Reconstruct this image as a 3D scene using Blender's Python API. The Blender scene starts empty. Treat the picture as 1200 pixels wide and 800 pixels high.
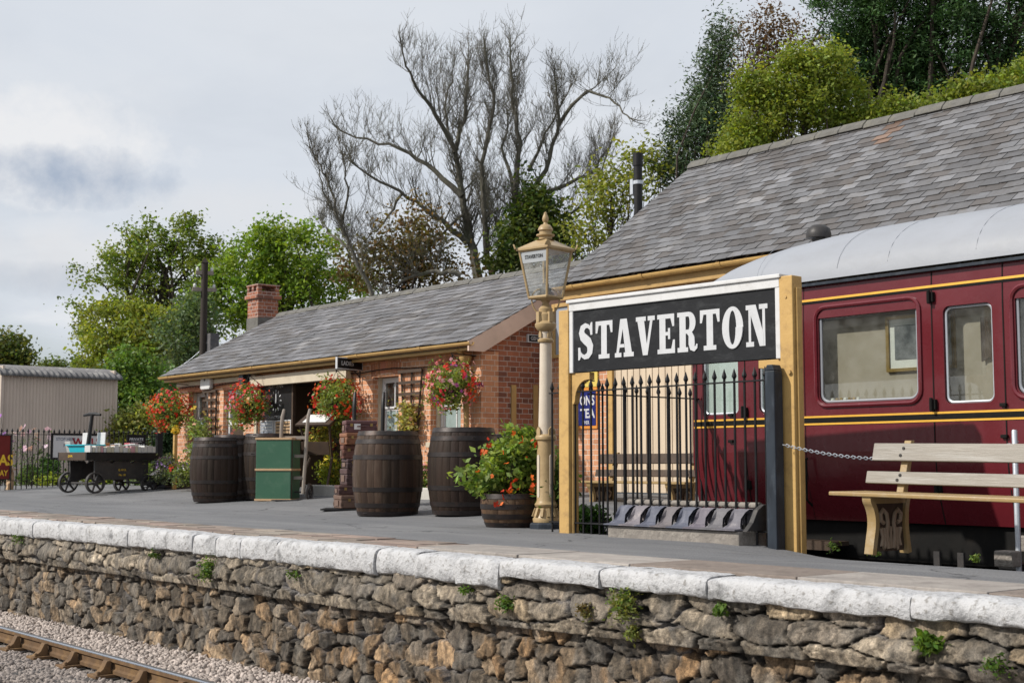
import bpy, math, random
import numpy as np
from mathutils import Vector, Matrix

random.seed(7)
NR = np.random.default_rng(11)
PI = math.pi
scn = bpy.context.scene
COL = scn.collection

# ------------------------------------------------------------------ camera model
F_PX, EYE = 1600.0, 0.65
YAW = math.atan(1300 / F_PX)
TILT = math.atan(145 / F_PX)
FH = Vector((-math.cos(YAW), math.sin(YAW), 0))
RT = Vector((math.sin(YAW), math.cos(YAW), 0))
FW = FH * math.cos(TILT) + Vector((0, 0, 1)) * math.sin(TILT)
UP = -FH * math.sin(TILT) + Vector((0, 0, 1)) * math.cos(TILT)
EYEV = Vector((0, 0, EYE))

def ray(px, py):
    return FW * F_PX + RT * (px - 600) + UP * (400 - py)

def sst(a, b, x):
    t = min(1, max(0, (x - a) / (b - a)))
    return t * t * (3 - 2 * t)

def gz(x, y):
    """height of the platform surface"""
    rise = min(3.6, max(0.0, y - 9.8)) * 0.066 * (1 - sst(-13.6, -11.0, x))
    fall = -0.10 * sst(7.7, 8.85, y) * sst(-7.9, -6.6, x)
    return rise + fall

def G(px, py):
    d = ray(px, py)
    z = 0.0
    for _ in range(30):
        s = (z - EYE) / d.z
        z = 0.5 * z + 0.5 * gz(d.x * s, d.y * s)
    return Vector((d.x * s, d.y * s, z))

def PY(px, py, Y):
    d = ray(px, py)
    return EYEV + d * (Y / d.y)

def PX(px, py, X):
    d = ray(px, py)
    return EYEV + d * (X / d.x)

def AT(px, py, D):
    """point at depth D along the view axis"""
    return EYEV + ray(px, py) * (D / F_PX)

# ------------------------------------------------------------------ mesh builder
class MB:
    def __init__(s):
        s.v, s.f, s.c = [], [], []
        s.m = Matrix.Identity(4)
        s.col = (1, 1, 1)
        s.usecol = False

    def tint(s, c):
        s.col = c
        s.usecol = True
        return s

    def add(s, vs, fs):
        b = len(s.v)
        for p in vs:
            s.v.append(tuple(s.m @ Vector(p)))
            s.c.append(s.col)
        for f in fs:
            s.f.append(tuple(i + b for i in f))

    def box(s, c, d, rot=None):
        x, y, z = d[0] / 2, d[1] / 2, d[2] / 2
        vs = [Vector((i, j, k)) for k in (-z, z) for j in (-y, y) for i in (-x, x)]
        if rot is not None:
            vs = [rot @ p for p in vs]
        c = Vector(c)
        s.add([p + c for p in vs], [(0, 2, 3, 1), (4, 5, 7, 6), (0, 1, 5, 4), (2, 6, 7, 3), (0, 4, 6, 2), (1, 3, 7, 5)])

    def bb(s, x0, x1, y0, y1, z0, z1):
        s.box(((x0 + x1) / 2, (y0 + y1) / 2, (z0 + z1) / 2), (x1 - x0, y1 - y0, z1 - z0))

    def tube(s, pts, rad, n=8, caps=True, closed=False):
        pts = [Vector(p) for p in pts]
        if not hasattr(rad, '__len__'):
            rad = [rad] * len(pts)
        N = len(pts)
        vs, fs = [], []
        prev = None
        for i, p in enumerate(pts):
            if closed:
                t = pts[(i + 1) % N] - pts[i - 1]
            else:
                t = pts[min(i + 1, N - 1)] - pts[max(i - 1, 0)]
            if t.length < 1e-9:
                t = Vector((0, 0, 1))
            t.normalize()
            if prev is None:
                a = Vector((0, 0, 1)) if abs(t.z) < 0.9 else Vector((1, 0, 0))
                u = t.cross(a).normalized()
            else:
                u = prev - t * prev.dot(t)
                if u.length < 1e-6:
                    u = t.orthogonal()
                u.normalize()
            prev = u
            w = t.cross(u)
            for k in range(n):
                an = 2 * PI * k / n
                vs.append(p + (u * math.cos(an) + w * math.sin(an)) * rad[i])
        rng = N if closed else N - 1
        for i in range(rng):
            j = (i + 1) % N
            for k in range(n):
                k2 = (k + 1) % n
                fs.append((i * n + k, i * n + k2, j * n + k2, j * n + k))
        if caps and not closed:
            fs.append(tuple(reversed(range(n))))
            fs.append(tuple((N - 1) * n + k for k in range(n)))
        s.add(vs, fs)

    def lathe(s, prof, n=24, c=(0, 0, 0), ph=0.0, cap=True):
        """prof: list of (r, z) bottom to top"""
        c = Vector(c)
        vs, fs = [], []
        for r, z in prof:
            for k in range(n):
                an = 2 * PI * k / n + ph
                vs.append(c + Vector((r * math.cos(an), r * math.sin(an), z)))
        for i in range(len(prof) - 1):
            for k in range(n):
                k2 = (k + 1) % n
                fs.append((i * n + k, i * n + k2, (i + 1) * n + k2, (i + 1) * n + k))
        if cap:
            fs.append(tuple(reversed(range(n))))
            fs.append(tuple((len(prof) - 1) * n + k for k in range(n)))
        s.add(vs, fs)

    def prism(s, poly, o, u, v, w, d):
        """poly of 2d points in frame (o;u,v), extruded along w by d"""
        o, u, v, w = Vector(o), Vector(u), Vector(v), Vector(w)
        n = len(poly)
        vs = [o + u * a + v * b for a, b in poly] + [o + u * a + v * b + w * d for a, b in poly]
        fs = [tuple(reversed(range(n))), tuple(range(n, 2 * n))]
        for i in range(n):
            j = (i + 1) % n
            fs.append((i, j, n + j, n + i))
        s.add(vs, fs)

    def grid(s, P, closed_u=False):
        """P: 2d list of points"""
        a, b = len(P), len(P[0])
        vs = [p for r in P for p in r]
        fs = []
        for i in range(a - 1):
            for j in range(b if closed_u else b - 1):
                j2 = (j + 1) % b
                fs.append((i * b + j, i * b + j2, (i + 1) * b + j2, (i + 1) * b + j))
        s.add(vs, fs)

    def build(s, name, mat, parent=None, world=True, smooth=False, bevel=0.0, seg=2):
        off = wloc(parent) if (parent is not None and world) else Vector((0, 0, 0))
        if mat.get('attr'): s.usecol = True
        me = bpy.data.meshes.new(name)
        me.from_pydata([tuple(Vector(p) - off) for p in s.v], [], s.f)
        if s.usecol:
            at = me.color_attributes.new('Col', 'FLOAT_COLOR', 'POINT')
            at.data.foreach_set('color', np.array([(c[0], c[1], c[2], 1) for c in s.c], np.float32).ravel())
        me.materials.append(mat)
        if smooth:
            me.shade_smooth()
            try:
                me.set_sharp_from_angle(angle=math.radians(40))
            except Exception:
                pass
        o = bpy.data.objects.new(name, me)
        COL.objects.link(o)
        if parent is not None:
            o.parent = parent
        if bevel:
            b = o.modifiers.new('bev', 'BEVEL')
            b.width = bevel
            b.segments = seg
            b.limit_method = 'ANGLE'
            b.angle_limit = math.radians(50)
        return o

def wloc(o):
    p = Vector((0, 0, 0))
    while o is not None:
        p = p + Vector(o.location)
        o = o.parent
    return p

def npmesh(name, V, Fq, mat, parent=None, col=None, k=4, smooth=False):
    off = wloc(parent) if parent is not None else Vector((0, 0, 0))
    V = np.asarray(V, np.float32) - np.array(off, np.float32)
    Fq = np.asarray(Fq, np.int32)
    me = bpy.data.meshes.new(name)
    me.vertices.add(len(V))
    me.vertices.foreach_set('co', V.ravel())
    me.loops.add(Fq.size)
    me.loops.foreach_set('vertex_index', Fq.ravel())
    me.polygons.add(len(Fq))
    me.polygons.foreach_set('loop_start', np.arange(0, Fq.size, k, dtype=np.int32))
    me.polygons.foreach_set('loop_total', np.full(len(Fq), k, np.int32))
    if smooth:
        me.polygons.foreach_set('use_smooth', np.ones(len(Fq), bool))
    me.update(calc_edges=True)
    if col is not None:
        at = me.color_attributes.new('Col', 'FLOAT_COLOR', 'POINT')
        c4 = np.ones((len(V), 4), np.float32)
        c4[:, :3] = col
        at.data.foreach_set('color', c4.ravel())
    me.materials.append(mat)
    o = bpy.data.objects.new(name, me)
    COL.objects.link(o)
    if parent is not None:
        o.parent = parent
    return o

def tag(o, label=None, cat=None, group=None, kind=None):
    if label: o['label'] = label
    if cat: o['category'] = cat
    if group: o['group'] = group
    if kind: o['kind'] = kind
    return o

def thing(name, label, cat, loc=(0, 0, 0), group=None, rz=0.0):
    o = bpy.data.objects.new(name, None)
    o.empty_display_size = 0.2
    COL.objects.link(o)
    o.location = loc
    o.rotation_euler = (0, 0, rz)
    return tag(o, label, cat, group)

def copy_tree(o, parent=None):
    c = o.copy()
    COL.objects.link(c)
    if parent is not None:
        c.parent = parent
    for ch in list(o.children):
        copy_tree(ch, c)
    return c

def rotz(a): return Matrix.Rotation(a, 3, 'Z')
def roty(a): return Matrix.Rotation(a, 3, 'Y')
def rotx(a): return Matrix.Rotation(a, 3, 'X')

# ------------------------------------------------------------------ materials
def newmat(name):
    m = bpy.data.materials.new(name)
    m.use_nodes = True
    nt = m.node_tree
    for n in list(nt.nodes): nt.nodes.remove(n)
    out = nt.nodes.new('ShaderNodeOutputMaterial')
    b = nt.nodes.new('ShaderNodeBsdfPrincipled')
    nt.links.new(b.outputs[0], out.inputs[0])
    return m, nt, b, out

def N(nt, t, **kw):
    n = nt.nodes.new('ShaderNode' + t)
    for k, v in kw.items():
        if k in n.inputs: n.inputs[k].default_value = v
        else: setattr(n, k, v)
    return n

def mixc(nt, fac, a, b, mode='MIX'):
    n = nt.nodes.new('ShaderNodeMix')
    n.data_type = 'RGBA'
    n.blend_type = mode
    def setin(i, v):
        if hasattr(v, 'is_output'): nt.links.new(v, n.inputs[i])
        elif isinstance(v, (int, float)): n.inputs[i].default_value = v
        else: n.inputs[i].default_value = (v[0], v[1], v[2], 1)
    setin(0, fac); setin(6, a); setin(7, b)
    return n.outputs[2]

def ramp(nt, val, lo, hi):
    n = nt.nodes.new('ShaderNodeMapRange')
    n.inputs[1].default_value = lo
    n.inputs[2].default_value = hi
    n.clamp = True
    nt.links.new(val, n.inputs[0])
    return n.outputs[0]

def noise(nt, co, scale, detail=4, rough=0.55, stretch=None, dist=0.0):
    if stretch is not None:
        mp = nt.nodes.new('ShaderNodeMapping')
        mp.inputs['Scale'].default_value = stretch
        nt.links.new(co, mp.inputs[0])
        co = mp.outputs[0]
    n = nt.nodes.new('ShaderNodeTexNoise')
    n.inputs['Scale'].default_value = scale
    n.inputs['Detail'].default_value = detail
    n.inputs['Roughness'].default_value = rough
    n.inputs['Distortion'].default_value = dist
    nt.links.new(co, n.inputs['Vector'])
    return n.outputs['Fac']

def bump(nt, bsdf, h, strength, dist=0.01):
    b = nt.nodes.new('ShaderNodeBump')
    b.inputs['Strength'].default_value = strength
    b.inputs['Distance'].default_value = dist
    nt.links.new(h, b.inputs['Height'])
    nt.links.new(b.outputs[0], bsdf.inputs['Normal'])
    return b

def pos(nt, obj=False):
    if obj:
        return nt.nodes.new('ShaderNodeTexCoord').outputs['Object']
    return nt.nodes.new('ShaderNodeNewGeometry').outputs['Position']

def surf(name, c, c2=None, rough=0.6, scale=6.0, var=0.5, stain=None, stain_amt=0.5, stain_scale=1.5, bmp=0.2, bscale=60,
         bdist=0.004, metal=0.0, stretch=None, attr=False, obj=False, coat=0.0, spec=0.3, speck=None, speck_scale=120):
    """worn painted / stone / metal surface: two tones, a stain colour and fine bump"""
    m, nt, b, out = newmat(name)
    co = pos(nt, obj)
    if c2 is None: c2 = tuple(x * 0.7 for x in c)
    f = ramp(nt, noise(nt, co, scale, 5, 0.6, stretch), 0.5 - var / 2 - 0.02, 0.5 + var / 2 + 0.02)
    col = mixc(nt, f, c, c2)
    if speck is not None:
        sf = ramp(nt, noise(nt, co, speck_scale, 2, 0.5), 0.58, 0.7)
        col = mixc(nt, sf, col, speck)
    if stain is not None:
        f2 = ramp(nt, noise(nt, co, stain_scale, 8, 0.7, stretch), 0.52, 0.75)
        mul = nt.nodes.new('ShaderNodeMath'); mul.operation = 'MULTIPLY'
        nt.links.new(f2, mul.inputs[0]); mul.inputs[1].default_value = stain_amt
        col = mixc(nt, mul.outputs[0], col, stain)
    if attr:
        m['attr'] = 1
        a = nt.nodes.new('ShaderNodeAttribute'); a.attribute_name = 'Col'
        col = mixc(nt, 1.0, col, a.outputs['Color'], 'MULTIPLY')
    nt.links.new(col, b.inputs['Base Color'])
    b.inputs['Roughness'].default_value = rough
    b.inputs['Metallic'].default_value = metal
    b.inputs['Specular IOR Level'].default_value = spec
    if coat: 
        b.inputs['Coat Weight'].default_value = coat
        b.inputs['Coat Roughness'].default_value = 0.08
    rr = nt.nodes.new('ShaderNodeMapRange')
    nt.links.new(noise(nt, co, scale * 2.3, 4), rr.inputs[0])
    rr.inputs[3].default_value = max(0.03, rough - 0.12); rr.inputs[4].default_value = min(1, rough + 0.12)
    nt.links.new(rr.outputs[0], b.inputs['Roughness'])
    if bmp: bump(nt, b, noise(nt, co, bscale, 6, 0.6, stretch), bmp, bdist)
    return m

def leafmat(name, trans=0.35, rough=0.5):
    m, nt, b, out = newmat(name)
    a = nt.nodes.new('ShaderNodeAttribute'); a.attribute_name = 'Col'
    nt.links.new(a.outputs['Color'], b.inputs['Base Color'])
    b.inputs['Roughness'].default_value = rough
    b.inputs['Specular IOR Level'].default_value = 0.35
    t = nt.nodes.new('ShaderNodeBsdfTranslucent')
    c = mixc(nt, 1.0, a.outputs['Color'], (1.25, 1.2, 0.55), 'MULTIPLY')
    nt.links.new(c, t.inputs[0])
    mx = nt.nodes.new('ShaderNodeMixShader'); mx.inputs[0].default_value = trans
    nt.links.new(b.outputs[0], mx.inputs[1]); nt.links.new(t.outputs[0], mx.inputs[2])
    nt.links.new(mx.outputs[0], out.inputs[0])
    return m

def glassmat(name, tint=(0.9, 0.92, 0.9), refl=1.0, dust_sheen=0.04):
    m, nt, b, out = newmat(name)
    nt.nodes.remove(b)
    tr = nt.nodes.new('ShaderNodeBsdfTransparent'); tr.inputs[0].default_value = (*tint, 1)
    gl = nt.nodes.new('ShaderNodeBsdfGlossy'); gl.inputs['Roughness'].default_value = 0.02
    gl.inputs[0].default_value = (0.95, 0.95, 0.95, 1)
    lw = nt.nodes.new('ShaderNodeLayerWeight'); lw.inputs[0].default_value = 0.5
    pw = nt.nodes.new('ShaderNodeMath'); pw.operation = 'POWER'; pw.inputs[1].default_value = 5; nt.links.new(lw.outputs['Facing'], pw.inputs[0])
    mu = nt.nodes.new('ShaderNodeMath'); mu.operation = 'MULTIPLY_ADD'; mu.inputs[1].default_value = 0.9 * refl; mu.inputs[2].default_value = 0.05 * refl; mu.use_clamp = True
    nt.links.new(pw.outputs[0], mu.inputs[0])
    mx = nt.nodes.new('ShaderNodeMixShader')
    nt.links.new(mu.outputs[0], mx.inputs[0]); nt.links.new(tr.outputs[0], mx.inputs[1]); nt.links.new(gl.outputs[0], mx.inputs[2])
    df = nt.nodes.new('ShaderNodeBsdfDiffuse'); df.inputs[0].default_value = (0.7, 0.7, 0.68, 1)
    m2 = nt.nodes.new('ShaderNodeMixShader')
    f = ramp(nt, noise(nt, pos(nt), 5, 6, 0.7), 0.35, 0.9)
    mm = nt.nodes.new('ShaderNodeMath'); mm.operation = 'MULTIPLY'; mm.inputs[1].default_value = dust_sheen * 2
    nt.links.new(f, mm.inputs[0]); nt.links.new(mm.outputs[0], m2.inputs[0])
    nt.links.new(mx.outputs[0], m2.inputs[1]); nt.links.new(df.outputs[0], m2.inputs[2])
    nt.links.new(m2.outputs[0], out.inputs[0])
    return m

def brickmat(name, c1, c2, mortar, dark=(0.1, 0.05, 0.04), rh=0.081, bw=0.245, darkamt=0.5):
    m, nt, b, out = newmat(name)
    p = pos(nt)
    sp = nt.nodes.new('ShaderNodeSeparateXYZ'); nt.links.new(p, sp.inputs[0])
    ad = nt.nodes.new('ShaderNodeMath'); nt.links.new(sp.outputs[0], ad.inputs[0]); nt.links.new(sp.outputs[1], ad.inputs[1])
    cb = nt.nodes.new('ShaderNodeCombineXYZ'); nt.links.new(ad.outputs[0], cb.inputs[0]); nt.links.new(sp.outputs[2], cb.inputs[1])
    # slight wobble so courses are not laser-straight
    nz = nt.nodes.new('ShaderNodeTexNoise'); nz.inputs['Scale'].default_value = 9; nt.links.new(cb.outputs[0], nz.inputs['Vector'])
    vm = nt.nodes.new('ShaderNodeVectorMath'); vm.operation = 'MULTIPLY_ADD'
    nt.links.new(nz.outputs['Color'], vm.inputs[0]); vm.inputs[1].default_value = (0.012, 0.008, 0); nt.links.new(cb.outputs[0], vm.inputs[2])
    def brick(a, bb_, mo):
        t = nt.nodes.new('ShaderNodeTexBrick')
        t.offset = 0.5; t.offset_frequency = 2; t.squash = 0.5; t.squash_frequency = 2
        t.inputs['Scale'].default_value = 1.0
        t.inputs['Brick Width'].default_value = bw
        t.inputs['Row Height'].default_value = rh
        t.inputs['Mortar Size'].default_value = 0.0065
        t.inputs['Mortar Smooth'].default_value = 0.25
        t.inputs['Bias'].default_value = 0.0
        for i, c in enumerate((a, bb_, mo)):
            t.inputs[1 + i].default_value = (*c, 1)
        nt.links.new(vm.outputs[0], t.inputs[0])
        return t
    t1 = brick(c1, c2, mortar)
    t2 = brick((0, 0, 0), (1, 1, 1), (0.5, 0.5, 0.5))
    f = ramp(nt, noise(nt, p, 2.2, 6, 0.65), 0.45, 0.75)
    col = mixc(nt, 0.45, t1.outputs[0], mixc(nt, noise(nt, p, 14, 4), (0.45, 0.4, 0.38), (1.5, 1.45, 1.4)), 'MULTIPLY')
    # some bricks burnt dark
    bd = ramp(nt, t2.outputs[0], 0.72, 0.95)
    mu = nt.nodes.new('ShaderNodeMath'); mu.operation = 'MULTIPLY'; nt.links.new(bd, mu.inputs[0])
    iv = nt.nodes.new('ShaderNodeMath'); iv.operation = 'SUBTRACT'; iv.inputs[0].default_value = 1; nt.links.new(t1.outputs[1], iv.inputs[1])
    nt.links.new(iv.outputs[0], mu.inputs[1])
    m3 = nt.nodes.new('ShaderNodeMath'); m3.operation = 'MULTIPLY'; nt.links.new(mu.outputs[0], m3.inputs[0]); m3.inputs[1].default_value = darkamt
    col = mixc(nt, m3.outputs[0], col, dark)
    m4 = nt.nodes.new('ShaderNodeMath'); m4.operation = 'MULTIPLY'; nt.links.new(f, m4.inputs[0]); m4.inputs[1].default_value = 0.45
    col = mixc(nt, m4.outputs[0], col, tuple(x * 0.55 for x in c2))
    nt.links.new(col, b.inputs['Base Color'])
    b.inputs['Roughness'].default_value = 0.85
    hh = nt.nodes.new('ShaderNodeMath'); hh.operation = 'MULTIPLY_ADD'
    nt.links.new(noise(nt, p, 60, 4), hh.inputs[0]); hh.inputs[1].default_value = 0.3; nt.links.new(iv.outputs[0], hh.inputs[2])
    bump(nt, b, hh.outputs[0], 0.7, 0.008)
    return m

M = {}
def asphaltmat():
    m, nt, b, out = newmat('asphalt'); p = pos(nt)
    big = ramp(nt, noise(nt, p, 0.55, 5, 0.6, (0.5, 1.2, 1)), 0.35, 0.65)
    col = mixc(nt, big, (0.13, 0.132, 0.139), (0.172, 0.173, 0.18))
    wear = ramp(nt, noise(nt, p, 1.7, 7, 0.68, (0.22, 1.7, 1)), 0.48, 0.7)
    col = mixc(nt, mulv(nt, wear, 0.55), col, (0.225, 0.224, 0.222))
    drk = ramp(nt, noise(nt, p, 1.1, 8, 0.7, (0.6, 1, 1), 0.5), 0.56, 0.74)
    col = mixc(nt, mulv(nt, drk, 0.6), col, (0.085, 0.085, 0.09))
    agg = noise(nt, p, 75, 3, 0.6)
    col = mixc(nt, 0.55, col, mixc(nt, ramp(nt, agg, 0.3, 0.7), (0.45, 0.45, 0.45), (1.6, 1.6, 1.58)), 'MULTIPLY')
    v = nt.nodes.new('ShaderNodeTexVoronoi'); v.feature = 'DISTANCE_TO_EDGE'; v.inputs['Scale'].default_value = 0.33
    wv = nt.nodes.new('ShaderNodeVectorMath'); wv.operation = 'ADD'
    nz = nt.nodes.new('ShaderNodeTexNoise'); nz.inputs['Scale'].default_value = 1.6; nz.inputs['Detail'].default_value = 6; nt.links.new(p, nz.inputs['Vector'])
    nt.links.new(p, wv.inputs[0]); nt.links.new(nz.outputs['Color'], wv.inputs[1]); nt.links.new(wv.outputs[0], v.inputs['Vector'])
    ck = ramp(nt, v.outputs['Distance'], 0.007, 0.002)
    col = mixc(nt, mulv(nt, ck, 0.75), col, (0.05, 0.05, 0.052))
    nt.links.new(col, b.inputs['Base Color']); b.inputs['Roughness'].default_value = 0.85; b.inputs['Specular IOR Level'].default_value = 0.25
    bump(nt, b, noise(nt, p, 110, 5, 0.65), 0.6, 0.006)
    return m
def mulv(nt, a, k):
    n = nt.nodes.new('ShaderNodeMath'); n.operation = 'MULTIPLY'; nt.links.new(a, n.inputs[0]); n.inputs[1].default_value = k
    return n.outputs[0]
M['asphalt'] = asphaltmat()
M['flag'] = surf('paving flag', (0.3, 0.25, 0.215), (0.19, 0.155, 0.135), 0.9, 4, 0.5, (0.1, 0.08, 0.07), 0.7, 6, 0.9, 25, 0.012, attr=True)
M['whitewash'] = surf('white painted stone', (0.53, 0.53, 0.54), (0.40, 0.40, 0.41), 0.8, 7, 0.6, (0.06, 0.06, 0.06), 0.9, 7, 0.9, 30, 0.02, speck=(0.28, 0.27, 0.26), speck_scale=30)
M['ground'] = surf('rough ground', (0.10, 0.11, 0.05), (0.16, 0.13, 0.08), 0.95, 0.8, 0.6, (0.05, 0.07, 0.03), 0.6, 0.3, 0.6, 20, 0.05)
M['pit'] = surf('shaded pit', (0.012, 0.012, 0.012), (0.02, 0.018, 0.016), 0.95, 5, 0.5, spec=0.1)  # near black: the darkness under the coach is put into the colour
M['ballast'] = surf('ballast bed', (0.3, 0.27, 0.25), (0.2, 0.18, 0.16), 0.95, 20, 0.5, bmp=1, bscale=30, bdist=0.03)
M['stone'] = surf('ballast stone', (0.62, 0.57, 0.54), (0.46, 0.42, 0.4), 0.9, 30, 0.5, attr=True, bmp=0.3)
M['rust'] = surf('rusty rail steel', (0.17, 0.10, 0.05), (0.09, 0.055, 0.03), 0.8, 12, 0.5, (0.3, 0.18, 0.07), 0.6, 4, 0.3, 60)
M['railtop'] = surf('polished rail head', (0.62, 0.64, 0.67), (0.5, 0.52, 0.55), 0.28, 20, 0.5, metal=1.0, bmp=0.05, stretch=(0.1, 1, 1))
M['sleeper'] = surf('sleeper timber', (0.08, 0.075, 0.075), (0.05, 0.045, 0.04), 0.85, 6, 0.5, stretch=(4, 0.5, 4), bmp=0.6, bscale=20)
M['slate'] = surf('roof slate', (0.175, 0.174, 0.182), (0.10, 0.096, 0.095), 0.6, 4, 0.6, (0.10, 0.083, 0.066), 0.8, 3.5, 0.6, 40, 0.008, attr=True, spec=0.45)
M['lead'] = surf('lead and mortar ridge', (0.17, 0.165, 0.155), (0.1, 0.095, 0.085), 0.9, 8, 0.6, (0.3, 0.28, 0.2), 0.5, 3, 0.8, 25, 0.02)
M['brick_sun'] = brickmat('orange brick', (0.66, 0.34, 0.19), (0.52, 0.235, 0.122), (0.66, 0.56, 0.47), darkamt=0.25)  # lighter copy of the brick, for the sunlit fronts
M['brick_shade'] = brickmat('red brick', (0.37, 0.14, 0.075), (0.25, 0.088, 0.05), (0.46, 0.39, 0.35), darkamt=0.55)  # darker copy: the gable's shade is in the colour; chimney shares it
M['brick_plain'] = surf('soldier brick', (0.5, 0.23, 0.14), (0.38, 0.16, 0.1), 0.85, 10, 0.6, attr=True, bscale=50)
M['cream'] = surf('cream paint', (0.62, 0.52, 0.42), (0.52, 0.43, 0.35), 0.55, 3, 0.4, (0.3, 0.25, 0.2), 0.3, 4)
M['pinkcream'] = surf('dusty cream paint', (0.66, 0.5, 0.41), (0.56, 0.42, 0.34), 0.55, 3, 0.4, (0.3, 0.25, 0.2), 0.25, 4)
M['stonepaint'] = surf('light stone paint', (0.56, 0.49, 0.38), (0.48, 0.41, 0.31), 0.55, 3, 0.4, (0.3, 0.26, 0.2), 0.3, 5)
M['ochre'] = surf('ochre yellow paint', (0.55, 0.355, 0.13), (0.45, 0.28, 0.10), 0.5, 4, 0.6, (0.2, 0.12, 0.06), 0.65, 8, 0.5, 28, 0.006)
M['ochre_dk'] = surf('weathered ochre gutter', (0.5, 0.33, 0.13), (0.4, 0.25, 0.1), 0.5, 5, 0.5, (0.18, 0.12, 0.06), 0.4, 3, 0.2, 40)
M['lampcream'] = surf('cream lamp paint', (0.60, 0.525, 0.43), (0.53, 0.455, 0.37), 0.42, 6, 0.4, (0.4, 0.3, 0.2), 0.4, 7, 0.35, 45)
M['lampgold'] = surf('golden brown lamp paint', (0.42, 0.305, 0.165), (0.33, 0.235, 0.12), 0.4, 8, 0.5, (0.2, 0.12, 0.05), 0.5, 6, 0.3, 45)
M['white'] = surf('white gloss paint', (0.64, 0.64, 0.65), (0.56, 0.56, 0.56), 0.4, 5, 0.5, (0.36, 0.35, 0.33), 0.5, 8, 0.1, 40)
M['letter'] = surf('pale lettering paint', (0.56, 0.57, 0.59), (0.50, 0.51, 0.53), 0.5, 8, 0.5, (0.38, 0.38, 0.38), 0.4, 9, 0.1)
M['blackboard'] = surf('black sign board', (0.008, 0.009, 0.011), (0.016, 0.017, 0.02), 0.6, 4, 0.6, (0.06, 0.064, 0.068), 0.65, 4.5, 0.25, 30, stretch=(1, 1, 2.2), spec=0.2)
M['black'] = surf('black paint', (0.008, 0.008, 0.009), (0.016, 0.016, 0.018), 0.45, 10, 0.5, (0.04, 0.035, 0.03), 0.4, 6, 0.25, 60, spec=0.25)
M['blackblue'] = surf('weathered black paint', (0.012, 0.015, 0.02), (0.035, 0.045, 0.06), 0.4, 5, 0.5, (0.14, 0.16, 0.19), 0.3, 9, 0.3, 40, stretch=(1, 1, .4), spec=0.25)
M['maroon'] = surf('maroon coach paint', (0.125, 0.015, 0.021), (0.10, 0.012, 0.017), 0.27, 1.6, 0.5, (0.15, 0.03, 0.04), 0.3, 2.5, 0.2, 4, 0.03, coat=0.25)
M['maroon_lt'] = surf('maroon window moulding', (0.15, 0.02, 0.028), (0.11, 0.014, 0.02), 0.25, 6, 0.5, bmp=0.1, coat=0.5)
M['liney'] = surf('yellow lining', (0.75, 0.42, 0.06), (0.66, 0.36, 0.05), 0.4, 9, 0.4, bmp=0)
M['coachroof'] = surf('grey coach roof paint', (0.31, 0.325, 0.36), (0.265, 0.28, 0.31), 0.5, 2, 0.5, (0.26, 0.26, 0.27), 0.35, 4, 0.15, 9, 0.02, stretch=(0.6, 1, 1))
M['underframe'] = surf('sooty underframe', (0.007, 0.007, 0.007), (0.012, 0.011, 0.01), 0.8, 7, 0.5, (0.035, 0.025, 0.018), 0.3, 5, spec=0.15)
M['interior'] = surf('cream compartment wall', (0.36, 0.31, 0.255), (0.33, 0.285, 0.23), 0.7, 0.6, 0.4, bmp=0)
M['barrelwood'] = surf('dark barrel oak', (0.075, 0.046, 0.03), (0.032, 0.021, 0.016), 0.6, 5, 0.6, (0.15, 0.12, 0.095), 0.5, 4, 0.6, 22, 0.008, stretch=(1.6, 1.6, .25), attr=True, obj=True, spec=0.2)
M['hoop'] = surf('barrel hoop iron', (0.045, 0.036, 0.034), (0.02, 0.018, 0.018), 0.45, 9, 0.5, (0.10, 0.055, 0.038), 0.5, 6, 0.3, 40, metal=0.4, obj=True)
M['green'] = surf('green painted trunk', (0.045, 0.125, 0.075), (0.035, 0.10, 0.062), 0.5, 3, 0.5, (0.10, 0.17, 0.12), 0.5, 4, 0.2, 30)
M['beech'] = surf('pale timber batten', (0.5, 0.34, 0.2), (0.4, 0.26, 0.14), 0.6, 8, 0.5, (0.2, 0.13, 0.08), 0.4, 8)
M['greywood'] = surf('weathered grey wood', (0.3, 0.26, 0.22), (0.2, 0.165, 0.14), 0.75, 8, 0.5, stretch=(1, 1, .3), bmp=0.4, bscale=30)
M['brownwood'] = surf('dark brown wood', (0.075, 0.048, 0.032), (0.045, 0.03, 0.022), 0.6, 7, 0.5, (0.13, 0.1, 0.075), 0.4, 6, 0.3, 30)
M['leather'] = surf('suitcase leather', (1, 1, 1), (0.7, 0.7, 0.7), 0.45, 9, 0.5, (0.5, 0.4, 0.35), 0.5, 7, 0.35, 60, attr=True)
M['iron'] = surf('dark cast iron', (0.035, 0.034, 0.036), (0.06, 0.055, 0.052), 0.5, 9, 0.5, (0.14, 0.12, 0.11), 0.4, 8, 0.4, 60, metal=0.2)
M['ironlight'] = surf('worn grey iron', (0.13, 0.125, 0.13), (0.075, 0.072, 0.078), 0.6, 10, 0.6, (0.27, 0.25, 0.23), 0.7, 9, 0.5, 50, attr=True)
M['roughstone'] = surf('rough grey stone', (0.3, 0.27, 0.24), (0.17, 0.155, 0.14), 0.9, 9, 0.6, (0.45, 0.42, 0.37), 0.6, 8, 1.0, 25, 0.02)
M['kerbstone'] = surf('pale stone edging', (0.5, 0.48, 0.44), (0.42, 0.4, 0.37), 0.85, 6, 0.5, (0.25, 0.23, 0.2), 0.4, 5, 0.6, 30)
M['benchwood'] = surf('silvered bench slat', (0.31, 0.285, 0.25), (0.17, 0.15, 0.125), 0.45, 5, 0.8, (0.46, 0.45, 0.425), 0.7, 5, 0.45, 26, 0.006, stretch=(.25, 1, 3))
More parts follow.
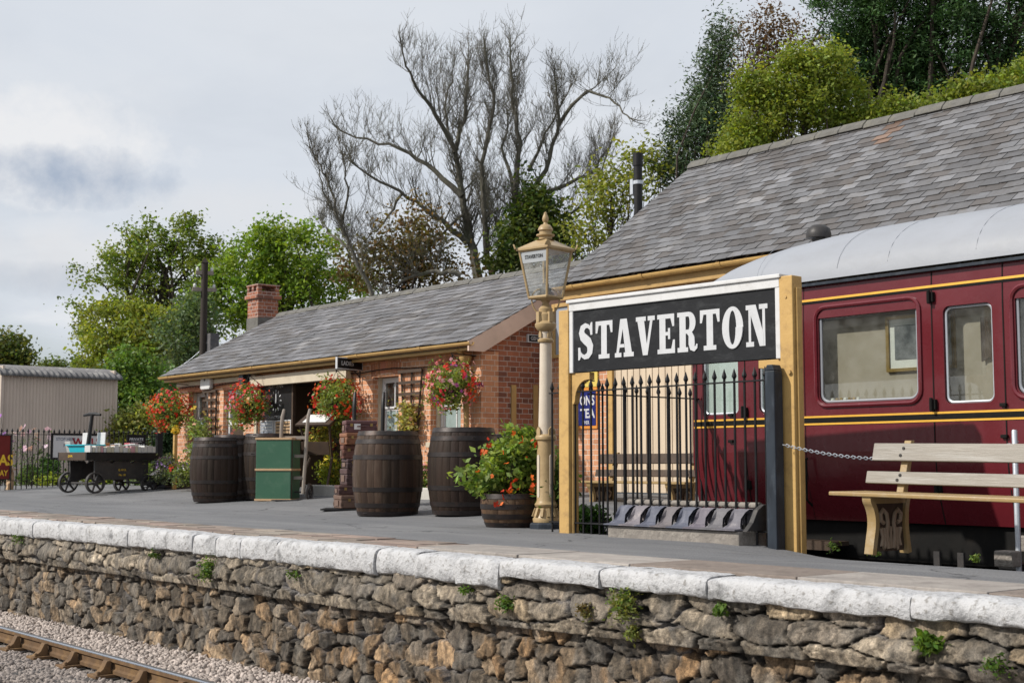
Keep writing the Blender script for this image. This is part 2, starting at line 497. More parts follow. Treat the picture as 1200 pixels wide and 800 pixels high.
M['benchochre'] = surf('worn ochre bench paint', (0.36, 0.25, 0.115), (0.26, 0.175, 0.075), 0.4, 5, 0.6, (0.46, 0.39, 0.29), 0.6, 5, 0.35, 40)
M['castpanel'] = surf('dusty cast panel', (0.33, 0.25, 0.18), (0.25, 0.18, 0.125), 0.5, 8, 0.5, bmp=0.3)
M['steel'] = surf('galvanised steel', (0.55, 0.58, 0.63), (0.46, 0.49, 0.53), 0.4, 8, 0.5, (0.3, 0.3, 0.31), 0.3, 6, 0.15, metal=0.5)
M['shed'] = surf('drab beige corrugated steel', (0.55, 0.46, 0.39), (0.48, 0.40, 0.34), 0.5, 1.2, 0.5, (0.36, 0.29, 0.25), 0.3, 1.2, 0.1, stretch=(1, 1, .3))
M['shedroof'] = surf('weathered asbestos sheet', (0.2, 0.195, 0.2), (0.1, 0.098, 0.1), 0.85, 3, 0.6, (0.42, 0.41, 0.38), 0.7, 3.5, 0.5, 25, 0.02)
M['boards'] = surf('cream boarding', (0.62, 0.51, 0.38), (0.56, 0.455, 0.34), 0.55, 4, 0.4, (0.36, 0.28, 0.2), 0.3, 4, stretch=(1, 1, .2))
M['plinth'] = surf('blue grey plinth paint', (0.055, 0.07, 0.085), (0.04, 0.05, 0.06), 0.6, 5, 0.5)
M['bark'] = surf('grey bark', (0.15, 0.14, 0.115), (0.08, 0.074, 0.06), 0.9, 4, 0.6, (0.11, 0.125, 0.07), 0.7, 2, 0.8, 14, 0.05, stretch=(1, 1, .4))
M['barkdark'] = surf('dark bark', (0.07, 0.055, 0.042), (0.04, 0.032, 0.026), 0.9, 4, 0.6, bmp=0.8, bscale=12, bdist=0.05)
M['leaf'] = leafmat('leaf', 0.46)
M['needle'] = leafmat('needle', 0.15, 0.6)
M['petal'] = leafmat('petal', 0.25, 0.6)
M['pole'] = surf('creosoted pole', (0.05, 0.038, 0.032), (0.03, 0.024, 0.02), 0.8, 5, 0.5, stretch=(2, 2, .2), bmp=0.5, bscale=20)
M['glass'] = glassmat('window glass')
M['lampglass'] = glassmat('lantern glass', (0.93, 0.95, 0.95), 1.5, 0.30)  # heavy pale coat paints the lantern's bright reflection into the glass
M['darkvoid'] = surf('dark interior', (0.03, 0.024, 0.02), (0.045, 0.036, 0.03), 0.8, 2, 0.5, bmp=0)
M['panel'] = surf('brown panelling', (0.13, 0.09, 0.06), (0.10, 0.07, 0.048), 0.6, 3, 0.5, stretch=(3, 3, .3))
M['curtain'] = surf('frosted pane', (0.2, 0.26, 0.25), (0.3, 0.37, 0.36), 0.4, 12, 0.6, bmp=0.2)
M['brightpane'] = surf('pale sheet for bright panes', (0.55, 0.62, 0.62), (0.48, 0.56, 0.56), 0.6, 3, 0.5, bmp=0)
M['enamel_blue'] = surf('blue enamel', (0.02, 0.03, 0.16), (0.015, 0.022, 0.12), 0.25, 6, 0.4, bmp=0)
M['enamel_yellow'] = surf('yellow enamel', (0.7, 0.55, 0.14), (0.62, 0.48, 0.12), 0.35, 6, 0.4, bmp=0)
M['enamel_orange'] = surf('orange enamel', (0.65, 0.27, 0.06), (0.6, 0.24, 0.05), 0.35, 6, 0.4, bmp=0)
M['enamel_red'] = surf('dark red board', (0.17, 0.02, 0.018), (0.13, 0.016, 0.014), 0.4, 5, 0.4, bmp=0)
M['redletter'] = surf('red letter', (0.33, 0.02, 0.03), (0.28, 0.016, 0.025), 0.4, 6, 0.4, bmp=0)
M['yellowletter'] = surf('yellow letter', (0.75, 0.5, 0.04), (0.7, 0.46, 0.04), 0.4, 6, 0.4, bmp=0)
M['blueletter'] = surf('blue grey letter', (0.1, 0.13, 0.2), (0.09, 0.11, 0.17), 0.4, 6, 0.4, bmp=0)
M['paper'] = surf('paper', (0.72, 0.72, 0.7), (0.62, 0.62, 0.61), 0.7, 20, 0.5, attr=True, bmp=0)
M['greyboard'] = surf('grey poster backing', (0.33, 0.36, 0.42), (0.27, 0.3, 0.35), 0.25, 2, 0.5, bmp=0)
M['greyboard2'] = surf('frosted name strip', (0.42, 0.44, 0.46), (0.36, 0.38, 0.4), 0.4, 6, 0.5, bmp=0)
M['plastic_blue'] = surf('turquoise plastic', (0.02, 0.42, 0.52), (0.02, 0.38, 0.47), 0.35, 5, 0.4, bmp=0)
M['newwood'] = surf('fresh cut timber', (0.55, 0.38, 0.23), (0.42, 0.28, 0.16), 0.7, 10, 0.5, (0.3, 0.2, 0.12), 0.5, 9, 0.4, 30, stretch=(1, 1, .3))
M['soil'] = surf('soil', (0.06, 0.045, 0.035), (0.035, 0.028, 0.022), 0.95, 20, 0.6, bmp=0.8)
M['glassblack'] = surf('art print', (0.05, 0.055, 0.065), (0.22, 0.23, 0.25), 0.4, 9, 0.35, bmp=0)
M['gold'] = surf('gilt frame', (0.4, 0.27, 0.1), (0.3, 0.2, 0.07), 0.35, 8, 0.4, metal=0.5, bmp=0)

# ------------------------------------------------------------------ text
def textmb(body, size, o, u, v, mat_name, name, parent, depth=0.002, bold=0.0, align='CENTER', sx=1.0):
    cu = bpy.data.curves.new('tmp_text', 'FONT')
    cu.body = body; cu.size = 1.0; cu.align_x = align; cu.align_y = 'CENTER'
    cu.offset = bold; cu.resolution_u = 3
    ob = bpy.data.objects.new('tmp_text', cu); COL.objects.link(ob)
    dg = bpy.context.evaluated_depsgraph_get()
    me = ob.evaluated_get(dg).to_mesh()
    u, v, o = Vector(u), Vector(v), Vector(o)
    w = u.cross(v)
    mb = MB()
    mb.add([o + u * (p.co.x * size * sx) + v * (p.co.y * size) + w * depth for p in me.vertices], [tuple(q.vertices) for q in me.polygons])
    ob.evaluated_get(dg).to_mesh_clear()
    bpy.data.objects.remove(ob); bpy.data.curves.remove(cu)
    return mb.build(name, M[mat_name], parent)

# ------------------------------------------------------------------ foliage helpers (numpy)
def leaf_quads(C, size, nrm=None, up_bias=0.3, aspect=0.55, rng=NR):
    """C (n,3) centres -> rhombic leaf quads, each with a random direction"""
    n = len(C)
    C = np.asarray(C, np.float32)
    sz = (np.asarray(size) * rng.uniform(0.45, 1.5, n)).astype(np.float32)[:, None]
    a = rng.normal(size=(n, 3)); a[:, 2] *= 0.7
    a /= np.linalg.norm(a, axis=1, keepdims=True) + 1e-9
    b = rng.normal(size=(n, 3)); 
    b[:, 2] += up_bias
    if nrm is not None: b += nrm
    c = np.cross(b, a); c /= np.linalg.norm(c, axis=1, keepdims=True) + 1e-9
    V = np.empty((n, 4, 3), np.float32)
    V[:, 0] = C - a * sz * 0.5
    V[:, 1] = C + c * sz * aspect * 0.5 + a * sz * 0.08
    V[:, 2] = C + a * sz * 0.5
    V[:, 3] = C - c * sz * aspect * 0.5 + a * sz * 0.08
    Fq = np.arange(n * 4, dtype=np.int32).reshape(n, 4)
    return V.reshape(-1, 3), Fq

def colorise(n, base, var=0.25, clump=None, rng=NR):
    base = np.array(base, np.float32)
    j = rng.normal(1.0, var, (n, 1)).clip(0.45, 1.9)
    c = base[None, :] * j
    hue = rng.normal(0, 0.12, (n, 1))
    c[:, 0:1] *= 1 + hue * 1.3
    c[:, 2:3] *= 1 - hue * 0.5
    if clump is not None: c = c * clump
    return np.repeat(np.clip(c, 0.003, 1), 4, axis=0)

def clumps(ell, n_clump, per, rad, leaf, base, shell=0.55, base2=None, squash=0.75, rng=NR, aspect=.55):
    """ell: list of (centre, (rx,ry,rz)). Leaves in clumps near the ellipsoid shells. Returns V,F,Col, clump centres"""
    vol = np.array([e[1][0] * e[1][2] for e in ell]); vol = vol / vol.sum()
    Cs, cols, cents = [], [], []
    for (c, r), w in zip(ell, vol):
        k = max(2, int(n_clump * w))
        d = rng.normal(size=(k, 3)); d /= np.linalg.norm(d, axis=1, keepdims=True)
        rr = (shell + (1 - shell) * rng.random((k, 1)) ** 0.6)
        rr *= rng.uniform(0.82, 1.12, (k, 1))
        cc = np.array(c)[None] + d * rr * np.array(r)[None]
        for q in cc:
            m = int(per * rng.uniform(0.5, 1.5))
            off = rng.normal(size=(m, 3)) * rad * np.array([1, 1, squash]) * rng.uniform(0.6, 1.25)
            Cs.append(q[None] + off)
            b = np.array(base) if base2 is None else np.array(base) * (t := rng.random()) + np.array(base2) * (1 - t)
            cols.append(np.repeat((b * rng.uniform(0.75, 1.25))[None], m, 0))
            cents.append(q)
    C = np.concatenate(Cs); K = np.concatenate(cols)
    V, Fq = leaf_quads(C, leaf * (1.25 if aspect < .4 else 1), aspect=aspect, rng=rng)
    n = len(C)
    j = rng.normal(1, 0.22, (n, 1)).clip(0.5, 1.7)
    K = K * j
    K[:, 0:1] *= 1 + rng.normal(0, 0.1, (n, 1))
    return V, Fq, np.repeat(np.clip(K, 0.003, 1), 4, axis=0), np.array(cents)

def limb_path(p0, p1, wob, seg=6, sag=0.0):
    p0, p1 = Vector(p0), Vector(p1)
    L = (p1 - p0).length
    out = []
    ph = [random.uniform(-1, 1) for _ in range(6)]
    for i in range(seg + 1):
        t = i / seg
        q = p0.lerp(p1, t)
        w = math.sin(PI * t) * wob * L
        q = q + Vector((ph[0] * w + ph[3] * w * math.sin(5 * t), ph[1] * w + ph[4] * w * math.sin(4 * t), (0.5 * ph[2] + sag) * w))
        out.append(q)
    return out

def tree(name, label, ells_px, D, base_px, leafcol, leafcol2=None, n_clump=260, per=70, rad=0.38, leaf=0.2, depth=0.8, trunk_r=0.22,
         mat='leaf', bark='barkdark', group=None, shell=0.5, limbs=26, cat='tree', squash=0.75, zbase=None):
    base = AT(base_px[0], base_px[1], D)
    if zbase is not None: base.z = zbase
    t = thing(name, label, cat, base, group)
    k = D / F_PX
    ell = []
    for i, e in enumerate(ells_px):
        c = AT(e[0], e[1], D) + FH * random.uniform(-1, 1) * e[2] * k * 0.35
        ry = e[2] * k * depth
        # the crown is about as deep as it is wide
        ell.append((tuple(c), (e[2] * k, ry, e[3] * k)))
    extra = []
    for (c_, r_) in ell:
        for _ in range(4):
            a_ = random.uniform(0, 2 * PI); f_ = random.uniform(.75, 1.15)
            q_ = Vector(c_) + RT * (math.cos(a_) * r_[0] * f_) + Vector((0, 0, math.sin(a_) * r_[2] * f_)) + FH * random.uniform(-.5, .5) * r_[1]
            k_ = random.uniform(.22, .42); extra.append((tuple(q_), (r_[0] * k_, r_[1] * k_, r_[2] * k_)))
    ell = ell + extra
    V, Fq, K, cents = clumps(ell, int(n_clump * 1.25), per, rad, leaf, leafcol, shell, leafcol2, squash, aspect=.28 if mat == 'needle' else .55)
    npmesh('crown', V, Fq, M[mat], t, K)
    mb = MB()
    cz = Vector(np.mean([e[0] for e in ell], axis=0))
    top = Vector((base.x * 0.4 + cz.x * 0.6, base.y * 0.4 + cz.y * 0.6, cz.z))
    tp = limb_path(base - Vector((0, 0, 0.3)), top, 0.04, 8)
    mb.tube(tp, [trunk_r * (1.15 - 0.75 * i / 8) for i in range(9)], 9)
    idx = NR.permutation(len(cents))[:limbs]
    for i in idx:
        q = Vector(cents[i])
        f = random.uniform(0.35, 0.95)
        st = tp[int(f * 8)]
        r0 = trunk_r * (1.1 - 0.75 * f) * 0.5
        pth = limb_path(st, q, 0.12, 6, 0.3)
        mb.tube(pth, [r0 * (1 - 0.85 * j / 6) for j in range(7)], 5, caps=False)
    mb.build('trunk', M[bark], t, smooth=True)
    return t

def shrub(name, label, c, r, leafcol, leafcol2=None, n_clump=60, per=50, rad=0.1, leaf=0.06, group=None, cat='shrub', flowers=None, mat='leaf', stem_r=0.012, shell=0.4, foliage='foliage'):
    c = Vector(c)
    t = thing(name, label, cat, (c.x, c.y, c.z - r[2]), group)
    V, Fq, K, cents = clumps([(tuple(c), r)], n_clump, per, rad, leaf, leafcol, shell, leafcol2)
    V[:, 2] = np.maximum(V[:, 2], c.z - r[2] * 1.02)
    npmesh(foliage, V, Fq, M[mat], t, K)
    mb = MB()
    for i in range(min(14, len(cents))):
        q = Vector(cents[i])
        mb.tube(limb_path(Vector((c.x + random.uniform(-.2, .2) * r[0], c.y + random.uniform(-.2, .2) * r[1], c.z - r[2])), q, 0.1, 4), [stem_r, stem_r * .9, stem_r * .7, stem_r * .5, stem_r * .3], 4, caps=False)
    mb.build('stem', M['barkdark'], t)
    if flowers:
        for fl in flowers:
            n, size, cols, lo = fl[:4]
            blossoms(t, c, r, n, size, cols, lo)
    return t

def blossoms(t, c, r, n, size, cols, lo=-0.6, name='blossoms', petals=5, cluster=1):
    """five-petalled flowers on the outer shell of an ellipsoid, as one part"""
    V, Fq, K = [], [], []
    d = NR.normal(size=(n * 3, 3)); d /= np.linalg.norm(d, axis=1, keepdims=True)
    d = d[d[:, 2] > lo][:n]
    vb = 0
    for q in d:
        cc0 = np.array(c) + q * np.array(r) * NR.uniform(0.88, 1.14)
        col0 = np.array(cols[NR.integers(len(cols))])
        for cl in range(cluster):
            cc = cc0 + (NR.normal(size=3) * size * 0.9 if cluster > 1 else 0)
            nrm = q + NR.normal(size=3) * 0.35; nrm /= np.linalg.norm(nrm)
            a = np.cross(nrm, (0.3, 0.2, 1)); a /= np.linalg.norm(a) + 1e-9
            b = np.cross(nrm, a)
            s = size * NR.uniform(0.7, 1.25)
            col = col0 * NR.uniform(0.8, 1.2)
            for p in range(petals):
                an = 2 * PI * p / petals + NR.random()
                dr = a * math.cos(an) + b * math.sin(an)
                pr = -a * math.sin(an) + b * math.cos(an)
                V += [cc, cc + dr * s * .45 + pr * s * .32 + nrm * s * .12, cc + dr * s * .8 + nrm * s * .18 * NR.uniform(-1, 1), cc + dr * s * .45 - pr * s * .32 + nrm * s * .12]
                Fq.append((vb, vb + 1, vb + 2, vb + 3)); vb += 4
                K += [np.clip(col * NR.uniform(.85, 1.15), 0, 1)] * 4
    return npmesh(name, np.array(V), np.array(Fq), M['petal'], t, np.array(K))

# ================================================================== camera, world, sun
cam = bpy.data.cameras.new('camera'); cam.lens = 48.0; cam.sensor_width = 36.0; cam.clip_end = 3000; cam.clip_start = 0.1
camo = bpy.data.objects.new('camera', cam); COL.objects.link(camo)
camo.matrix_world = Matrix((( RT.x, UP.x, -FW.x, 0), (RT.y, UP.y, -FW.y, 0), (RT.z, UP.z, -FW.z, EYE), (0, 0, 0, 1)))
cam.dof.use_dof = True
cam.dof.focus_distance = 12.5
cam.dof.aperture_fstop = 6.3
scn.camera = camo

SUN = Vector((-0.40, -0.85, 0.72)).normalized()
sl = bpy.data.lights.new('sun', 'SUN'); sl.energy = 4.5; sl.angle = math.radians(0.9); sl.color = (1.0, 0.945, 0.86)
so = bpy.data.objects.new('sun', sl); COL.objects.link(so)
so.rotation_euler = (-SUN).to_track_quat('-Z', 'Y').to_euler()

wd = bpy.data.worlds.new('World'); scn.world = wd; wd.use_nodes = True
nt = wd.node_tree
for n in list(nt.nodes): nt.nodes.remove(n)
wo = nt.nodes.new('ShaderNodeOutputWorld'); bg = nt.nodes.new('ShaderNodeBackground'); nt.links.new(bg.outputs[0], wo.inputs[0])
bg.inputs['Strength'].default_value = 0.1
sky = nt.nodes.new('ShaderNodeTexSky'); sky.sky_type = 'NISHITA'; sky.sun_disc = False
sky.sun_elevation = math.asin(SUN.z)
sky.sun_rotation = math.atan2(SUN.x, SUN.y)
sky.dust_density = 1.5; sky.air_density = 1.0
tc = nt.nodes.new('ShaderNodeTexCoord')
sx = nt.nodes.new('ShaderNodeSeparateXYZ'); nt.links.new(tc.outputs['Generated'], sx.inputs[0])
def mth(op, a, b=None, clamp=False):
    n = nt.nodes.new('ShaderNodeMath'); n.operation = op; n.use_clamp = clamp
    for i, v in enumerate((a, b)):
        if v is None: continue
        if hasattr(v, 'is_output'): nt.links.new(v, n.inputs[i])
        else: n.inputs[i].default_value = v
    return n.outputs[0]
zz = mth('ADD', sx.outputs[2], 0.22)
cb = nt.nodes.new('ShaderNodeCombineXYZ')
nt.links.new(mth('DIVIDE', sx.outputs[0], zz), cb.inputs[0]); nt.links.new(mth('DIVIDE', sx.outputs[1], zz), cb.inputs[1]); cb.inputs[2].default_value = 3.7
n1 = noise(nt, cb.outputs[0], 1.5, 7, 0.55, dist=0.3)
n2 = noise(nt, cb.outputs[0], 0.75, 4, 0.5)
# heaped cumulus: lit tops and shaded bases, nearly closed veil everywhere else
veil = ramp(nt, n2, 0.15, 0.42)
c_sky = mixc(nt, mth('MULTIPLY', veil, 0.93), sky.outputs[0], (7.3, 7.7, 8.3))
puff = ramp(nt, n1, 0.50, 0.66)
low = ramp(nt, sx.outputs[2], 0.42, 0.05)
c_sky = mixc(nt, mth('MULTIPLY', mth('MULTIPLY', puff, low), 0.7), c_sky, (8.7, 8.75, 8.8))
n3 = noise(nt, cb.outputs[0], 2.3, 5, 0.55, dist=0.2)
dk = mth('MULTIPLY', ramp(nt, n3, 0.5, 0.68), mth('MULTIPLY', low, 0.55))
c_sky = mixc(nt, dk, c_sky, (4.7, 5.15, 5.9))
# the one grey-blue cloud low on the left, seen from the platform
def blob(px, py, rx, rz, lo, hi, seedoff, wob=0.35):
    d = ray(px, py).normalized()
    az0 = math.atan2(d.y, d.x)
    az = mth('ARCTAN2', sx.outputs[1], sx.outputs[0])
    ax = mth('DIVIDE', mth('SUBTRACT', az, az0), rx)
    ez = mth('DIVIDE', mth('SUBTRACT', sx.outputs[2], d.z), rz)
    c2 = nt.nodes.new('ShaderNodeCombineXYZ'); nt.links.new(az, c2.inputs[0]); nt.links.new(sx.outputs[2], c2.inputs[1]); c2.inputs[2].default_value = seedoff
    nn = noise(nt, c2.outputs[0], 30, 8, 0.62)
    d2 = mth('ADD', mth('MULTIPLY', ax, ax), mth('MULTIPLY', ez, ez))
    d2 = mth('ADD', d2, mth('MULTIPLY', mth('SUBTRACT', nn, 0.5), 4 * wob * 2.2))
    return ramp(nt, d2, hi, lo)
c_sky = mixc(nt, mth('MULTIPLY', blob(45, 172, 0.070, 0.032, 0.2, 1.9, 1.0, 0.5), 0.8), c_sky, (8.7, 8.7, 8.8))
c_sky = mixc(nt, mth('MULTIPLY', blob(75, 206, 0.060, 0.0155, -0.6, 2.2, 2.0, 0.55), 0.85), c_sky, (3.4, 4.2, 5.5))
c_sky = mixc(nt, mth('MULTIPLY', blob(70, 300, 0.085, 0.020, 0.1, 1.8, 3.0), 0.6), c_sky, (8.0, 8.0, 8.1))
c_sky = mixc(nt, mth('MULTIPLY', blob(280, 245, 0.06, 0.016, 0.1, 1.9, 5.0), 0.45), c_sky, (7.9, 7.9, 8.0))
c_sky = mixc(nt, mth('MULTIPLY', blob(70, 328, 0.08, 0.010, 0.0, 1.8, 4.0), 0.5), c_sky, (4.6, 5.1, 5.9))
nt.links.new(c_sky, bg.inputs['Color'])

scn.view_settings.view_transform = 'Standard'; scn.view_settings.look = 'None'
scn.view_settings.gamma = 1.0; scn.view_settings.exposure = 0.0; scn.view_settings.use_curve_mapping = False
scn.render.engine = 'CYCLES'
scn.cycles.use_denoising = True
scn.cycles.max_bounces = 8; scn.cycles.transparent_max_bounces = 16
scn.cycles.diffuse_bounces = 4

# ================================================================== ground, platform
def edge(x): return 6.035 - 0.0012 * (x + 6) ** 2

mb = MB(); mb.grid([[(x, y, -1.34) for y in (-900, -60, 0, 5.3, 6.6)] for x in (-900, -100, -40, 0, 40, 900)])
mb.grid([[(x, y, -1.34 if y < 14 else (-0.25 if y < 33 else 0.0)) for y in (6.6, 8, 13.9, 14.0, 33, 80, 900)] for x in (-900, -100, -62, -61.9, 14.1, 40, 900)])
tag(mb.build('ground', M['ground']), kind='structure')

def gridline(a, b, step): 
    n = max(1, int(round((b - a) / step))); return [a + (b - a) * i / n for i in range(n + 1)]
XPIT = -10.02
def patch(x0, x1, y0, y1, sx_, sy_, y0f=None):
    return [[(x, yy, gz(x, yy)) for yy in [(y0f(x) if (j == 0 and y0f) else y) for j, y in enumerate(gridline(y0, y1, sy_))]] for x in gridline(x0, x1, sx_)]
mb = MB()
mb.grid(patch(-62, XPIT, 6.93, 33, 0.5, 0.35))
mb.grid(patch(XPIT, 14, 6.93, 8.86, 0.3, 0.12))
mb.grid([[(x, y, 0.0) for y in (13.55, 33)] for x in (XPIT, -4, 14)])
tag(mb.build('platform', M['asphalt'], smooth=True), kind='structure')
mb = MB()
# sides of the siding pit and its floor
mb.grid([[(x, 8.86, z) for z in (gz(x, 8.86), -1.3)] for x in gridline(XPIT, 14, 0.6)])
mb.grid([[(XPIT, y, z) for z in (gz(XPIT, y), -1.3)] for y in gridline(8.86, 13.55, 0.6)])
mb.grid([[(x, 13.55, z) for z in (0, -1.3)] for x in (XPIT, 14)])
mb.grid([[(-62, y, z) for z in (gz(-62, y), -1.3)] for y in gridline(6.93, 33, 1)])
mb.grid([[(x, 33, z) for z in (gz(x, 33), -1.3)] for x in gridline(-62, 14, 2)])
mb.grid([[(x, y, -1.28) for y in (8.86, 13.55)] for x in (XPIT, 14)])
tag(mb.build('siding_ground', M['pit']), kind='structure')

# old paving flags between asphalt and coping, each slab its own tone
mb = MB(); x = -62.0
random.seed(21)
while x < 13:
    left = x < -9.2
    L = random.uniform(0.22, 0.5) if left else random.uniform(1.1, 1.9)
    rows = 3 if left else 1
    for r in range(rows):
        y0 = edge(x + L / 2) + 0.27; y1 = 6.925
        ya, yb = y0 + (y1 - y0) * r / rows, y0 + (y1 - y0) * (r + 1) / rows
        k = random.uniform(0.75, 1.2)
        if left: c = (k * random.uniform(0.95, 1.1), k, k * 0.98)
        else:
            pale = random.random() < 0.5
            c = (1.55 * k, 1.7 * k, 1.8 * k) if pale else (k, k, k)
        dz = random.uniform(-0.006, 0.006)
        mb.tint(c)
        mb.bb(x + 0.006, x + L - 0.006, ya + 0.006, yb - 0.006, -0.12, 0.004 + dz)
    x += L
tag(mb.build('paving_strip', M['flag'], bevel=0.006), kind='structure')
mb = MB(); mb.grid([[(x, y, -0.012) for y in (edge(x) + 0.2, 6.94)] for x in gridline(-62, 14, 1)])
tag(mb.build('paving_bed', M['soil']), kind='structure')

# ------------------------------------------------------------------ platform wall
wall = thing('platform_wall', 'rubble stone platform wall with white painted coping along the track', 'platform wall', (-8, 6.2, -1.3))

def cellnoise(U, W, cw, ch, seed, jit=0.42):
    rng = np.random.default_rng(seed)
    nu, nw = int(U.max() / cw) + 6, int(W.max() / ch) + 6
    JU = rng.uniform(-jit, jit, (nu, nw)); JW = rng.uniform(-jit, jit, (nu, nw)) * 0.75
    H = rng.random((nu, nw)); Kc = rng.random((nu, nw, 3))
    row = np.floor(W / ch).astype(int)
    d1 = np.full(U.shape, 9.0); d2 = np.full(U.shape, 9.0); iu = np.zeros(U.shape, int); iw = np.zeros(U.shape, int); su = np.zeros(U.shape); sw = np.zeros(U.shape)
    T = rng.normal(0, 1, (nu, nw, 2))
    for dw in (-1, 0, 1):
        r = row + dw
        sh = (r % 2) * 0.5
        cu0 = np.floor(U / cw - sh).astype(int)
        for du in (-1, 0, 1):
            cu = cu0 + du
            a = np.clip(cu + 2, 0, nu - 1); b = np.clip(r + 2, 0, nw - 1)
            px_ = (cu + 0.5 + sh + JU[a, b]); pw = (r + 0.5 + JW[a, b])
            dx = np.abs(U / cw - px_); dw_ = np.abs(W / ch - pw)
            d = (dx ** 3 + dw_ ** 3) ** (1 / 3)
            m = d < d1
            su = np.where(m, U / cw - px_, su); sw = np.where(m, W / ch - pw, sw)
            d2 = np.where(m, d1, np.minimum(d2, d))
            d1 = np.where(m, d, d1)
            iu = np.where(m, a, iu); iw = np.where(m, b, iw)
    return d2 - d1, H[iu, iw], Kc[iu, iw], su * T[iu, iw, 0] + sw * T[iu, iw, 1]

def vnoise(x, y, seed):
    rng = np.random.default_rng(seed); T = rng.random((256, 256))
    xi = np.floor(x).astype(int); yi = np.floor(y).astype(int); fx = x - xi; fy = y - yi
    fx = fx * fx * (3 - 2 * fx); fy = fy * fy * (3 - 2 * fy)
    g = lambda a, b: T[a % 256, b % 256]
    return (g(xi, yi) * (1 - fx) + g(xi + 1, yi) * fx) * (1 - fy) + (g(xi, yi + 1) * (1 - fx) + g(xi + 1, yi + 1) * fx) * fy

def fbm(x, y, seed, o=4):
    s, a = 0, 0.5
    for i in range(o):
        s = s + a * vnoise(x * 2 ** i, y * 2 ** i, seed + i); a *= 0.5
    return s

def stonewall(name, x0, x1, z0, z1, cw, ch, yoff, relief, pal, seed, step=0.0125, lip=0.0, mortar=(0.055, 0.053, 0.055), edgew=0.09):
    nx, nz = int((x1 - x0) / step), max(4, int((z1 - z0) / step))
    X, Z = np.meshgrid(np.linspace(x0, x1, nx + 1), np.linspace(z0, z1, nz + 1), indexing='ij')
    U, W = X - x0 + 0.5, Z - z0 + 0.5
    U = U + (fbm(X * 6, Z * 6, seed + 50, 5) - .5) * 0.17; W = W + (fbm(X * 6 + 9, Z * 6, seed + 60, 5) - .5) * 0.13
    e, h, kc, tilt = cellnoise(U, W, cw, ch, seed)
    e = e + (fbm(X * 22, Z * 22, seed + 71, 3) - 0.5) * 0.10
    round_ = np.clip(e / edgew, 0, 1) ** 0.5
    n = fbm(X * 8, Z * 10, seed + 3, 5) - 0.5
    n2 = fbm(X * 34, Z * 34, seed + 9, 3) - 0.5
    rid = np.abs(fbm(X * 5 + 3, Z * 12, seed + 77, 5) - 0.5)
    crack = np.clip(1 - rid / 0.035, 0, 1) * (h > 0.35)
    out = round_ * relief * (0.45 + 0.75 * h + 0.42 * np.clip(tilt, -1.3, 1.3)) + n * 0.028 * (0.4 + 0.6 * round_) + n2 * 0.02 - crack * 0.014 - 0.055 * np.clip(1 - e / 0.075, 0, 1)
    eg = 6.035 - 0.0012 * (X + 6) ** 2
    tt = (Z - z0) / (z1 - z0)
    Y = eg + yoff - out
    if lip: Y = Y - lip * np.exp(-((tt - 0.35) / 0.28) ** 2)
    # close back the top and bottom rows
    Y[:, 0] = eg[:, 0] + yoff + 0.12; Y[:, -1] = eg[:, -1] + yoff + 0.12
    pal = np.array(pal); P, wts = pal[:, :3], pal[:, 3]
    cum = np.cumsum(wts / wts.sum())
    warm = np.clip((X + 17) / 9, 0, 1)       # the stone is greyer towards the far end
    pick = np.searchsorted(cum, np.clip(kc[..., 0] * (0.55 + 0.45 * warm), 0, .999))
    colr = P[pick] * (0.55 + 0.9 * kc[..., 1:2])
    g = fbm(X * 3, Z * 3, seed + 21, 5)[..., None]
    fine = fbm(X * 30, Z * 18, seed + 31, 4)[..., None]
    colr = colr * (-0.12 + 2.0 * fine) * (0.55 + 0.75 * g)
    colr = np.clip(colr, 0.02, 1)
    grey = np.array([0.17, 0.16, 0.145])
    lich = np.clip((fbm(X * 7, Z * 4, seed + 41, 5)[..., None] - 0.47) * 7, 0, 1)
    colr = colr * (1 - 0.68 * lich) + grey * 0.68 * lich * (0.3 + 1.4 * fine)
    mt = np.clip(1.2 - e / 0.11, 0, 1)[..., None]
    lm = np.clip((fbm(X * 4, Z * 4, seed + 91, 4)[..., None] - 0.52) * 9, 0, 1)
    mcol = np.array(mortar) * .45 * (1 - lm) + np.array((0.2, 0.2, 0.215)) * lm  # pale mortar in patches, elsewhere near black as painted gap shadow
    colr = colr * (1 - mt) + mcol * mt * (0.25 + 1.5 * fine)
    colr = colr * (1 - 0.55 * crack[..., None])
    rise = np.clip((X + 9.5) / 5.0, 0, 1) * 0.10 - np.clip((-14 - X) / 4, 0, 1) * 0.0
    Z = Z + rise * (tt if z1 < -0.3 else (1 - tt))
    V = np.stack([X, Y, Z], -1).reshape(-1, 3)
    idx = np.arange((nx + 1) * (nz + 1)).reshape(nx + 1, nz + 1)
    Fq = np.stack([idx[:-1, :-1], idx[1:, :-1], idx[1:, 1:], idx[:-1, 1:]], -1).reshape(-1, 4)
    o = npmesh(name, V, Fq, M['wallstone'], wall, colr.reshape(-1, 3), smooth=False)
    return o

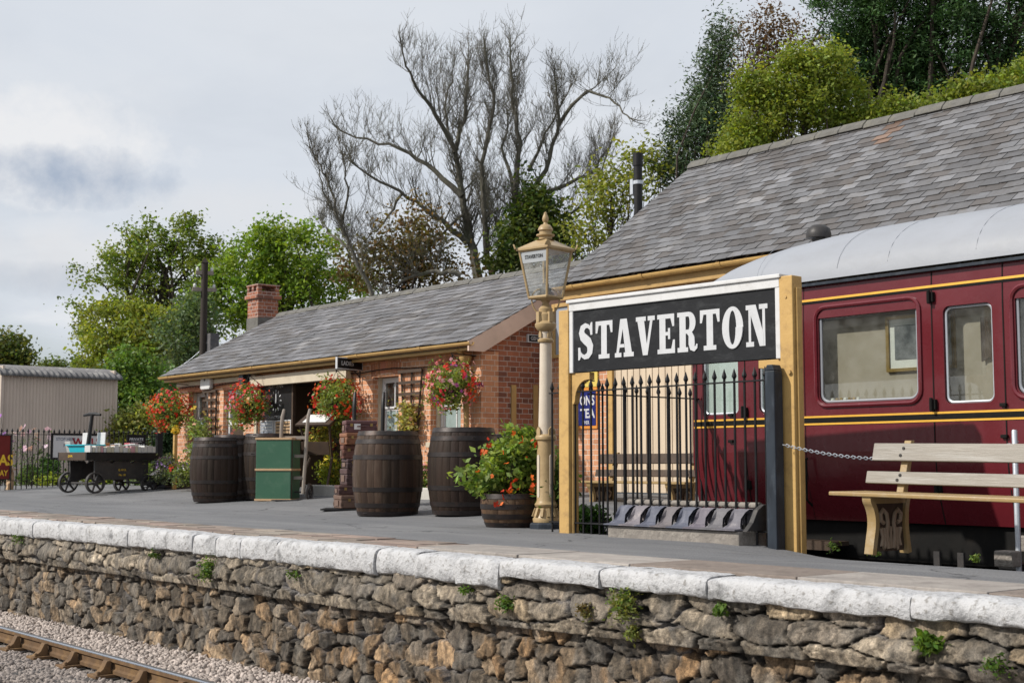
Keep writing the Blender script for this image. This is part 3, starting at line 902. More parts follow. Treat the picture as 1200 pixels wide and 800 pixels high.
m, nt_, b_, out_ = newmat('wall stone')
a_ = nt_.nodes.new('ShaderNodeAttribute'); a_.attribute_name = 'Col'
p_ = pos(nt_)
cc_ = mixc(nt_, 0.8, a_.outputs['Color'], mixc(nt_, ramp(nt_, noise(nt_, p_, 24, 8, 0.7, (1, 1, .6)), 0.3, 0.7), (0.35, 0.35, 0.36), (1.55, 1.48, 1.4)), 'MULTIPLY')
cc_ = mixc(nt_, 0.75, cc_, mixc(nt_, ramp(nt_, noise(nt_, p_, 95, 6, 0.75), 0.34, 0.66), (0.35, 0.35, 0.35), (1.6, 1.56, 1.5)), 'MULTIPLY')
nt_.links.new(cc_, b_.inputs['Base Color']); b_.inputs['Roughness'].default_value = 0.9
bump(nt_, b_, noise(nt_, p_, 42, 10, 0.75), 0.9, 0.022)
M['wallstone'] = m
stonewall('rubble_face', -22.5, 1.0, -1.42, -0.49, 0.21, 0.15, 0.15, 0.06,
          [(0.21, 0.175, 0.135, 0.24), (0.125, 0.108, 0.09, 0.16), (0.30, 0.225, 0.15, 0.22), (0.38, 0.265, 0.16, 0.22), (0.42, 0.27, 0.145, 0.16)], 5)
stonewall('corbel_course', -22.5, 1.0, -0.52, -0.115, 0.46, 0.15, 0.085, 0.042,
          [(0.33, 0.285, 0.225, 0.5), (0.23, 0.20, 0.165, 0.3), (0.40, 0.32, 0.22, 0.2)], 8, lip=0.05, mortar=(0.08, 0.075, 0.07))

random.seed(5)
jpx = [-140, -60, 0, 48, 105, 155, 228, 253, 281, 322, 361, 438, 484, 532, 583, 700, 825, 1063, 1290]
jx = [-22.4, -21.3] + [PY(p, 640, 6.03).x for p in jpx] + [-1.0, 1.0]
jx = sorted(j for j in jx)
jx = [j for i, j in enumerate(jx) if i == 0 or j - jx[i - 1] > 0.12]
prof = [(0.32, -0.01), (0.20, 0.002), (0.085, 0.0), (0.04, -0.006), (0.013, -0.02), (0.001, -0.045), (-0.003, -0.10), (0.0, -0.155), (0.008, -0.18), (0.03, -0.192), (0.20, -0.195)]
for i in range(len(jx) - 1):
    a, b = jx[i] + 0.005, jx[i + 1] - 0.005
    n = max(6, int((b - a) / 0.05))
    dy, dz, th = random.uniform(-0.015, 0.015), random.uniform(-0.008, 0.004), (random.uniform(1.0, 1.1) if b < PY(584, 640, 6.03).x + .05 else random.uniform(0.66, 0.72))
    rows = []
    for k in range(n + 1):
        t = k / n; xx = a + (b - a) * t
        en = 0.022 * (math.exp(-t * n / 1.0) + math.exp(-(1 - t) * n / 1.0))
        r = []
        for (py_, pz_) in prof:
            nn = float(fbm(np.array(xx * 9.0 + 40), np.array(pz_ * 11 + py_ * 7 + i * 3.1 + 30), 77)) - 0.5
            r.append((xx, edge(xx) + dy + py_ * 1.0 + en + nn * 0.04, pz_ * th + dz + nn * 0.02 * (1 if pz_ > -0.1 else 1.6) - en * 0.4))
        rows.append(r)
    mb = MB(); mb.grid(rows)
    m0 = len(prof); vs = mb.v
    mb.f.append(tuple(range(m0))); mb.f.append(tuple(reversed(range(n * m0, (n + 1) * m0))))
    mb.build('coping_stone', M['whitewash'], wall, smooth=True)

# ------------------------------------------------------------------ track
bal = MB(); bal.grid([[(x, y, -1.24 + (0.02 if y > 5.0 else -0.02)) for y in (-6, 0, 3.2, 4.9, 5.2, 6.3)] for x in gridline(-60, 20, 4)])
tag(bal.build('ballast_bed', M['ballast']), kind='structure')
# loose stones, ballast nobody could count
def rock_mesh(C, S, rng):
    base = np.array([(0, 0, 1), (0.9, 0, 0.35), (0.28, 0.85, 0.35), (-0.72, 0.53, 0.35), (-0.72, -0.53, 0.35), (0.28, -0.85, 0.35), (0.72, 0.53, -0.45), (-0.28, 0.85, -0.45), (-0.9, 0, -0.45), (-0.28, -0.85, -0.45), (0.72, -0.53, -0.45), (0, 0, -0.9)])
    tri = np.array([(0, 1, 2), (0, 2, 3), (0, 3, 4), (0, 4, 5), (0, 5, 1), (1, 6, 2), (2, 7, 3), (3, 8, 4), (4, 9, 5), (5, 10, 1), (6, 7, 2), (7, 8, 3), (8, 9, 4), (9, 10, 5), (10, 6, 1), (11, 7, 6), (11, 8, 7), (11, 9, 8), (11, 10, 9), (11, 6, 10)])
    n = len(C)
    V = base[None] * (1 + rng.uniform(-0.32, 0.32, (n, 12, 1)))
    q = rng.normal(size=(n, 3, 3)); Q, _ = np.linalg.qr(q)
    V = V * np.stack([rng.uniform(.8, 1.4, n), rng.uniform(.7, 1.1, n), rng.uniform(.5, .8, n)], -1)[:, None]
    V = np.einsum('nij,nkj->nki', Q, V) * S[:, None, None] + C[:, None]
    T = tri[None] + (np.arange(n) * 12)[:, None, None]
    return V.reshape(-1, 3), T.reshape(-1, 3)
n = 19000
C = np.stack([NR.uniform(-19.5, -7.5, n), NR.uniform(5.08, 6.16, n), np.full(n, -1.215)], -1)
C[:, 2] += NR.uniform(-0.01, 0.025, n) + (C[:, 1] - 5.1) * 0.02
C2 = np.stack([NR.uniform(-19, -9, 7000), NR.uniform(4.2, 4.98, 7000), np.full(7000, -1.235)], -1)
C = np.concatenate([C, C2])
S = NR.uniform(0.016, 0.034, len(C))
V, T = rock_mesh(C, S, NR)
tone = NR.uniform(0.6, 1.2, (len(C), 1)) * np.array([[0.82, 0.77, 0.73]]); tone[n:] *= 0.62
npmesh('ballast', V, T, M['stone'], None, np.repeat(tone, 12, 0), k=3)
tag(bpy.data.objects['ballast'], kind='stuff')

track = thing('railway_track', 'rusty bullhead rail in chairs on timber sleepers below the platform wall', 'railway track', (-12, 5.0, -1.3))
def rail(yc):
    mb = MB()
    pf = [(-0.03, 0), (0.03, 0), (0.032, 0.03), (0.01, 0.045), (0.009, 0.09), (0.033, 0.105), (0.034, 0.135)]
    pf = pf + [(-a, b) for a, b in reversed(pf)]
    pf = [pf[0]] + pf[1:7] + pf[7:13]
    mb.prism(pf, (-60, yc, -1.195), (0, 1, 0), (0, 0, 1), (1, 0, 0), 80)
    r = mb.build('rail', M['rust'], track)
    t = MB(); t.prism([(-0.034, 0.1355), (0.034, 0.1355), (0.033, 0.142), (0.022, 0.148), (-0.022, 0.148), (-0.033, 0.142)], (-60, yc, -1.195), (0, 1, 0), (0, 0, 1), (1, 0, 0), 80)
    t.build('rail_head', M['railtop'], r)
rail(5.06); rail(3.56)
xx = -21.0
k = 0
while xx < -6.0:
    mb = MB(); mb.bb(xx - 0.125, xx + 0.125, 3.0, 5.56, -1.33, -1.222); sl_ = mb.build('sleeper', M['sleeper'], track, bevel=0.012)
    for yc in (5.06, 3.56):
        cbm = MB()
        cbm.bb(xx - 0.1, xx + 0.1, yc - 0.2, yc + 0.2, -1.2215, -1.193)
        for s in (-1, 1):
            cbm.prism([(0.035, 0), (0.17, 0), (0.11, 0.045), (0.075, 0.115), (0.042, 0.115), (0.036, 0.05)], (xx - 0.045, yc, -1.1925), (0, s, 0), (0, 0, 1), (1, 0, 0), 0.09)
            cbm.lathe([(0.016, 0), (0.016, 0.03), (0.01, 0.034)], 6, (xx + 0.07, yc + s * 0.165, -1.1925))
        cbm.build('rail_chair', M['rust'], track, bevel=0.005)
    xx += 0.76

# ================================================================== helpers for buildings
def wall_cells(mb, u0, u1, z0, z1, holes, t0, t1, axis='x'):
    """solid wall between thickness coordinates t0..t1 with rectangular openings (u0,u1,z0,z1), pieces butted"""
    us = sorted({u0, u1, *[h[0] for h in holes], *[h[1] for h in holes]}); zs = sorted({z0, z1, *[h[2] for h in holes], *[h[3] for h in holes]})
    us = [u for u in us if u0 <= u <= u1]; zs = [z for z in zs if z0 <= z <= z1]
    def solid(i, j):
        if i < 0 or j < 0 or i >= len(us) - 1 or j >= len(zs) - 1: return False
        uc, zc = (us[i] + us[i + 1]) / 2, (zs[j] + zs[j + 1]) / 2
        return not any(h[0] < uc < h[1] and h[2] < zc < h[3] for h in holes)
    P = (lambda u, t, z: (u, t, z)) if axis == 'x' else (lambda u, t, z: (t, u, z))
    for i in range(len(us) - 1):
        for j in range(len(zs) - 1):
            if not solid(i, j): continue
            a, b, c, d = us[i], us[i + 1], zs[j], zs[j + 1]
            q = [[P(a, t0, c), P(b, t0, c), P(b, t0, d), P(a, t0, d)], [P(a, t1, c), P(b, t1, c), P(b, t1, d), P(a, t1, d)]]
            mb.add(q[0], [(0, 1, 2, 3)]); mb.add(q[1], [(3, 2, 1, 0)])
            for (di, dj, e) in ((-1, 0, (a, a, c, d)), (1, 0, (b, b, c, d)), (0, -1, (a, b, c, c)), (0, 1, (a, b, d, d))):
                if not solid(i + di, j + dj):
                    if di: mb.add([P(e[0], t0, c), P(e[0], t1, c), P(e[0], t1, d), P(e[0], t0, d)], [(0, 1, 2, 3)])
                    else: mb.add([P(a, t0, e[2]), P(b, t0, e[2]), P(b, t1, e[2]), P(a, t1, e[2])], [(0, 1, 2, 3)])

def slates(name, parent, x0, x1, ye, ze, yr, zr, w, ex, seed, pal, lift=0.018, streak=None):
    """courses of slates from eave (ye,ze) to ridge (yr,zr) between x0 and x1; every slate a slab of its own"""
    rng = random.Random(seed)
    L = math.hypot(yr - ye, zr - ze); d = Vector((0, (yr - ye) / L, (zr - ze) / L)); nrm = Vector((0, -d.z, d.y))
    if nrm.z < 0: nrm = -nrm
    rows = int(L / ex) + 1
    mb = MB()
    for r in range(rows):
        s0 = r * ex - 0.03; s1 = min(L, s0 + ex * 1.5)
        off = (w / 2 if r % 2 else 0) + rng.uniform(-0.02, 0.02)
        x = x0 - off
        while x < x1:
            a, b = max(x, x0), min(x + w, x1); x += w
            if b - a < 0.03: continue
            k = rng.gauss(1.0, 0.14)
            p = rng.random()
            c = pal[0] if p < 0.46 else (pal[1] if p < 0.72 else (pal[2] if p < 0.96 else pal[3]))
            if streak and abs((a + b) / 2 - streak[0] - (L - s0) * streak[2]) < 0.13 and s0 > L - streak[1]: c = (1.5, 1.0, 0.72)
            mb.tint(tuple(max(0.2, k * q) for q in c))
            tl = rng.uniform(-0.004, 0.004); sl2 = s0 + rng.uniform(-0.02, 0.02) * (1 if r else 0.4)
            th = 0.008
            lf = lift + rng.uniform(-0.002, 0.004)
            P = lambda xx, s, h: Vector((xx, ye, ze)) + d * s + nrm * h
            g = 0.005
            cr = rng.uniform(0, 0.02) if rng.random() < 0.25 else 0
            top = [P(a + g, sl2 + cr, lf + tl), P(b - g, sl2 + (cr if rng.random() < .5 else 0), lf - tl), P(b - g, s1, 0.002 - tl * .3), P(a + g, s1, 0.002 + tl * .3)]
            bot = [q - nrm * th for q in top]
            mb.add(top + bot, [(0, 1, 2, 3), (0, 4, 5, 1), (1, 5, 6, 2), (3, 7, 4, 0)])
    o = mb.build(name, M['slate'], parent)
    # solid deck under the slates
    dk = MB(); t = 0.06
    dk.prism([(ye + 0.02, ze - 0.035), (yr, zr - 0.02), (yr, zr - 0.02 - t), (ye + 0.02, ze - 0.035 - t)], (x0 + 0.05, 0, 0), (0, 1, 0), (0, 0, 1), (1, 0, 0), x1 - x0 - 0.1)
    return o, dk

PAL1 = [(0.98, 0.98, 1.0), (1.18, 1.18, 1.21), (0.75, 0.71, 0.68), (1.35, 1.33, 1.3)]
PAL2 = [(0.88, 0.88, 0.89), (1.14, 1.16, 1.19), (0.68, 0.63, 0.59), (1.34, 1.34, 1.34)]

def gutter(mb, x0, x1, y, z, r=0.055, step=1.83):
    n = 8; pr = []
    for i in range(n + 1): 
        a = PI + PI * i / n; pr.append((r * math.cos(a), r * math.sin(a)))
    inner = [(q[0] * 0.86, q[1] * 0.86 + 0.0) for q in reversed(pr)]
    mb.prism(pr + inner, (x0, y, z), (0, 1, 0), (0, 0, 1), (1, 0, 0), x1 - x0)
    x = x0 + 0.4
    while x < x1:
        r2 = r * 1.16
        pr2 = [(r2 * math.cos(PI + PI * i / n), r2 * math.sin(PI + PI * i / n)) for i in range(n + 1)]
        mb.prism(pr2 + [(q[0] * 0.9, q[1] * 0.9) for q in reversed(pr2)], (x, y, z + 0.004), (0, 1, 0), (0, 0, 1), (1, 0, 0), 0.07)
        x += step

def sash(parent, x0, x1, z0, z1, y, bars=1, top_glass='glass', low='curtain'):
    """sash window facing -y: outer frame, two sashes with vertical bars, panes"""
    f = MB(); w = 0.05
    f.bb(x0, x0 + w, y - 0.03, y + 0.05, z0, z1); f.bb(x1 - w, x1, y - 0.03, y + 0.05, z0, z1)
    f.bb(x0 + w, x1 - w, y - 0.03, y + 0.05, z1 - w, z1); f.bb(x0 + w, x1 - w, y - 0.045, y + 0.05, z0, z0 + 0.06)
    win = f.build('window', M['white'], parent, bevel=0.004)
    zm = (z0 + z1) / 2 + 0.02
    s = MB(); xa, xb = x0 + w, x1 - w
    for (a, b, yy) in ((zm + 0.001, z1 - w, y - 0.005), (z0 + 0.06, zm, y + 0.022)):
        s.bb(xa, xa + 0.03, yy - 0.012, yy + 0.012, a, b); s.bb(xb - 0.03, xb, yy - 0.012, yy + 0.012, a, b)
        s.bb(xa + 0.03, xb - 0.03, yy - 0.012, yy + 0.012, a, a + 0.035); s.bb(xa + 0.03, xb - 0.03, yy - 0.012, yy + 0.012, b - 0.035, b)
        for i in range(bars):
            xm = xa + (xb - xa) * (i + 1) / (bars + 1)
            s.bb(xm - 0.011, xm + 0.011, yy - 0.011, yy + 0.011, a + 0.035, b - 0.035)
    s.build('sash', M['white'], win)
    g = MB(); g.bb(xa + 0.01, xb - 0.01, y - 0.004, y + 0.0, zm + 0.01, z1 - w - 0.005); g.build('pane', M[top_glass], win)
    g = MB(); g.bb(xa + 0.01, xb - 0.01, y + 0.022, y + 0.026, z0 + 0.065, zm - 0.005); g.build('pane', M[low], win)
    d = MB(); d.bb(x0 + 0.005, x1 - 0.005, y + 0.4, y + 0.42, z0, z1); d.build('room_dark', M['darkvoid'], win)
    return win

def soldier(mb, x0, x1, y, z0, z1, arch=0.0, gap=0.0, proud=0.006, bw=0.075, seed=1):
    rng = random.Random(seed); n = max(2, int((x1 - x0) / (bw + gap)))
    for i in range(n):
        a = x0 + (x1 - x0) * i / n; b = x0 + (x1 - x0) * (i + 1) / n
        t = (i + 0.5) / n * 2 - 1; up = arch * (1 - t * t); ang = -t * arch * 2.2
        k = rng.uniform(0.75, 1.15); mb.tint((k, k * rng.uniform(.9, 1.05), k * rng.uniform(.85, 1.05)))
        cx_, cz_ = (a + b) / 2, (z0 + z1) / 2 + up
        mb.box((cx_, y - proud / 2 + 0.02, cz_), (b - a - max(gap, 0.012), proud + 0.04, z1 - z0), roty(-ang))

# ================================================================== small brick station building
Y1 = 12.8
b1 = thing('brick_station_building', 'low red brick station building with slate roof and open waiting recess', 'building', (-21.5, 15.3, 0.2))
XR, XL = -16.5, -27.0
ZE1 = 2.47; YR1, ZR1 = 15.3, 4.03
g0 = 0.05
def X1(px, py=470): return PY(px, py, Y1).x
def Z1(px, py): return PY(px, py, Y1).z
op = dict(w1=(X1(221), X1(244), 1.0, Z1(230, 459)), dr=(X1(262), X1(286), 0.1, Z1(272, 456)), rec=(X1(304), X1(412), 0.0, 2.19),
          w3=(X1(436.5), X1(467), 1.02, Z1(450, 441)), w4=(X1(504.5), X1(540), 1.02, Z1(523, 437)))
mb = MB()
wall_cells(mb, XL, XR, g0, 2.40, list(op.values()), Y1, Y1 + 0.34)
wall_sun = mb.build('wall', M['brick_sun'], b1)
mb = MB()
# gable end with its triangle, rear wall and far end
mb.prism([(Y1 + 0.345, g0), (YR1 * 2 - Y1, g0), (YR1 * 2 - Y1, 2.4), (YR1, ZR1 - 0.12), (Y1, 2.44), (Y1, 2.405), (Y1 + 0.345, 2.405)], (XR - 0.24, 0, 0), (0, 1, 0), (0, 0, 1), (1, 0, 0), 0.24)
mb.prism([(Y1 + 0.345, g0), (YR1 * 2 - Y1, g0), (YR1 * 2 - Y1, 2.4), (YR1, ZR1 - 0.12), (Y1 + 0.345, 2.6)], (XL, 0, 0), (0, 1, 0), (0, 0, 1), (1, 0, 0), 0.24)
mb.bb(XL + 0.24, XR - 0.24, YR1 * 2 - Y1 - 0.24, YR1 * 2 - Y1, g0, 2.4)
mb.build('gable_wall', M['brick_shade'], b1)
so_, dk_ = slates('roof', b1, XL - 0.16, XR + 0.165, Y1 - 0.34, ZE1 + 0.06, YR1, ZR1, 0.34, 0.20, 3, PAL1)
dk_.build('roof_deck', M['brownwood'], b1)
mb = MB(); mb.prism([(YR1, ZR1), (2 * YR1 - Y1 + 0.34, ZE1 + 0.06), (2 * YR1 - Y1 + 0.34, ZE1), (YR1, ZR1 - 0.08)], (XL - 0.16, 0, 0), (0, 1, 0), (0, 0, 1), (1, 0, 0), XR - XL + 0.3)
mb.build('rear_roof', M['slate'], b1)
mb = MB()
x = XL - 0.16
while x < XR + 0.1:
    mb.prism([(-0.13, -0.06), (-0.11, -0.02), (-0.03, 0.05), (0.03, 0.05), (0.11, -0.02), (0.13, -0.06)], (x + 0.004, YR1, ZR1 + 0.015 + random.uniform(-.006, .006)), (0, 1, 0), (0, 0, 1), (1, 0, 0), 0.44)
    x += 0.45
mb.build('ridge', M['lead'], b1, bevel=0.012)
mb = MB(); mb.bb(XL - 0.14, XR + 0.12, Y1 - 0.27, Y1 - 0.245, ZE1 - 0.075, ZE1 + 0.02)
mb.bb(XL - 0.14, XR + 0.12, Y1 - 0.245, Y1 - 0.002, ZE1 - 0.065, ZE1 - 0.045)
mb.build('fascia', M['ochre_dk'], b1)
mb = MB(); gutter(mb, XL - 0.2, XR + 0.2, Y1 - 0.34, ZE1 + 0.035); mb.build('gutter', M['ochre_dk'], b1)
# barge boards on the gable facing the lamp
mb = MB()
sl1 = (ZR1 - ZE1) / (YR1 - Y1 + 0.34)
zr_ = ZR1 - 0.02
mb.prism([(Y1 - 0.36, ZE1 + 0.055), (Y1 - 0.36, ZE1 - 0.10), (Y1 - 0.06, ZE1 - 0.10), (Y1 + 0.12, ZE1 - 0.0), (YR1, zr_ - 0.24), (YR1, zr_ + 0.025)], (XR + 0.121, 0, 0), (0, 1, 0), (0, 0, 1), (1, 0, 0), 0.035)
mb.build('barge_board', M['pinkcream'], b1, bevel=0.004)
mb = MB(); mb.prism([(Y1 - 0.25, ZE1 - 0.02), (Y1 + 0.02, ZE1 - 0.02), (YR1, zr_ - 0.14), (YR1, zr_ - 0.06)], (XR + 0.001, 0, 0), (0, 1, 0), (0, 0, 1), (1, 0, 0), 0.119)
mb.build('soffit', M['pinkcream'], b1)
# soldier courses over the openings and the frieze left of the recess
for i, k in enumerate(('w3', 'w4', 'w1', 'dr')):
    a, b, c, d = op[k]; mb = MB()
    if i < 2: soldier(mb, a - 0.06, b + 0.06, Y1, d + 0.002, d + 0.21, arch=0.05, seed=i + 1)
    else: soldier(mb, a - 0.05, b + 0.05, Y1, d + 0.002, d + 0.05, seed=i + 5, bw=0.11)
    mb.build('brick_arch', M['brick_plain'], b1, bevel=0.004)
mb = MB(); soldier(mb, XL + 0.02, op['rec'][0] - 0.14, Y1, Z1(230, 459) + 0.07, 2.30, gap=0.035, proud=0.035, bw=0.085, seed=9)
mb.build('brick_frieze', M['brick_plain'], b1, bevel=0.004)
mb = MB(); mb.bb(XL - 0.02, op['rec'][0] - 0.12, Y1 - 0.045, Y1 - 0.003, 2.30, 2.385); mb.build('cornice', M['stonepaint'], b1)
# windows and the white framed door
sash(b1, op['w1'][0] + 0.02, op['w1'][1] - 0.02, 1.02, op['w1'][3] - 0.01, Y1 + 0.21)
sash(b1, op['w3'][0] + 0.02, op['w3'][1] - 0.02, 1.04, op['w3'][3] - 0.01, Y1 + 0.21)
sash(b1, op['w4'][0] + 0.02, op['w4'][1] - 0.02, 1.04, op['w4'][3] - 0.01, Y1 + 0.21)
for k in ('w1', 'w3', 'w4'):
    a, b, c, d = op[k]
    mb = MB(); mb.bb(a - 0.05, b + 0.05, Y1 - 0.06, Y1 + 0.2, c - 0.085, c - 0.001); mb.build('window_sill', M['stonepaint'], b1, bevel=0.006)
    mb = MB(); mb.bb(a + 0.002, a + 0.035, Y1 + 0.11, Y1 + 0.175, c + 0.002, d - 0.003); mb.build('reveal_lining', M['stonepaint'], b1)
a, b, c, d = op['dr']
mb = MB(); mb.bb(a + 0.01, a + 0.09, Y1 + 0.1, Y1 + 0.17, g0, d - 0.01); mb.bb(b - 0.09, b - 0.01, Y1 + 0.1, Y1 + 0.17, g0, d - 0.01); mb.bb(a + 0.09, b - 0.09, Y1 + 0.1, Y1 + 0.17, d - 0.09, d - 0.01); mb.bb(a + 0.09, b - 0.09, Y1 + 0.1, Y1 + 0.17, 1.45, 1.52)
dr = mb.build('door', M['white'], b1, bevel=0.004)
mb = MB(); mb.bb(a + 0.09, b - 0.09, Y1 + 0.13, Y1 + 0.16, g0, 1.45); mb.build('door_leaf', M['brownwood'], dr)
mb = MB(); mb.bb(a + 0.09, b - 0.09, Y1 + 0.13, Y1 + 0.135, 1.52, d - 0.09); mb.build('fanlight', M['glass'], dr)
# recess: beam, posts, lining
a, b, c, d = op['rec']
mb = MB(); zb0, zb1 = d + 0.0, 2.345
mb.bb(a - 0.12, b + 0.06, Y1 - 0.16, Y1 - 0.047, d - 0.04, zb1); mb.build('recess_beam', M['stonepaint'], b1, bevel=0.005)
mb = MB(); mb.bb(a - 0.13, a - 0.03, Y1 - 0.045, Y1 - 0.003, g0, d - 0.045); mb.build('recess_post', M['stonepaint'], b1, bevel=0.005)
mb = MB()
Yb = Y1 + 1.75
mb.bb(a + 0.002, b - 0.002, Yb, Yb + 0.05, g0, 2.2)
for i in range(int((b - a) / 0.14)): mb.bb(a + 0.02 + i * 0.14, a + 0.14 + i * 0.14, Yb - 0.012, Yb - 0.001, g0 + 0.1, 2.0)
mb.bb(a - 0.05, a - 0.001, Y1 + 0.345, Yb, g0, 2.2); mb.bb(b + 0.001, b + 0.05, Y1 + 0.345, Yb, g0, 2.2)
mb.build('recess_lining', M['panel'], b1)
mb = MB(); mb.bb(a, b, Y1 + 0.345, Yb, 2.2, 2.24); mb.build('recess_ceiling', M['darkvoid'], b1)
mb = MB(); xm = PY(377, 490, Yb).x
mb.bb(xm - 0.9, xm - 0.82, Yb - 0.05, Yb - 0.013, 0.2, 1.95); mb.bb(xm - 0.05, xm + 0.03, Yb - 0.05, Yb - 0.013, 0.2, 1.95); mb.bb(xm - 0.819, xm - 0.051, Yb - 0.05, Yb - 0.013, 1.87, 1.95)
dd = mb.build('inner_door', M['brownwood'], b1); mb = MB(); mb.bb(xm - 0.818, xm - 0.052, Yb - 0.035, Yb - 0.013, 0.2, 1.868); mb.build('door_leaf', M['panel'], dd)
# chimney
cx = PY(308, 370, YR1).x
def stack(mb, w, dpt, z0, z1): mb.bb(cx - w / 2, cx + w / 2, YR1 - dpt / 2, YR1 + dpt / 2, z0, z1)
cyo = -0.0
pc = PY(307, 335, YR1)
ztop = pc.z
mb = MB(); stack(mb, 0.50, 0.52, 3.4, ztop - 0.33); stack(mb, 0.61, 0.63, ztop - 0.33, ztop - 0.24); stack(mb, 0.54, 0.56, ztop - 0.24, ztop - 0.16)
for sx_ in (-1, 0, 1):
    for sy_ in (-1, 1):
        mb.bb(cx + sx_ * 0.215 - 0.05, cx + sx_ * 0.215 + 0.05, YR1 + sy_ * 0.225 - 0.05, YR1 + sy_ * 0.225 + 0.05, ztop - 0.16, ztop - 0.04)
stack(mb, 0.56, 0.58, ztop - 0.04, ztop)
ch = mb.build('chimney', M['brick_shade'], b1, bevel=0.006)
mb = MB(); mb.bb(cx - 0.265, cx + 0.265, YR1 - 0.275, YR1 + 0.275, 3.6, ZR1 + 0.12 - 0.13); mb.build('lead_flashing', M['lead'], ch)
# downpipe with hopper and shoe
mb = MB()
xd = X1(552); yd = Y1 - 0.09
mb.lathe([(0.045, 0), (0.05, 0.04), (0.085, 0.13), (0.10, 0.15), (0.10, 0.19)], 12, (xd, yd - 0.02, ZE1 - 0.33))
mb.tube([(xd, yd - 0.18, ZE1 - 0.02), (xd, yd - 0.1, ZE1 - 0.12), (xd, yd, ZE1 - 0.16)], 0.04, 10)
mb.tube([(xd, yd, ZE1 - 0.34), (xd, yd, 1.12), (xd + 0.05, yd - 0.02, 1.03), (xd + 0.42, yd - 0.12, 0.92), (xd + 0.5, yd - 0.14, 0.84)], 0.042, 12)
for z in (2.0, 1.55, 1.14): mb.lathe([(0.054, 0), (0.054, 0.05)], 12, (xd, yd, z))
mb.build('downpipe', M['ochre_dk'], b1, smooth=True)
# cable along the eaves, straps on the gable
mb = MB(); mb.tube([(XL + 0.2 + i * 0.5, Y1 - 0.06, 2.27 + 0.02 * math.sin(i * 1.7) - 0.002 * i) for i in range(21)], 0.011, 5); mb.build('cable', M['black'], b1)
mb = MB()
for px in (601, 627):
    p = PX(px, 480, XR); mb.bb(XR + 0.002, XR + 0.035, p.y - 0.045, p.y + 0.045, 0.4, PX(px, 451, XR).z)
mb.build('gable_batten', M['ochre_dk'], b1, bevel=0.004)

# ================================================================== large station building behind the coach
Y2, Y2E = 14.05, 13.75
ZE2 = 3.38
XL2 = -15.82
YR2, ZR2 = 16.8, 5.71
XR2 = 6.0
b2 = thing('station_house', 'tall station house with long slate roof standing behind the maroon coach', 'building', (-8, 16, 0.0))
mb = MB()
xpl = PY(714, 500, Y2).x          # where the brick ends and the boarding begins
mb.bb(XR + 0.003, xpl, Y2, Y2 + 0.24, -0.1, 3.05); mb.build('wall', M['brick_sun'], b2)
mb = MB()
mb.prism([(Y2 + 0.24, -0.1), (2 * YR2 - Y2, -0.1), (2 * YR2 - Y2, 3.2), (YR2, ZR2 - 0.14), (Y2 + 0.241, 3.43)], (XL2, 0, 0), (0, 1, 0), (0, 0, 1), (1, 0, 0), 0.24)
mb.bb(XL2 + 0.24, XR2, 2 * YR2 - Y2 - 0.24, 2 * YR2 - Y2, -0.1, 3.2)
mb.prism([(Y2 + 0.24, -0.1), (2 * YR2 - Y2, -0.1), (2 * YR2 - Y2, 3.2), (YR2, ZR2 - 0.14), (Y2 + 0.241, 3.43)], (XR2 - 0.24, 0, 0), (0, 1, 0), (0, 0, 1), (1, 0, 0), 0.24)
mb.build('gable_wall', M['brick_shade'], b2)
mb = MB(); zpl = PY(760, 577, Y2).z
x = xpl + 0.11
while x < XR2:
    mb.bb(x + 0.004, x + 0.126, Y2 + 0.012, Y2 + 0.05, zpl, 3.05); mb.bb(x - 0.012, x + 0.018, Y2 + 0.0, Y2 + 0.0119, zpl, 3.05); x += 0.13
mb.bb(xpl + 0.11, XR2, Y2 + 0.051, Y2 + 0.2, -0.1, 3.05)
mb.build('boarding', M['boards'], b2)
mb = MB(); mb.bb(xpl + 0.11, XR2, Y2 - 0.03, Y2 + 0.05, -0.1, zpl - 0.002); mb.build('plinth', M['plinth'], b2)
mb = MB(); mb.bb(xpl + 0.002, xpl + 0.108, Y2 - 0.04, Y2 + 0.2, -0.1, 3.05); mb.build('corner_post', M['ochre'], b2, bevel=0.006)
mb = MB(); mb.bb(XL2, XR2, Y2 - 0.03, Y2 + 0.2, 3.051, 3.2); mb.build('wall_plate', M['pinkcream'], b2)
mb = MB(); mb.bb(XL2 - 0.02, XR2, Y2E + 0.07, Y2E + 0.10, ZE2 - 0.19, ZE2 - 0.0); mb.bb(XL2 - 0.02, XR2, Y2E + 0.101, Y2 - 0.031, ZE2 - 0.18, ZE2 - 0.15)
mb.build('fascia', M['ochre_dk'], b2)
mb = MB(); gutter(mb, XL2 - 0.05, XR2, Y2E, ZE2 + 0.0, 0.065, 1.5); mb.build('gutter', M['ochre'], b2)
s2, dk2 = slates('roof', b2, XL2, XR2, Y2E - 0.02, ZE2 + 0.05, YR2, ZR2, 0.27, 0.175, 14, PAL2, streak=(PY(1048, 150, 16.6).x, 0.9, 0.0))
dk2.build('roof_deck', M['brownwood'], b2)
mb = MB(); mb.prism([(YR2, ZR2), (2 * YR2 - Y2E, ZE2 + 0.06), (2 * YR2 - Y2E, ZE2), (YR2, ZR2 - 0.08)], (XL2, 0, 0), (0, 1, 0), (0, 0, 1), (1, 0, 0), XR2 - XL2)
mb.build('rear_roof', M['slate'], b2)
mb = MB(); x = XL2
while x < XR2:
    mb.prism([(-0.15, -0.09), (-0.12, -0.03), (-0.03, 0.05), (0.03, 0.05), (0.12, -0.03), (0.15, -0.09)], (x + 0.004, YR2, ZR2 + 0.03 + random.uniform(-.008, .008)), (0, 1, 0), (0, 0, 1), (1, 0, 0), 0.44)
    x += 0.45
mb.build('ridge', M['lead'], b2, bevel=0.014)
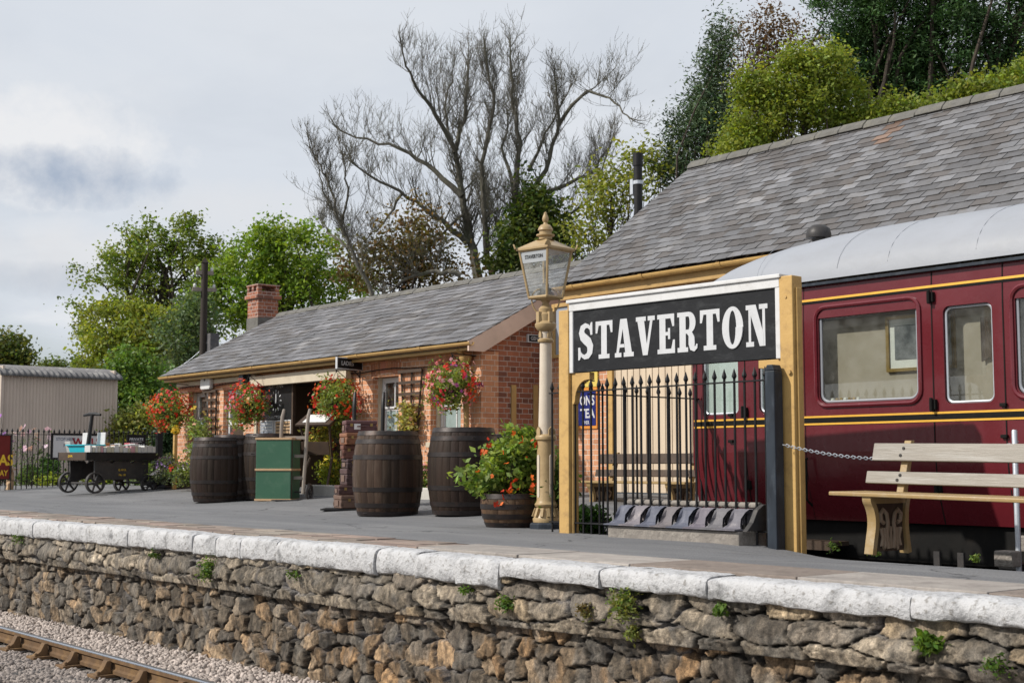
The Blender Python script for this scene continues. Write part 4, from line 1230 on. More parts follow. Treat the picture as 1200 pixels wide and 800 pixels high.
# rust streak of a lost slate nail line: a run of orange lichened slates
d2 = Vector((0, YR2 - Y2E, ZR2 - ZE2)).normalized(); n2v = Vector((0, -d2.z, d2.y))
# poster case in ochre frame between lamp and sign
mb = MB(); pa = PY(649.5, 357, Y2); pb = PY(672, 418, Y2)
xa, xb, za, zb = pa.x, pb.x, pb.z, pa.z
pf = thing('poster_case', 'ochre framed glazed poster case on orange brick beside lamp post', 'poster case', ((xa + xb) / 2, Y2 - 0.03, za))
mb.bb(xa, xa + 0.07, Y2 - 0.06, Y2 - 0.003, za, zb); mb.bb(xb - 0.07, xb, Y2 - 0.06, Y2 - 0.003, za, zb); mb.bb(xa + 0.07, xb - 0.07, Y2 - 0.06, Y2 - 0.003, za, za + 0.05); mb.bb(xa + 0.07, xb - 0.07, Y2 - 0.06, Y2 - 0.003, zb - 0.06, zb)
mb.build('frame', M['ochre_dk'], pf, bevel=0.005)
mb = MB(); mb.bb(xa + 0.07, xb - 0.07, Y2 - 0.03, Y2 - 0.004, za + 0.05, zb - 0.06); mb.build('poster', M['greyboard'], pf)

# ================================================================== running-in board
gl, gr = G(667, 624), G(932, 643)
ang = math.atan2(gr.y - gl.y, gr.x - gl.x)
L = (Vector((gr.x, gr.y)) - Vector((gl.x, gl.y))).length
sign = thing('station_sign', 'large black STAVERTON name board with white letters on two ochre posts', 'station sign', (gl.x, gl.y, 0), None, ang)
H1, H0 = 2.23, 1.545
PW = 0.135
def local(o): return None
mb = MB()
for i, x in enumerate((0.0, L)):
    p = MB()
    zb = gz(*( (gl.x, gl.y) if i == 0 else (gr.x, gr.y))) - 0.1
    p.bb(x - PW / 2, x + PW / 2, -0.07, 0.07, zb, H1 - 0.02 + (0.02 if i else -0.05))
    p.bb(x + PW / 2 + 0.0005, x + PW / 2 + 0.022, -0.035, 0.035, zb, H1 - 0.1)
    p.lathe([(0.018, 0), (0.018, 0.015), (0.008, 0.02)], 8, (0, 0, 0)) if False else None
    p.build('post', M['ochre'], sign, world=False, bevel=0.008)
bx0, bx1 = PW / 2 + 0.002, L - PW / 2 - 0.002
mb = MB(); mb.bb(bx0 + 0.05, bx1 - 0.05, -0.045, 0.035, H0, H1 - 0.09); board = mb.build('board', M['blackboard'], sign, world=False, bevel=0.003)
mb = MB()
mb.bb(bx0, bx1, -0.065, 0.05, H1 - 0.0895, H1 - 0.012); mb.bb(bx0 - 0.02, bx1 + 0.02, -0.085, 0.06, H1 - 0.0115, H1 + 0.022)
mb.bb(bx0, bx0 + 0.049, -0.06, 0.05, H0 - 0.005, H1 - 0.09); mb.bb(bx1 - 0.049, bx1, -0.06, 0.05, H0 - 0.005, H1 - 0.09)
mb.build('frame', M['white'], sign, world=False, bevel=0.006)
for s_, x in ((1, bx0), (-1, bx1)):
    mb = MB(); pts = [(0, 0), (0, -0.30)]
    pts += [(0.035, -0.30), (0.05, -0.27)] + [(0.05 + 0.17 * (1 - math.cos(t)), -0.27 + 0.20 * math.sin(t)) for t in [PI / 2 * i / 7 for i in range(1, 8)]] + [(0.25, -0.07), (0.25, 0)]
    mb.prism(pts, (x, -0.035, H0 - 0.006), (s_, 0, 0), (0, 0, 1), (0, 1, 0), 0.07)
    mb.build('bracket', M['ochre'], sign, world=False, bevel=0.004)
mb = MB(); mb.tube([(L + 0.03, -0.07, 1.42), (L + 0.03, -0.092, 1.42)], 0.02, 8); mb.tube([(L, -0.07, 2.05), (L, -0.078, 2.05)], 0.012, 8); mb.build('bolt', M['ochre_dk'], sign, world=False)

def serif_I(x0, w, s): return [[(x0, 0), (x0 + w, 0), (x0 + w, s), (x0, s)], [(x0, 1 - s), (x0 + w, 1 - s), (x0 + w, 1), (x0, 1)]]
def ringpart(cx_, cy_, rx, ry, tx, ty, a0, a1, n=14):
    out = []
    for i in range(n):
        p, q = a0 + (a1 - a0) * i / n, a0 + (a1 - a0) * (i + 1) / n
        out.append([(cx_ + rx * math.cos(p), cy_ + ry * math.sin(p)), (cx_ + rx * math.cos(q), cy_ + ry * math.sin(q)), (cx_ + (rx - tx) * math.cos(q), cy_ + (ry - ty) * math.sin(q)), (cx_ + (rx - tx) * math.cos(p), cy_ + (ry - ty) * math.sin(p))])
    return out
def thick(pts, ws):
    out = []
    P = [Vector(p) for p in pts]
    nr = []
    for i in range(len(P)):
        t = (P[min(i + 1, len(P) - 1)] - P[max(i - 1, 0)]).normalized(); nr.append(Vector((-t.y, t.x)))
    for i in range(len(P) - 1):
        a, b = P[i] + nr[i] * ws[i] / 2, P[i] - nr[i] * ws[i] / 2
        c, d = P[i + 1] - nr[i + 1] * ws[i + 1] / 2, P[i + 1] + nr[i + 1] * ws[i + 1] / 2
        out.append([tuple(a), tuple(b), tuple(c), tuple(d)])
    return out
SW, SH = 0.235, 0.115     # stem width, slab height (letter height = 1, width about 0.62)
def glyph(ch):
    g = []
    if ch == 'T':
        g += [[(0, 1 - SH), (.72, 1 - SH), (.72, 1), (0, 1)], [(0, .68), (.07, .68), (.13, 1 - SH), (0, 1 - SH)], [(.65, .68), (.72, .68), (.72, 1 - SH), (.59, 1 - SH)], [(.36 - SW / 2, SH), (.36 + SW / 2, SH), (.36 + SW / 2, 1 - SH), (.36 - SW / 2, 1 - SH)], [(.13, 0), (.59, 0), (.59, SH), (.13, SH)]]
        w = .72
    elif ch == 'A':
        g += [[(.06, SH), (.16, SH), (.33, .74), (.30, 1), (.23, 1)], [(.30, 1), (.33, .74), (.43, SH), (.70, SH), (.50, 1)], [(.195, .25), (.40, .25), (.38, .34), (.22, .34)], [(0, 0), (.27, 0), (.27, SH), (0, SH)], [(.37, 0), (.78, 0), (.78, SH), (.37, SH)]]
        w = .78
    elif ch == 'V':
        g += [[(.06, 1 - SH), (.33, 1 - SH), (.43, .28), (.40, 0), (.27, 0)], [(.40, 0), (.43, .28), (.57, 1 - SH), (.67, 1 - SH), (.46, 0)], [(0, 1 - SH), (.40, 1 - SH), (.40, 1), (0, 1)], [(.48, 1 - SH), (.76, 1 - SH), (.76, 1), (.48, 1)]]
        w = .76
    elif ch == 'E':
        g += [[(.08, SH), (.08 + SW, SH), (.08 + SW, 1 - SH), (.08, 1 - SH)], [(0, 0), (.68, 0), (.68, SH), (0, SH)], [(0, 1 - SH), (.66, 1 - SH), (.66, 1), (0, 1)], [(.54, SH), (.68, SH), (.68, .34), (.61, .34)], [(.59, .68), (.66, .68), (.66, 1 - SH), (.52, 1 - SH)], [(.08 + SW, .455), (.44, .455), (.44, .545), (.08 + SW, .545)], [(.42, .36), (.50, .36), (.50, .64), (.42, .64)]]
        w = .68
    elif ch == 'R':
        g += [[(.08, SH), (.08 + SW, SH), (.08 + SW, 1 - SH), (.08, 1 - SH)], [(0, 0), (.40, 0), (.40, SH), (0, SH)], [(0, 1 - SH), (.44, 1 - SH), (.44, 1), (0, 1)], [(.08 + SW, .455), (.44, .455), (.44, .555), (.08 + SW, .555)]]
        g += ringpart(.44, .73, .26, .27, .225, .12, -PI / 2, PI / 2, 10)
        g += thick([(.40, .5), (.50, .44), (.545, .34), (.55, .2), (.58, .1), (.65, .065), (.73, .1), (.75, .18)], [.10, .16, .22, .23, .2, .14, .08, .05])
        w = .76
    elif ch == 'O':
        g += ringpart(.37, .5, .37, .515, .245, .10, 0, 2 * PI, 30); w = .74
    elif ch == 'N':
        g += [[(.09, SH), (.17, SH), (.17, 1 - SH), (.09, 1 - SH)], [(.57, .0), (.66, .0), (.66, 1 - SH), (.57, 1 - SH)], [(0, 0), (.27, 0), (.27, SH), (0, SH)], [(0, 1 - SH), (.17, 1 - SH), (.17, 1), (0, 1)], [(.46, 1 - SH), (.75, 1 - SH), (.75, 1), (.46, 1)], [(.17, 1), (.17, .76), (.47, 0), (.60, 0), (.60, .30), (.345, 1)]]
        w = .75
    elif ch == 'S':
        pts = [(.57, .70), (.53, .82), (.44, .90), (.32, .925), (.19, .86), (.15, .74), (.20, .63), (.32, .55), (.46, .46), (.53, .35), (.51, .2), (.42, .105), (.28, .075), (.17, .12), (.10, .2), (.07, .31)]
        ws = [.04, .07, .10, .14, .20, .24, .26, .27, .27, .26, .22, .17, .12, .09, .06, .04]
        g += thick(pts, ws)
        g += [[(.55, .66), (.63, .66), (.63, 1.0), (.57, 1.0), (.50, .88)], [(.01, .0), (.07, .0), (.14, .11), (.095, .34), (.01, .34)]]
        w = .66
    return g, w
txt = 'STAVERTON'
LH = 0.358
# letters are spaced across the board as painted: start and end measured from the frame
xs0, xs1 = bx0 + 0.115, bx1 - 0.135
tot = sum(glyph(c)[1] for c in txt)
gap = ((xs1 - xs0) / LH - tot) / (len(txt) - 1)
sxx = 1.0
sxx = ((xs1 - xs0) / LH - 0.085 * (len(txt) - 1)) / tot; gap = 0.085
x = xs0; z0 = (H0 + H1 - 0.09) / 2 - LH / 2 - 0.005
for ch in txt:
    polys, w = glyph(ch)
    mb = MB()
    for i, pl in enumerate(polys):
        mb.prism([(a * sxx * LH, b * LH) for a, b in pl], (x, -0.0455, z0), (1, 0, 0), (0, 0, 1), (0, -1, 0), 0.003 + 0.00035 * i)
    mb.build('letter', M['letter'], board, world=False)
    x += (w * sxx + gap) * LH

# ================================================================== lamp post
gp = G(640, 619)
lamp = thing('lamp_post', 'cream and gold cast iron lamp post with a four sided glass lantern', 'lamp post', gp)
Dl = (gp - EYEV).dot(FW); ks = Dl / F_PX
zl = lambda py: AT(640, py, Dl).z - gp.z
mb = MB(); mb.lathe([(0.175, -0.05), (0.175, 0.045), (0.165, 0.06), (0.15, 0.065)], 8, (0, 0, 0), PI / 8)
mb.build('foot', M['blackblue'], lamp, world=False, bevel=0.004)
zb1, zb2 = zl(513), zl(360)
mb = MB()
mb.lathe([(0.135, 0.066), (0.14, 0.10), (0.125, 0.13), (0.115, 0.145), (0.10, 0.19), (0.095, 0.215), (0.115, 0.23), (0.12, 0.25), (0.105, 0.27), (0.097, 0.29), (0.094, zb1 - 0.30 + 0.1), (0.09, zb1 - 0.03), (0.108, zb1 - 0.015), (0.112, zb1 + 0.01), (0.102, zb1 + 0.03), (0.085, zb1 + 0.04)], 20)
for i in range(12):
    an = 2 * PI * i / 12; mb.box((0.118 * math.cos(an), 0.118 * math.sin(an), 0.165), (0.035, 0.03, 0.09), rotz(an) @ roty(-0.35))
for i in range(4):
    an = PI / 4 + PI / 2 * i + YAW
    mb.prism([(-0.03, 0), (0.03, 0), (0.03, 0.05), (0, 0.085), (-0.03, 0.05)], (0.086 * math.cos(an), 0.086 * math.sin(an), zb1 + 0.035), (-math.sin(an), math.cos(an), 0), (0, 0, 1), (math.cos(an), math.sin(an), 0), 0.012)
mb.build('pedestal', M['lampgold'], lamp, world=False, smooth=True)
mb = MB()
for i in range(4):
    an = PI / 4 + PI / 2 * i + YAW
    mb.prism([(-0.02, -0.2), (-0.012, -0.22), (0.012, -0.22), (0.02, -0.2), (0.02, 0.2), (0.012, 0.22), (-0.012, 0.22), (-0.02, 0.2)], (0.093 * math.cos(an), 0.093 * math.sin(an), 0.30 + 0.24), (-math.sin(an), math.cos(an), 0), (0, 0, 1), (math.cos(an), math.sin(an), 0), 0.006)
mb.build('inset_panel', M['lampcream'], lamp, world=False)
mb = MB(); mb.lathe([(0.08, zb1 + 0.03), (0.069, zb1 + 0.5), (0.061, zb2 - 0.32), (0.059, zb2 - 0.1)], 20); mb.build('shaft', M['lampcream'], lamp, world=False, smooth=True)
zc = zl(400)
mb = MB()
mb.lathe([(0.066, zc), (0.082, zc + 0.01), (0.085, zc + 0.03), (0.07, zc + 0.045)], 20)
for i in range(4):
    an = PI / 4 + PI / 2 * i + YAW
    mb.prism([(-0.022, 0), (0.022, 0), (0.022, 0.045), (0, 0.075), (-0.022, 0.045)], (0.064 * math.cos(an), 0.064 * math.sin(an), zc + 0.055), (-math.sin(an), math.cos(an), 0), (0, 0, 1), (math.cos(an), math.sin(an), 0), 0.01)
z1_ = zl(381)
mb.lathe([(0.064, z1_ - 0.05), (0.09, z1_ - 0.03), (0.112, z1_), (0.114, z1_ + 0.03), (0.095, z1_ + 0.05), (0.08, z1_ + 0.06), (0.085, z1_ + 0.13), (0.07, z1_ + 0.15), (0.075, z1_ + 0.19), (0.05, z1_ + 0.22), (0.035, z1_ + 0.25), (0.03, z1_ + 0.36)], 20)
for i in range(4):
    an = PI / 4 + PI / 2 * i + YAW
    mb.box((0.085 * math.cos(an), 0.085 * math.sin(an), z1_ + 0.1), (0.04, 0.05, 0.11), rotz(an))
mb.build('collar', M['lampgold'], lamp, world=False, smooth=True)
for s_ in (-1, 1):
    mb = MB(); z2 = z1_ + 0.14
    pts = [RT * s_ * (0.05 + 0.10 * math.sin(t) * (1.2 - 0.5 * t / PI)) + Vector((0, 0, z2 + 0.26 - 0.26 * (1 - math.cos(t)) / 2 + (0.0))) for t in [PI * i / 10 for i in range(11)]]
    mb.tube(pts, 0.009, 6); mb.build('scroll', M['lampgold'], lamp, world=False)
# lantern: tapered four sided frame; a corner post faces the camera slightly right of centre
zg0, zg1 = zl(346), zl(290)
hb, ht = 0.175, 0.275          # half diagonal at bottom and top
A0 = math.atan2(-FH.y, -FH.x) + 0.05
cor = [A0 + PI / 2 * i for i in range(4)]
mb = MB()
cpt = lambda an, r, z: Vector((r * math.cos(an), r * math.sin(an), z))
for an in cor:
    mb.tube([cpt(an, hb, zg0), cpt(an, ht, zg1)], 0.014, 6)
for r, z in ((hb, zg0), (ht, zg1)):
    for i in range(4): mb.tube([cpt(cor[i], r, z), cpt(cor[(i + 1) % 4], r, z)], 0.016, 6)
mb.lathe([(0.03, zg0 - 0.06), (0.05, zg0 - 0.03), (hb * 0.7, zg0 - 0.015), (hb * .95, zg0 + 0.004)], 4, (0, 0, 0), A0)
lan = mb.build('lantern_frame', M['lampgold'], lamp, world=False)
mb = MB()
mb.lathe([(ht * 1.13, zg1 + 0.0), (ht * 1.13, zg1 + 0.025), (0.105, zg1 + 0.115), (0.10, zg1 + 0.12)], 4, (0, 0, 0), A0)
for an in cor:
    mb.prism([(-0.035, 0), (0.035, 0), (0.025, 0.03), (0.008, 0.055), (-0.008, 0.055), (-0.025, 0.03)], cpt(an, ht * 1.13, zg1 + 0.02), (-math.sin(an), math.cos(an), 0), (0.35 * math.cos(an), 0.35 * math.sin(an), 0.93), (math.cos(an), math.sin(an), 0), 0.015)
mb.build('canopy', M['lampgold'], lan, world=False, bevel=0.003)
zt = zg1 + 0.12
fs = 0.68
mb = MB(); mb.lathe([(r * 0.82, zt + (z - 0) * fs) for r, z in [(0.12, 0), (0.085, 0.01), (0.085, 0.05), (0.118, 0.065), (0.118, 0.085), (0.08, 0.095), (0.078, 0.14), (0.098, 0.15), (0.095, 0.17), (0.085, 0.2), (0.06, 0.235), (0.03, 0.25), (0.022, 0.275), (0.036, 0.295), (0.042, 0.335), (0.034, 0.375), (0.02, 0.41), (0.022, 0.425), (0.0, 0.445)]], 20)
mb.build('finial', M['lampgold'], lan, world=False, smooth=True)
for i in range(4):
    mb = MB(); a, b = cor[i], cor[(i + 1) % 4]
    q = [cpt(a, hb - .004, zg0 + .01), cpt(b, hb - .004, zg0 + .01), cpt(b, ht - .004, zg1 - .01), cpt(a, ht - .004, zg1 - .01)]
    mb.add(q, [(0, 1, 2, 3)]); pn = mb.build('pane', M['lampglass'], lan, world=False)
    if i in (0, 3):
        k0 = 0.80 if i == 3 else 0.80
        bot = [q[0].lerp(q[3], 0.74), q[1].lerp(q[2], 0.74), q[1].lerp(q[2], 0.985), q[0].lerp(q[3], 0.985)]
        nrm = (q[1] - q[0]).cross(q[3] - q[0]).normalized()
        if nrm.x * (q[0] + q[1]).x + nrm.y * (q[0] + q[1]).y < 0: nrm = -nrm
        if i == 3:
            mb = MB(); mb.add([p + nrm * 0.003 for p in bot], [(0, 1, 2, 3)]); mb.build('name_strip', M['greyboard2'], pn, world=False)
            ce = (bot[0] + bot[1] + bot[2] + bot[3]) / 4 + nrm * 0.005
            uu = (q[1] - q[0]).normalized(); vv = nrm.cross(uu)
            if vv.z < 0: uu = -uu; vv = nrm.cross(uu)
            t_ = textmb('STAVERTON', 0.055, ce, uu, vv, 'black', 'lettering', None, 0.001, 0.02, sx=0.8); t_.parent = pn
mb = MB(); mb.lathe([(0.09, zg0 + 0.012), (0.09, zg0 + 0.05), (0.06, zg0 + 0.06), (0.06, zg0 + 0.1), (0.035, zg0 + 0.11), (0.035, zg0 + 0.15), (0.01, zg0 + 0.16), (0.01, zg1 - 0.02)], 12)
mb.build('burner', M['iron'], lan, world=False)

# ================================================================== spiked iron fences
def spike_fence(name, label, p0, p1, n, ztop, rails, group=None, h_alt=None, bar_r=0.011, post0=None, post1=None, zb=None, spear=True):
    p0, p1 = Vector(p0), Vector(p1)
    t = thing(name, label, 'fence', p0, group)
    d = p1 - p0
    for i in range(n + 1):
        q = p0 + d * (i / n)
        g = gz(q.x, q.y) if zb is None else zb
        h = ztop if h_alt is None or i % 2 == 0 else h_alt
        mb = MB(); mb.tube([(q.x, q.y, g - 0.05), (q.x, q.y, h - 0.09)], bar_r, 6)
        if spear: mb.lathe([(bar_r * .9, 0), (bar_r * 1.1, 0.012), (bar_r * 2.1, 0.032), (bar_r * 1.9, 0.045), (0.001, 0.105)], 6, (q.x, q.y, h - 0.105))
        mb.build('bar', M['black'], t)
    for z in rails:
        mb = MB()
        u = d.normalized(); w = Vector((-u.y, u.x, 0))
        a, b = Vector((p0.x, p0.y, z)), Vector((p1.x, p1.y, z))
        mb.prism([(-0.02, -0.006), (0.02, -0.006), (0.02, 0.006), (-0.02, 0.006)], a - u * 0.03, w, (0, 0, 1), u, (b - a).length + 0.06)
        mb.build('rail', M['black'], t)
    return t
pf0, pf1 = G(655, 621), G(905, 640)
yf = 8.84
fz = 1.36
xf0, xf1 = PY(647, 470, yf).x, PY(897, 470, yf).x
xcorner = PY(679, 460, yf).x
f1 = spike_fence('spiked_fence', 'black spiked railing running behind the large name board', (xf0, yf, 0), (xf1, yf, 0), 24, fz + 0.12, (fz, 0.1))
# taller standards among the bars
f2 = spike_fence('spiked_fence', 'black spiked railing running from the name board back to the boarded wall', (xcorner, yf + 0.15, 0), (xcorner, 13.95, 0), 32, fz + 0.10, (fz - 0.02, 0.1), zb=-0.05)
gp_ = Vector((PY(910, 640, yf).x, yf, gz(PY(910, 640, yf).x, yf)))
t = thing('fence_post', 'tall square black timber post beside the right leg of the name board', 'post', gp_)
mb = MB(); zt = AT(906, 426, (gp_ - EYEV).dot(FW)).z - gp_.z
mb.bb(-0.05, 0.05, -0.055, 0.055, -0.1, zt - 0.05); mb.prism([(-0.05, zt - 0.0495), (0.05, zt - 0.0495), (0.03, zt), (-0.03, zt)], (0, -0.055, 0), (1, 0, 0), (0, 0, 1), (0, 1, 0), 0.11)
mb.build('post', M['blackblue'], t, world=False, bevel=0.008)
mb = MB(); mb.bb(-0.064, -0.0505, -0.03, 0.03, 1.3, 1.42); mb.build('rail_clip', M['black'], t, world=False)

# ================================================================== maroon coach
YC = 10.5
coach = thing('railway_coach', 'maroon railway coach with grey roof and yellow lining standing behind platform', 'railway coach', (-4, 11.9, -1.1))
zc0, zc1 = 0.13, 2.40
XC0, XC1 = PY(812, 500, YC).x, 9.0
XX = lambda px, py=450: PY(px, py, YC).x
def yside(z):
    k = 0.0
    if z < 0.85: k = 0.14 * ((0.85 - z) / 0.75) ** 2
    if z > 1.95: k = 0.018 * ((z - 1.95) / 0.45) ** 2
    return YC + k
ztopA = PY(1018, 358, YC).z; zbotA = PY(1018, 470, YC).z
wins = []   # (x0,x1,z0,z1,door?)
zd1 = PY(1135, 356, YC).z; zd0 = PY(1135, 472, YC).z
big = (XX(960), XX(1076)); dw = (XX(1107), XX(1165))
seam1, seam2, seam0 = XX(1094), XX(1178), XX(943)
ww = big[1] - big[0]; period = (seam2 - seam0)
w0 = XX(823, 450), XX(865, 450); w1 = XX(889, 450), XX(925, 450)
holes = [(w0[0], w0[1], PY(845, 486, YC).z, zd1, 1), (w1[0], w1[1], PY(845, 486, YC).z, zd1, 1), (big[0], big[1], zbotA, ztopA, 0), (dw[0], dw[1], zd0, zd1, 1)]
xn = XX(1192); x = xn
for k in range(3):
    holes.append((x, x + ww, zbotA, ztopA, 0)); holes.append((x + ww + (dw[0] - big[1]), x + ww + (dw[0] - big[1]) + (dw[1] - dw[0]), zd0, zd1, 1)); x += period
holes = [h for h in holes if h[1] < XC1 - 0.3]
xc_ = [XC0] + [ (holes[i][1] + holes[i + 1][0]) / 2 for i in range(len(holes) - 1)] + [XC1]
NSEG = 5
def rrect(x0, x1, z0, z1, r, n=NSEG):
    out = []
    for (cx_, cz_, a0) in ((x1 - r, z0 + r, -PI / 2), (x1 - r, z1 - r, 0), (x0 + r, z1 - r, PI / 2), (x0 + r, z0 + r, PI)):
        for i in range(n + 1):
            a = a0 + PI / 2 * i / n; out.append((cx_ + r * math.cos(a), cz_ + r * math.sin(a)))
    return out
mb = MB()
def P3(x, z, o=0.0): return (x, yside(z) + o, z)
for i, h in enumerate(holes):
    a, b = xc_[i], xc_[i + 1]; zlo, zhi = 0.78, 2.05
    inner = rrect(*h[:4], 0.085 if not h[4] else 0.06)
    cxm, czm = (h[0] + h[1]) / 2, (h[2] + h[3]) / 2
    outer = []
    corners = [(b, zlo), (b, zhi), (a, zhi), (a, zlo)]
    for k in range(4):
        for j in range(NSEG + 1):
            outer.append(corners[k])
    # spread along the edges towards the hole's straight runs
    vs = [P3(*p) for p in inner] + [P3(*p) for p in outer]
    n = len(inner); fs = []
    for k in range(n):
        k2 = (k + 1) % n
        if outer[k] == outer[k2]: fs.append((k, n + k, k2))
        else: fs.append((k, n + k, n + k2, k2))
    mb.add(vs, [tuple(reversed(f)) for f in fs])
    # reveal
    vs = [P3(*p) for p in inner] + [P3(p[0], p[1], 0.05) for p in inner]
    mb.add(vs, [(k, (k + 1) % n, n + (k + 1) % n, n + k) for k in range(n)])
zs = [zc0 + (0.78 - zc0) * i / 8 for i in range(9)]
xs = xc_
mb.grid([[P3(x, z) for z in zs] for x in xs])
zs = [2.05 + (zc1 - 2.05) * i / 5 for i in range(6)]
mb.grid([[P3(x, z) for z in zs] for x in xs])
# end wall
ys = lambda z: yside(z)
zz_ = [zc0 + (zc1 - zc0) * i / 12 for i in range(13)]
mb.grid([[(XC0, yside(z), z), (XC0 - 0.06, 11.9, z), (XC0, 23.8 - yside(z), z)] for z in zz_])
mb.grid([[(XC1, 23.8 - yside(z), z), (XC1, yside(z), z)] for z in zz_])
body = mb.build('body', M['maroon'], coach, smooth=True)
# far side with its own windows left open so daylight enters
mb = MB(); wall_cells(mb, XC0, XC1, zc0, zc1, [(x + 0.1, x + 1.1, 1.0, 2.0) for x in gridline(XC0 + 0.2, XC1 - 1.6, 1.45)], 13.24, 13.29)
mb.build('far_side', M['maroon'], coach)
# mouldings, panes, doors
for i, h in enumerate(holes):
    r = 0.085 if not h[4] else 0.06
    lp = rrect(h[0] - 0.03, h[1] + 0.03, h[2] - 0.03, h[3] + 0.03, r + 0.03)
    mb = MB()
    if not h[4]:
        mb.tube([P3(p[0], p[1], -0.006) for p in lp], 0.02, 6, closed=True); fr = mb.build('window', M['maroon_lt'], coach, smooth=True)
        lp = rrect(h[0] + 0.012, h[1] - 0.012, h[2] + 0.012, h[3] - 0.012, r)
        mb = MB(); mb.tube([P3(p[0], p[1], 0.03) for p in lp], 0.014, 6, closed=True); mb.build('bead', M['coachroof'], fr, smooth=True)
    else:
        lp = rrect(h[0] + 0.012, h[1] - 0.012, h[2] + 0.012, h[3] - 0.012, r)
        mb.tube([P3(p[0], p[1], 0.032) for p in lp], 0.013, 6, closed=True); fr = mb.build('window', M['steel'], coach, smooth=True)
    mb = MB(); mb.bb(h[0] - 0.0, h[1] + 0.0, YC + 0.034, YC + 0.038, h[2], h[3])
    mb.build('pane', M['glass'], fr)
def vline(x, w=0.012):
    m_ = MB()
    for a, b in ((0.135, 0.35), (0.35, 0.6), (0.6, 0.8), (0.8, 2.0), (2.0, 2.2), (2.2, 2.38)):
        m_.add([(x - w / 2, yside(a) - 0.0035, a), (x + w / 2, yside(a) - 0.0035, a), (x + w / 2, yside(b) - 0.0035, b), (x - w / 2, yside(b) - 0.0035, b)], [(0, 1, 2, 3)])
    return m_
seams = [seam1, seam2, XX(873), XX(815) + 0.02, seam0]
for k in range(1, 4): seams += [seam1 + period * k, seam2 + period * k]
for s_ in seams: vline(s_, 0.012 if s_ != seam0 else 0.006).build('door_seam', M['underframe'], coach)
zh = [PY(1097, 362 + 0, YC).z - 0.0, PY(1094, 474, YC).z]
for sm in (seam1, seam1 + period, XX(873)):
    for z in (PY(1094, 348, YC).z, PY(1094, 474, YC).z, PY(1094, 571, YC).z):
        mb = MB(); mb.bb(sm - 0.03, sm + 0.035, yside(z) - 0.035, yside(z) + 0.01, z - 0.045, z + 0.045)
        mb.tube([(sm, yside(z) - 0.045, z - 0.06), (sm, yside(z) - 0.045, z + 0.06)], 0.016, 8); mb.build('hinge', M['underframe'], coach, bevel=0.005)
for sm in (seam2, XX(858)):
    for z in (PY(1178, 474, YC).z - 0.0, PY(1178, 511, YC).z):
        mb = MB(); mb.box((sm - 0.015, yside(z) - 0.015, z), (0.06, 0.03, 0.03)); mb.build('door_stop', M['underframe'], coach, bevel=0.005)
def strip(z, hgt, mat, nm, off):
    m_ = MB(); q = [(XC0 + 0.03, XC1)]
    m_.add([(XC0 + 0.02, yside(z) - off, z), (XC1, yside(z) - off, z), (XC1, yside(z + hgt) - off, z + hgt), (XC0 + 0.02, yside(z + hgt) - off, z + hgt)], [(0, 1, 2, 3)])
    m_.build(nm, M[mat], coach)
zy = PY(1018, 344, YC).z
strip(zy - 0.011, 0.022, 'liney', 'lining', 0.006); strip(zy - 0.034, 0.022, 'underframe', 'lining', 0.006)
zy = PY(1070, 484.5, YC).z; zy2 = PY(1070, 493.5, YC).z
strip(zy - 0.009, 0.018, 'liney', 'lining', 0.006); strip(zy2 - 0.009, 0.018, 'liney', 'lining', 0.006); strip(zy2 + 0.0095, zy - zy2 - 0.019, 'underframe', 'lining', 0.006)
# roof
def roofring(x, sc, n=20):
    out = []
    for i in range(n + 1):
        a = PI * i / n
        # elliptical dome with fuller shoulders
        c, s_ = math.cos(a), math.sin(a)
        y = 11.9 - math.copysign(abs(c) ** 0.85, c) * 1.43 * (0.75 + 0.25 * sc); z = zc1 + 0.02 + 0.63 * (abs(s_) ** 0.95) * sc
        out.append((x, y, z))
    return out
rows = []
for s_ in range(9):
    t_ = s_ / 8; rows.append(roofring(XC0 - 0.12 + 2.4 * t_ ** 1.8, max(0.02, math.sin(t_ * PI / 2) ** 0.6)))
for x in gridline(XC0 + 2.6, XC1, 1.2): rows.append(roofring(x, 1.0))
mb = MB(); mb.grid(rows); roof = mb.build('roof', M['coachroof'], coach, smooth=True)
for x in (XX(890), XX(985), XX(1045), XX(1150)):
    mb = MB(); rr = roofring(x, 1.0, 24)
    mb.tube([(p[0], p[1] , p[2] + 0.001) for p in rr[1:-1]], 0.002, 5, caps=False); mb.build('roof_seam', M['coachroof'], roof)
mb = MB(); mb.bb(XC0 + 0.05, XC1, YC + 0.045, YC + 0.13, zc1 - 0.045, zc1 - 0.003); mb.bb(XC0 + 0.05, XC1, YC - 0.035, YC + 0.0445, zc1 - 0.03, zc1 - 0.004)
for i in range(int((XC1 - XC0) / 0.12)): mb.lathe([(0.011, 0), (0.011, 0.006), (0.004, 0.01)], 6, (XC0 + 0.1 + i * 0.12, YC - 0.005, zc1 - 0.004))
mb.build('rain_strip', M['blackblue'], coach)
mb = MB(); pv = PY(978, 274, 11.9); zv = zc1 + 0.63
mb.lathe([(0.07, zv - 0.1), (0.07, zv + 0.03), (0.13, zv + 0.035), (0.135, zv + 0.07), (0.12, zv + 0.13), (0.07, zv + 0.17), (0.0, zv + 0.18)], 14, (pv.x + 0.1, 11.5, -0.03)); mb.build('roof_vent', M['iron'], coach, smooth=True)
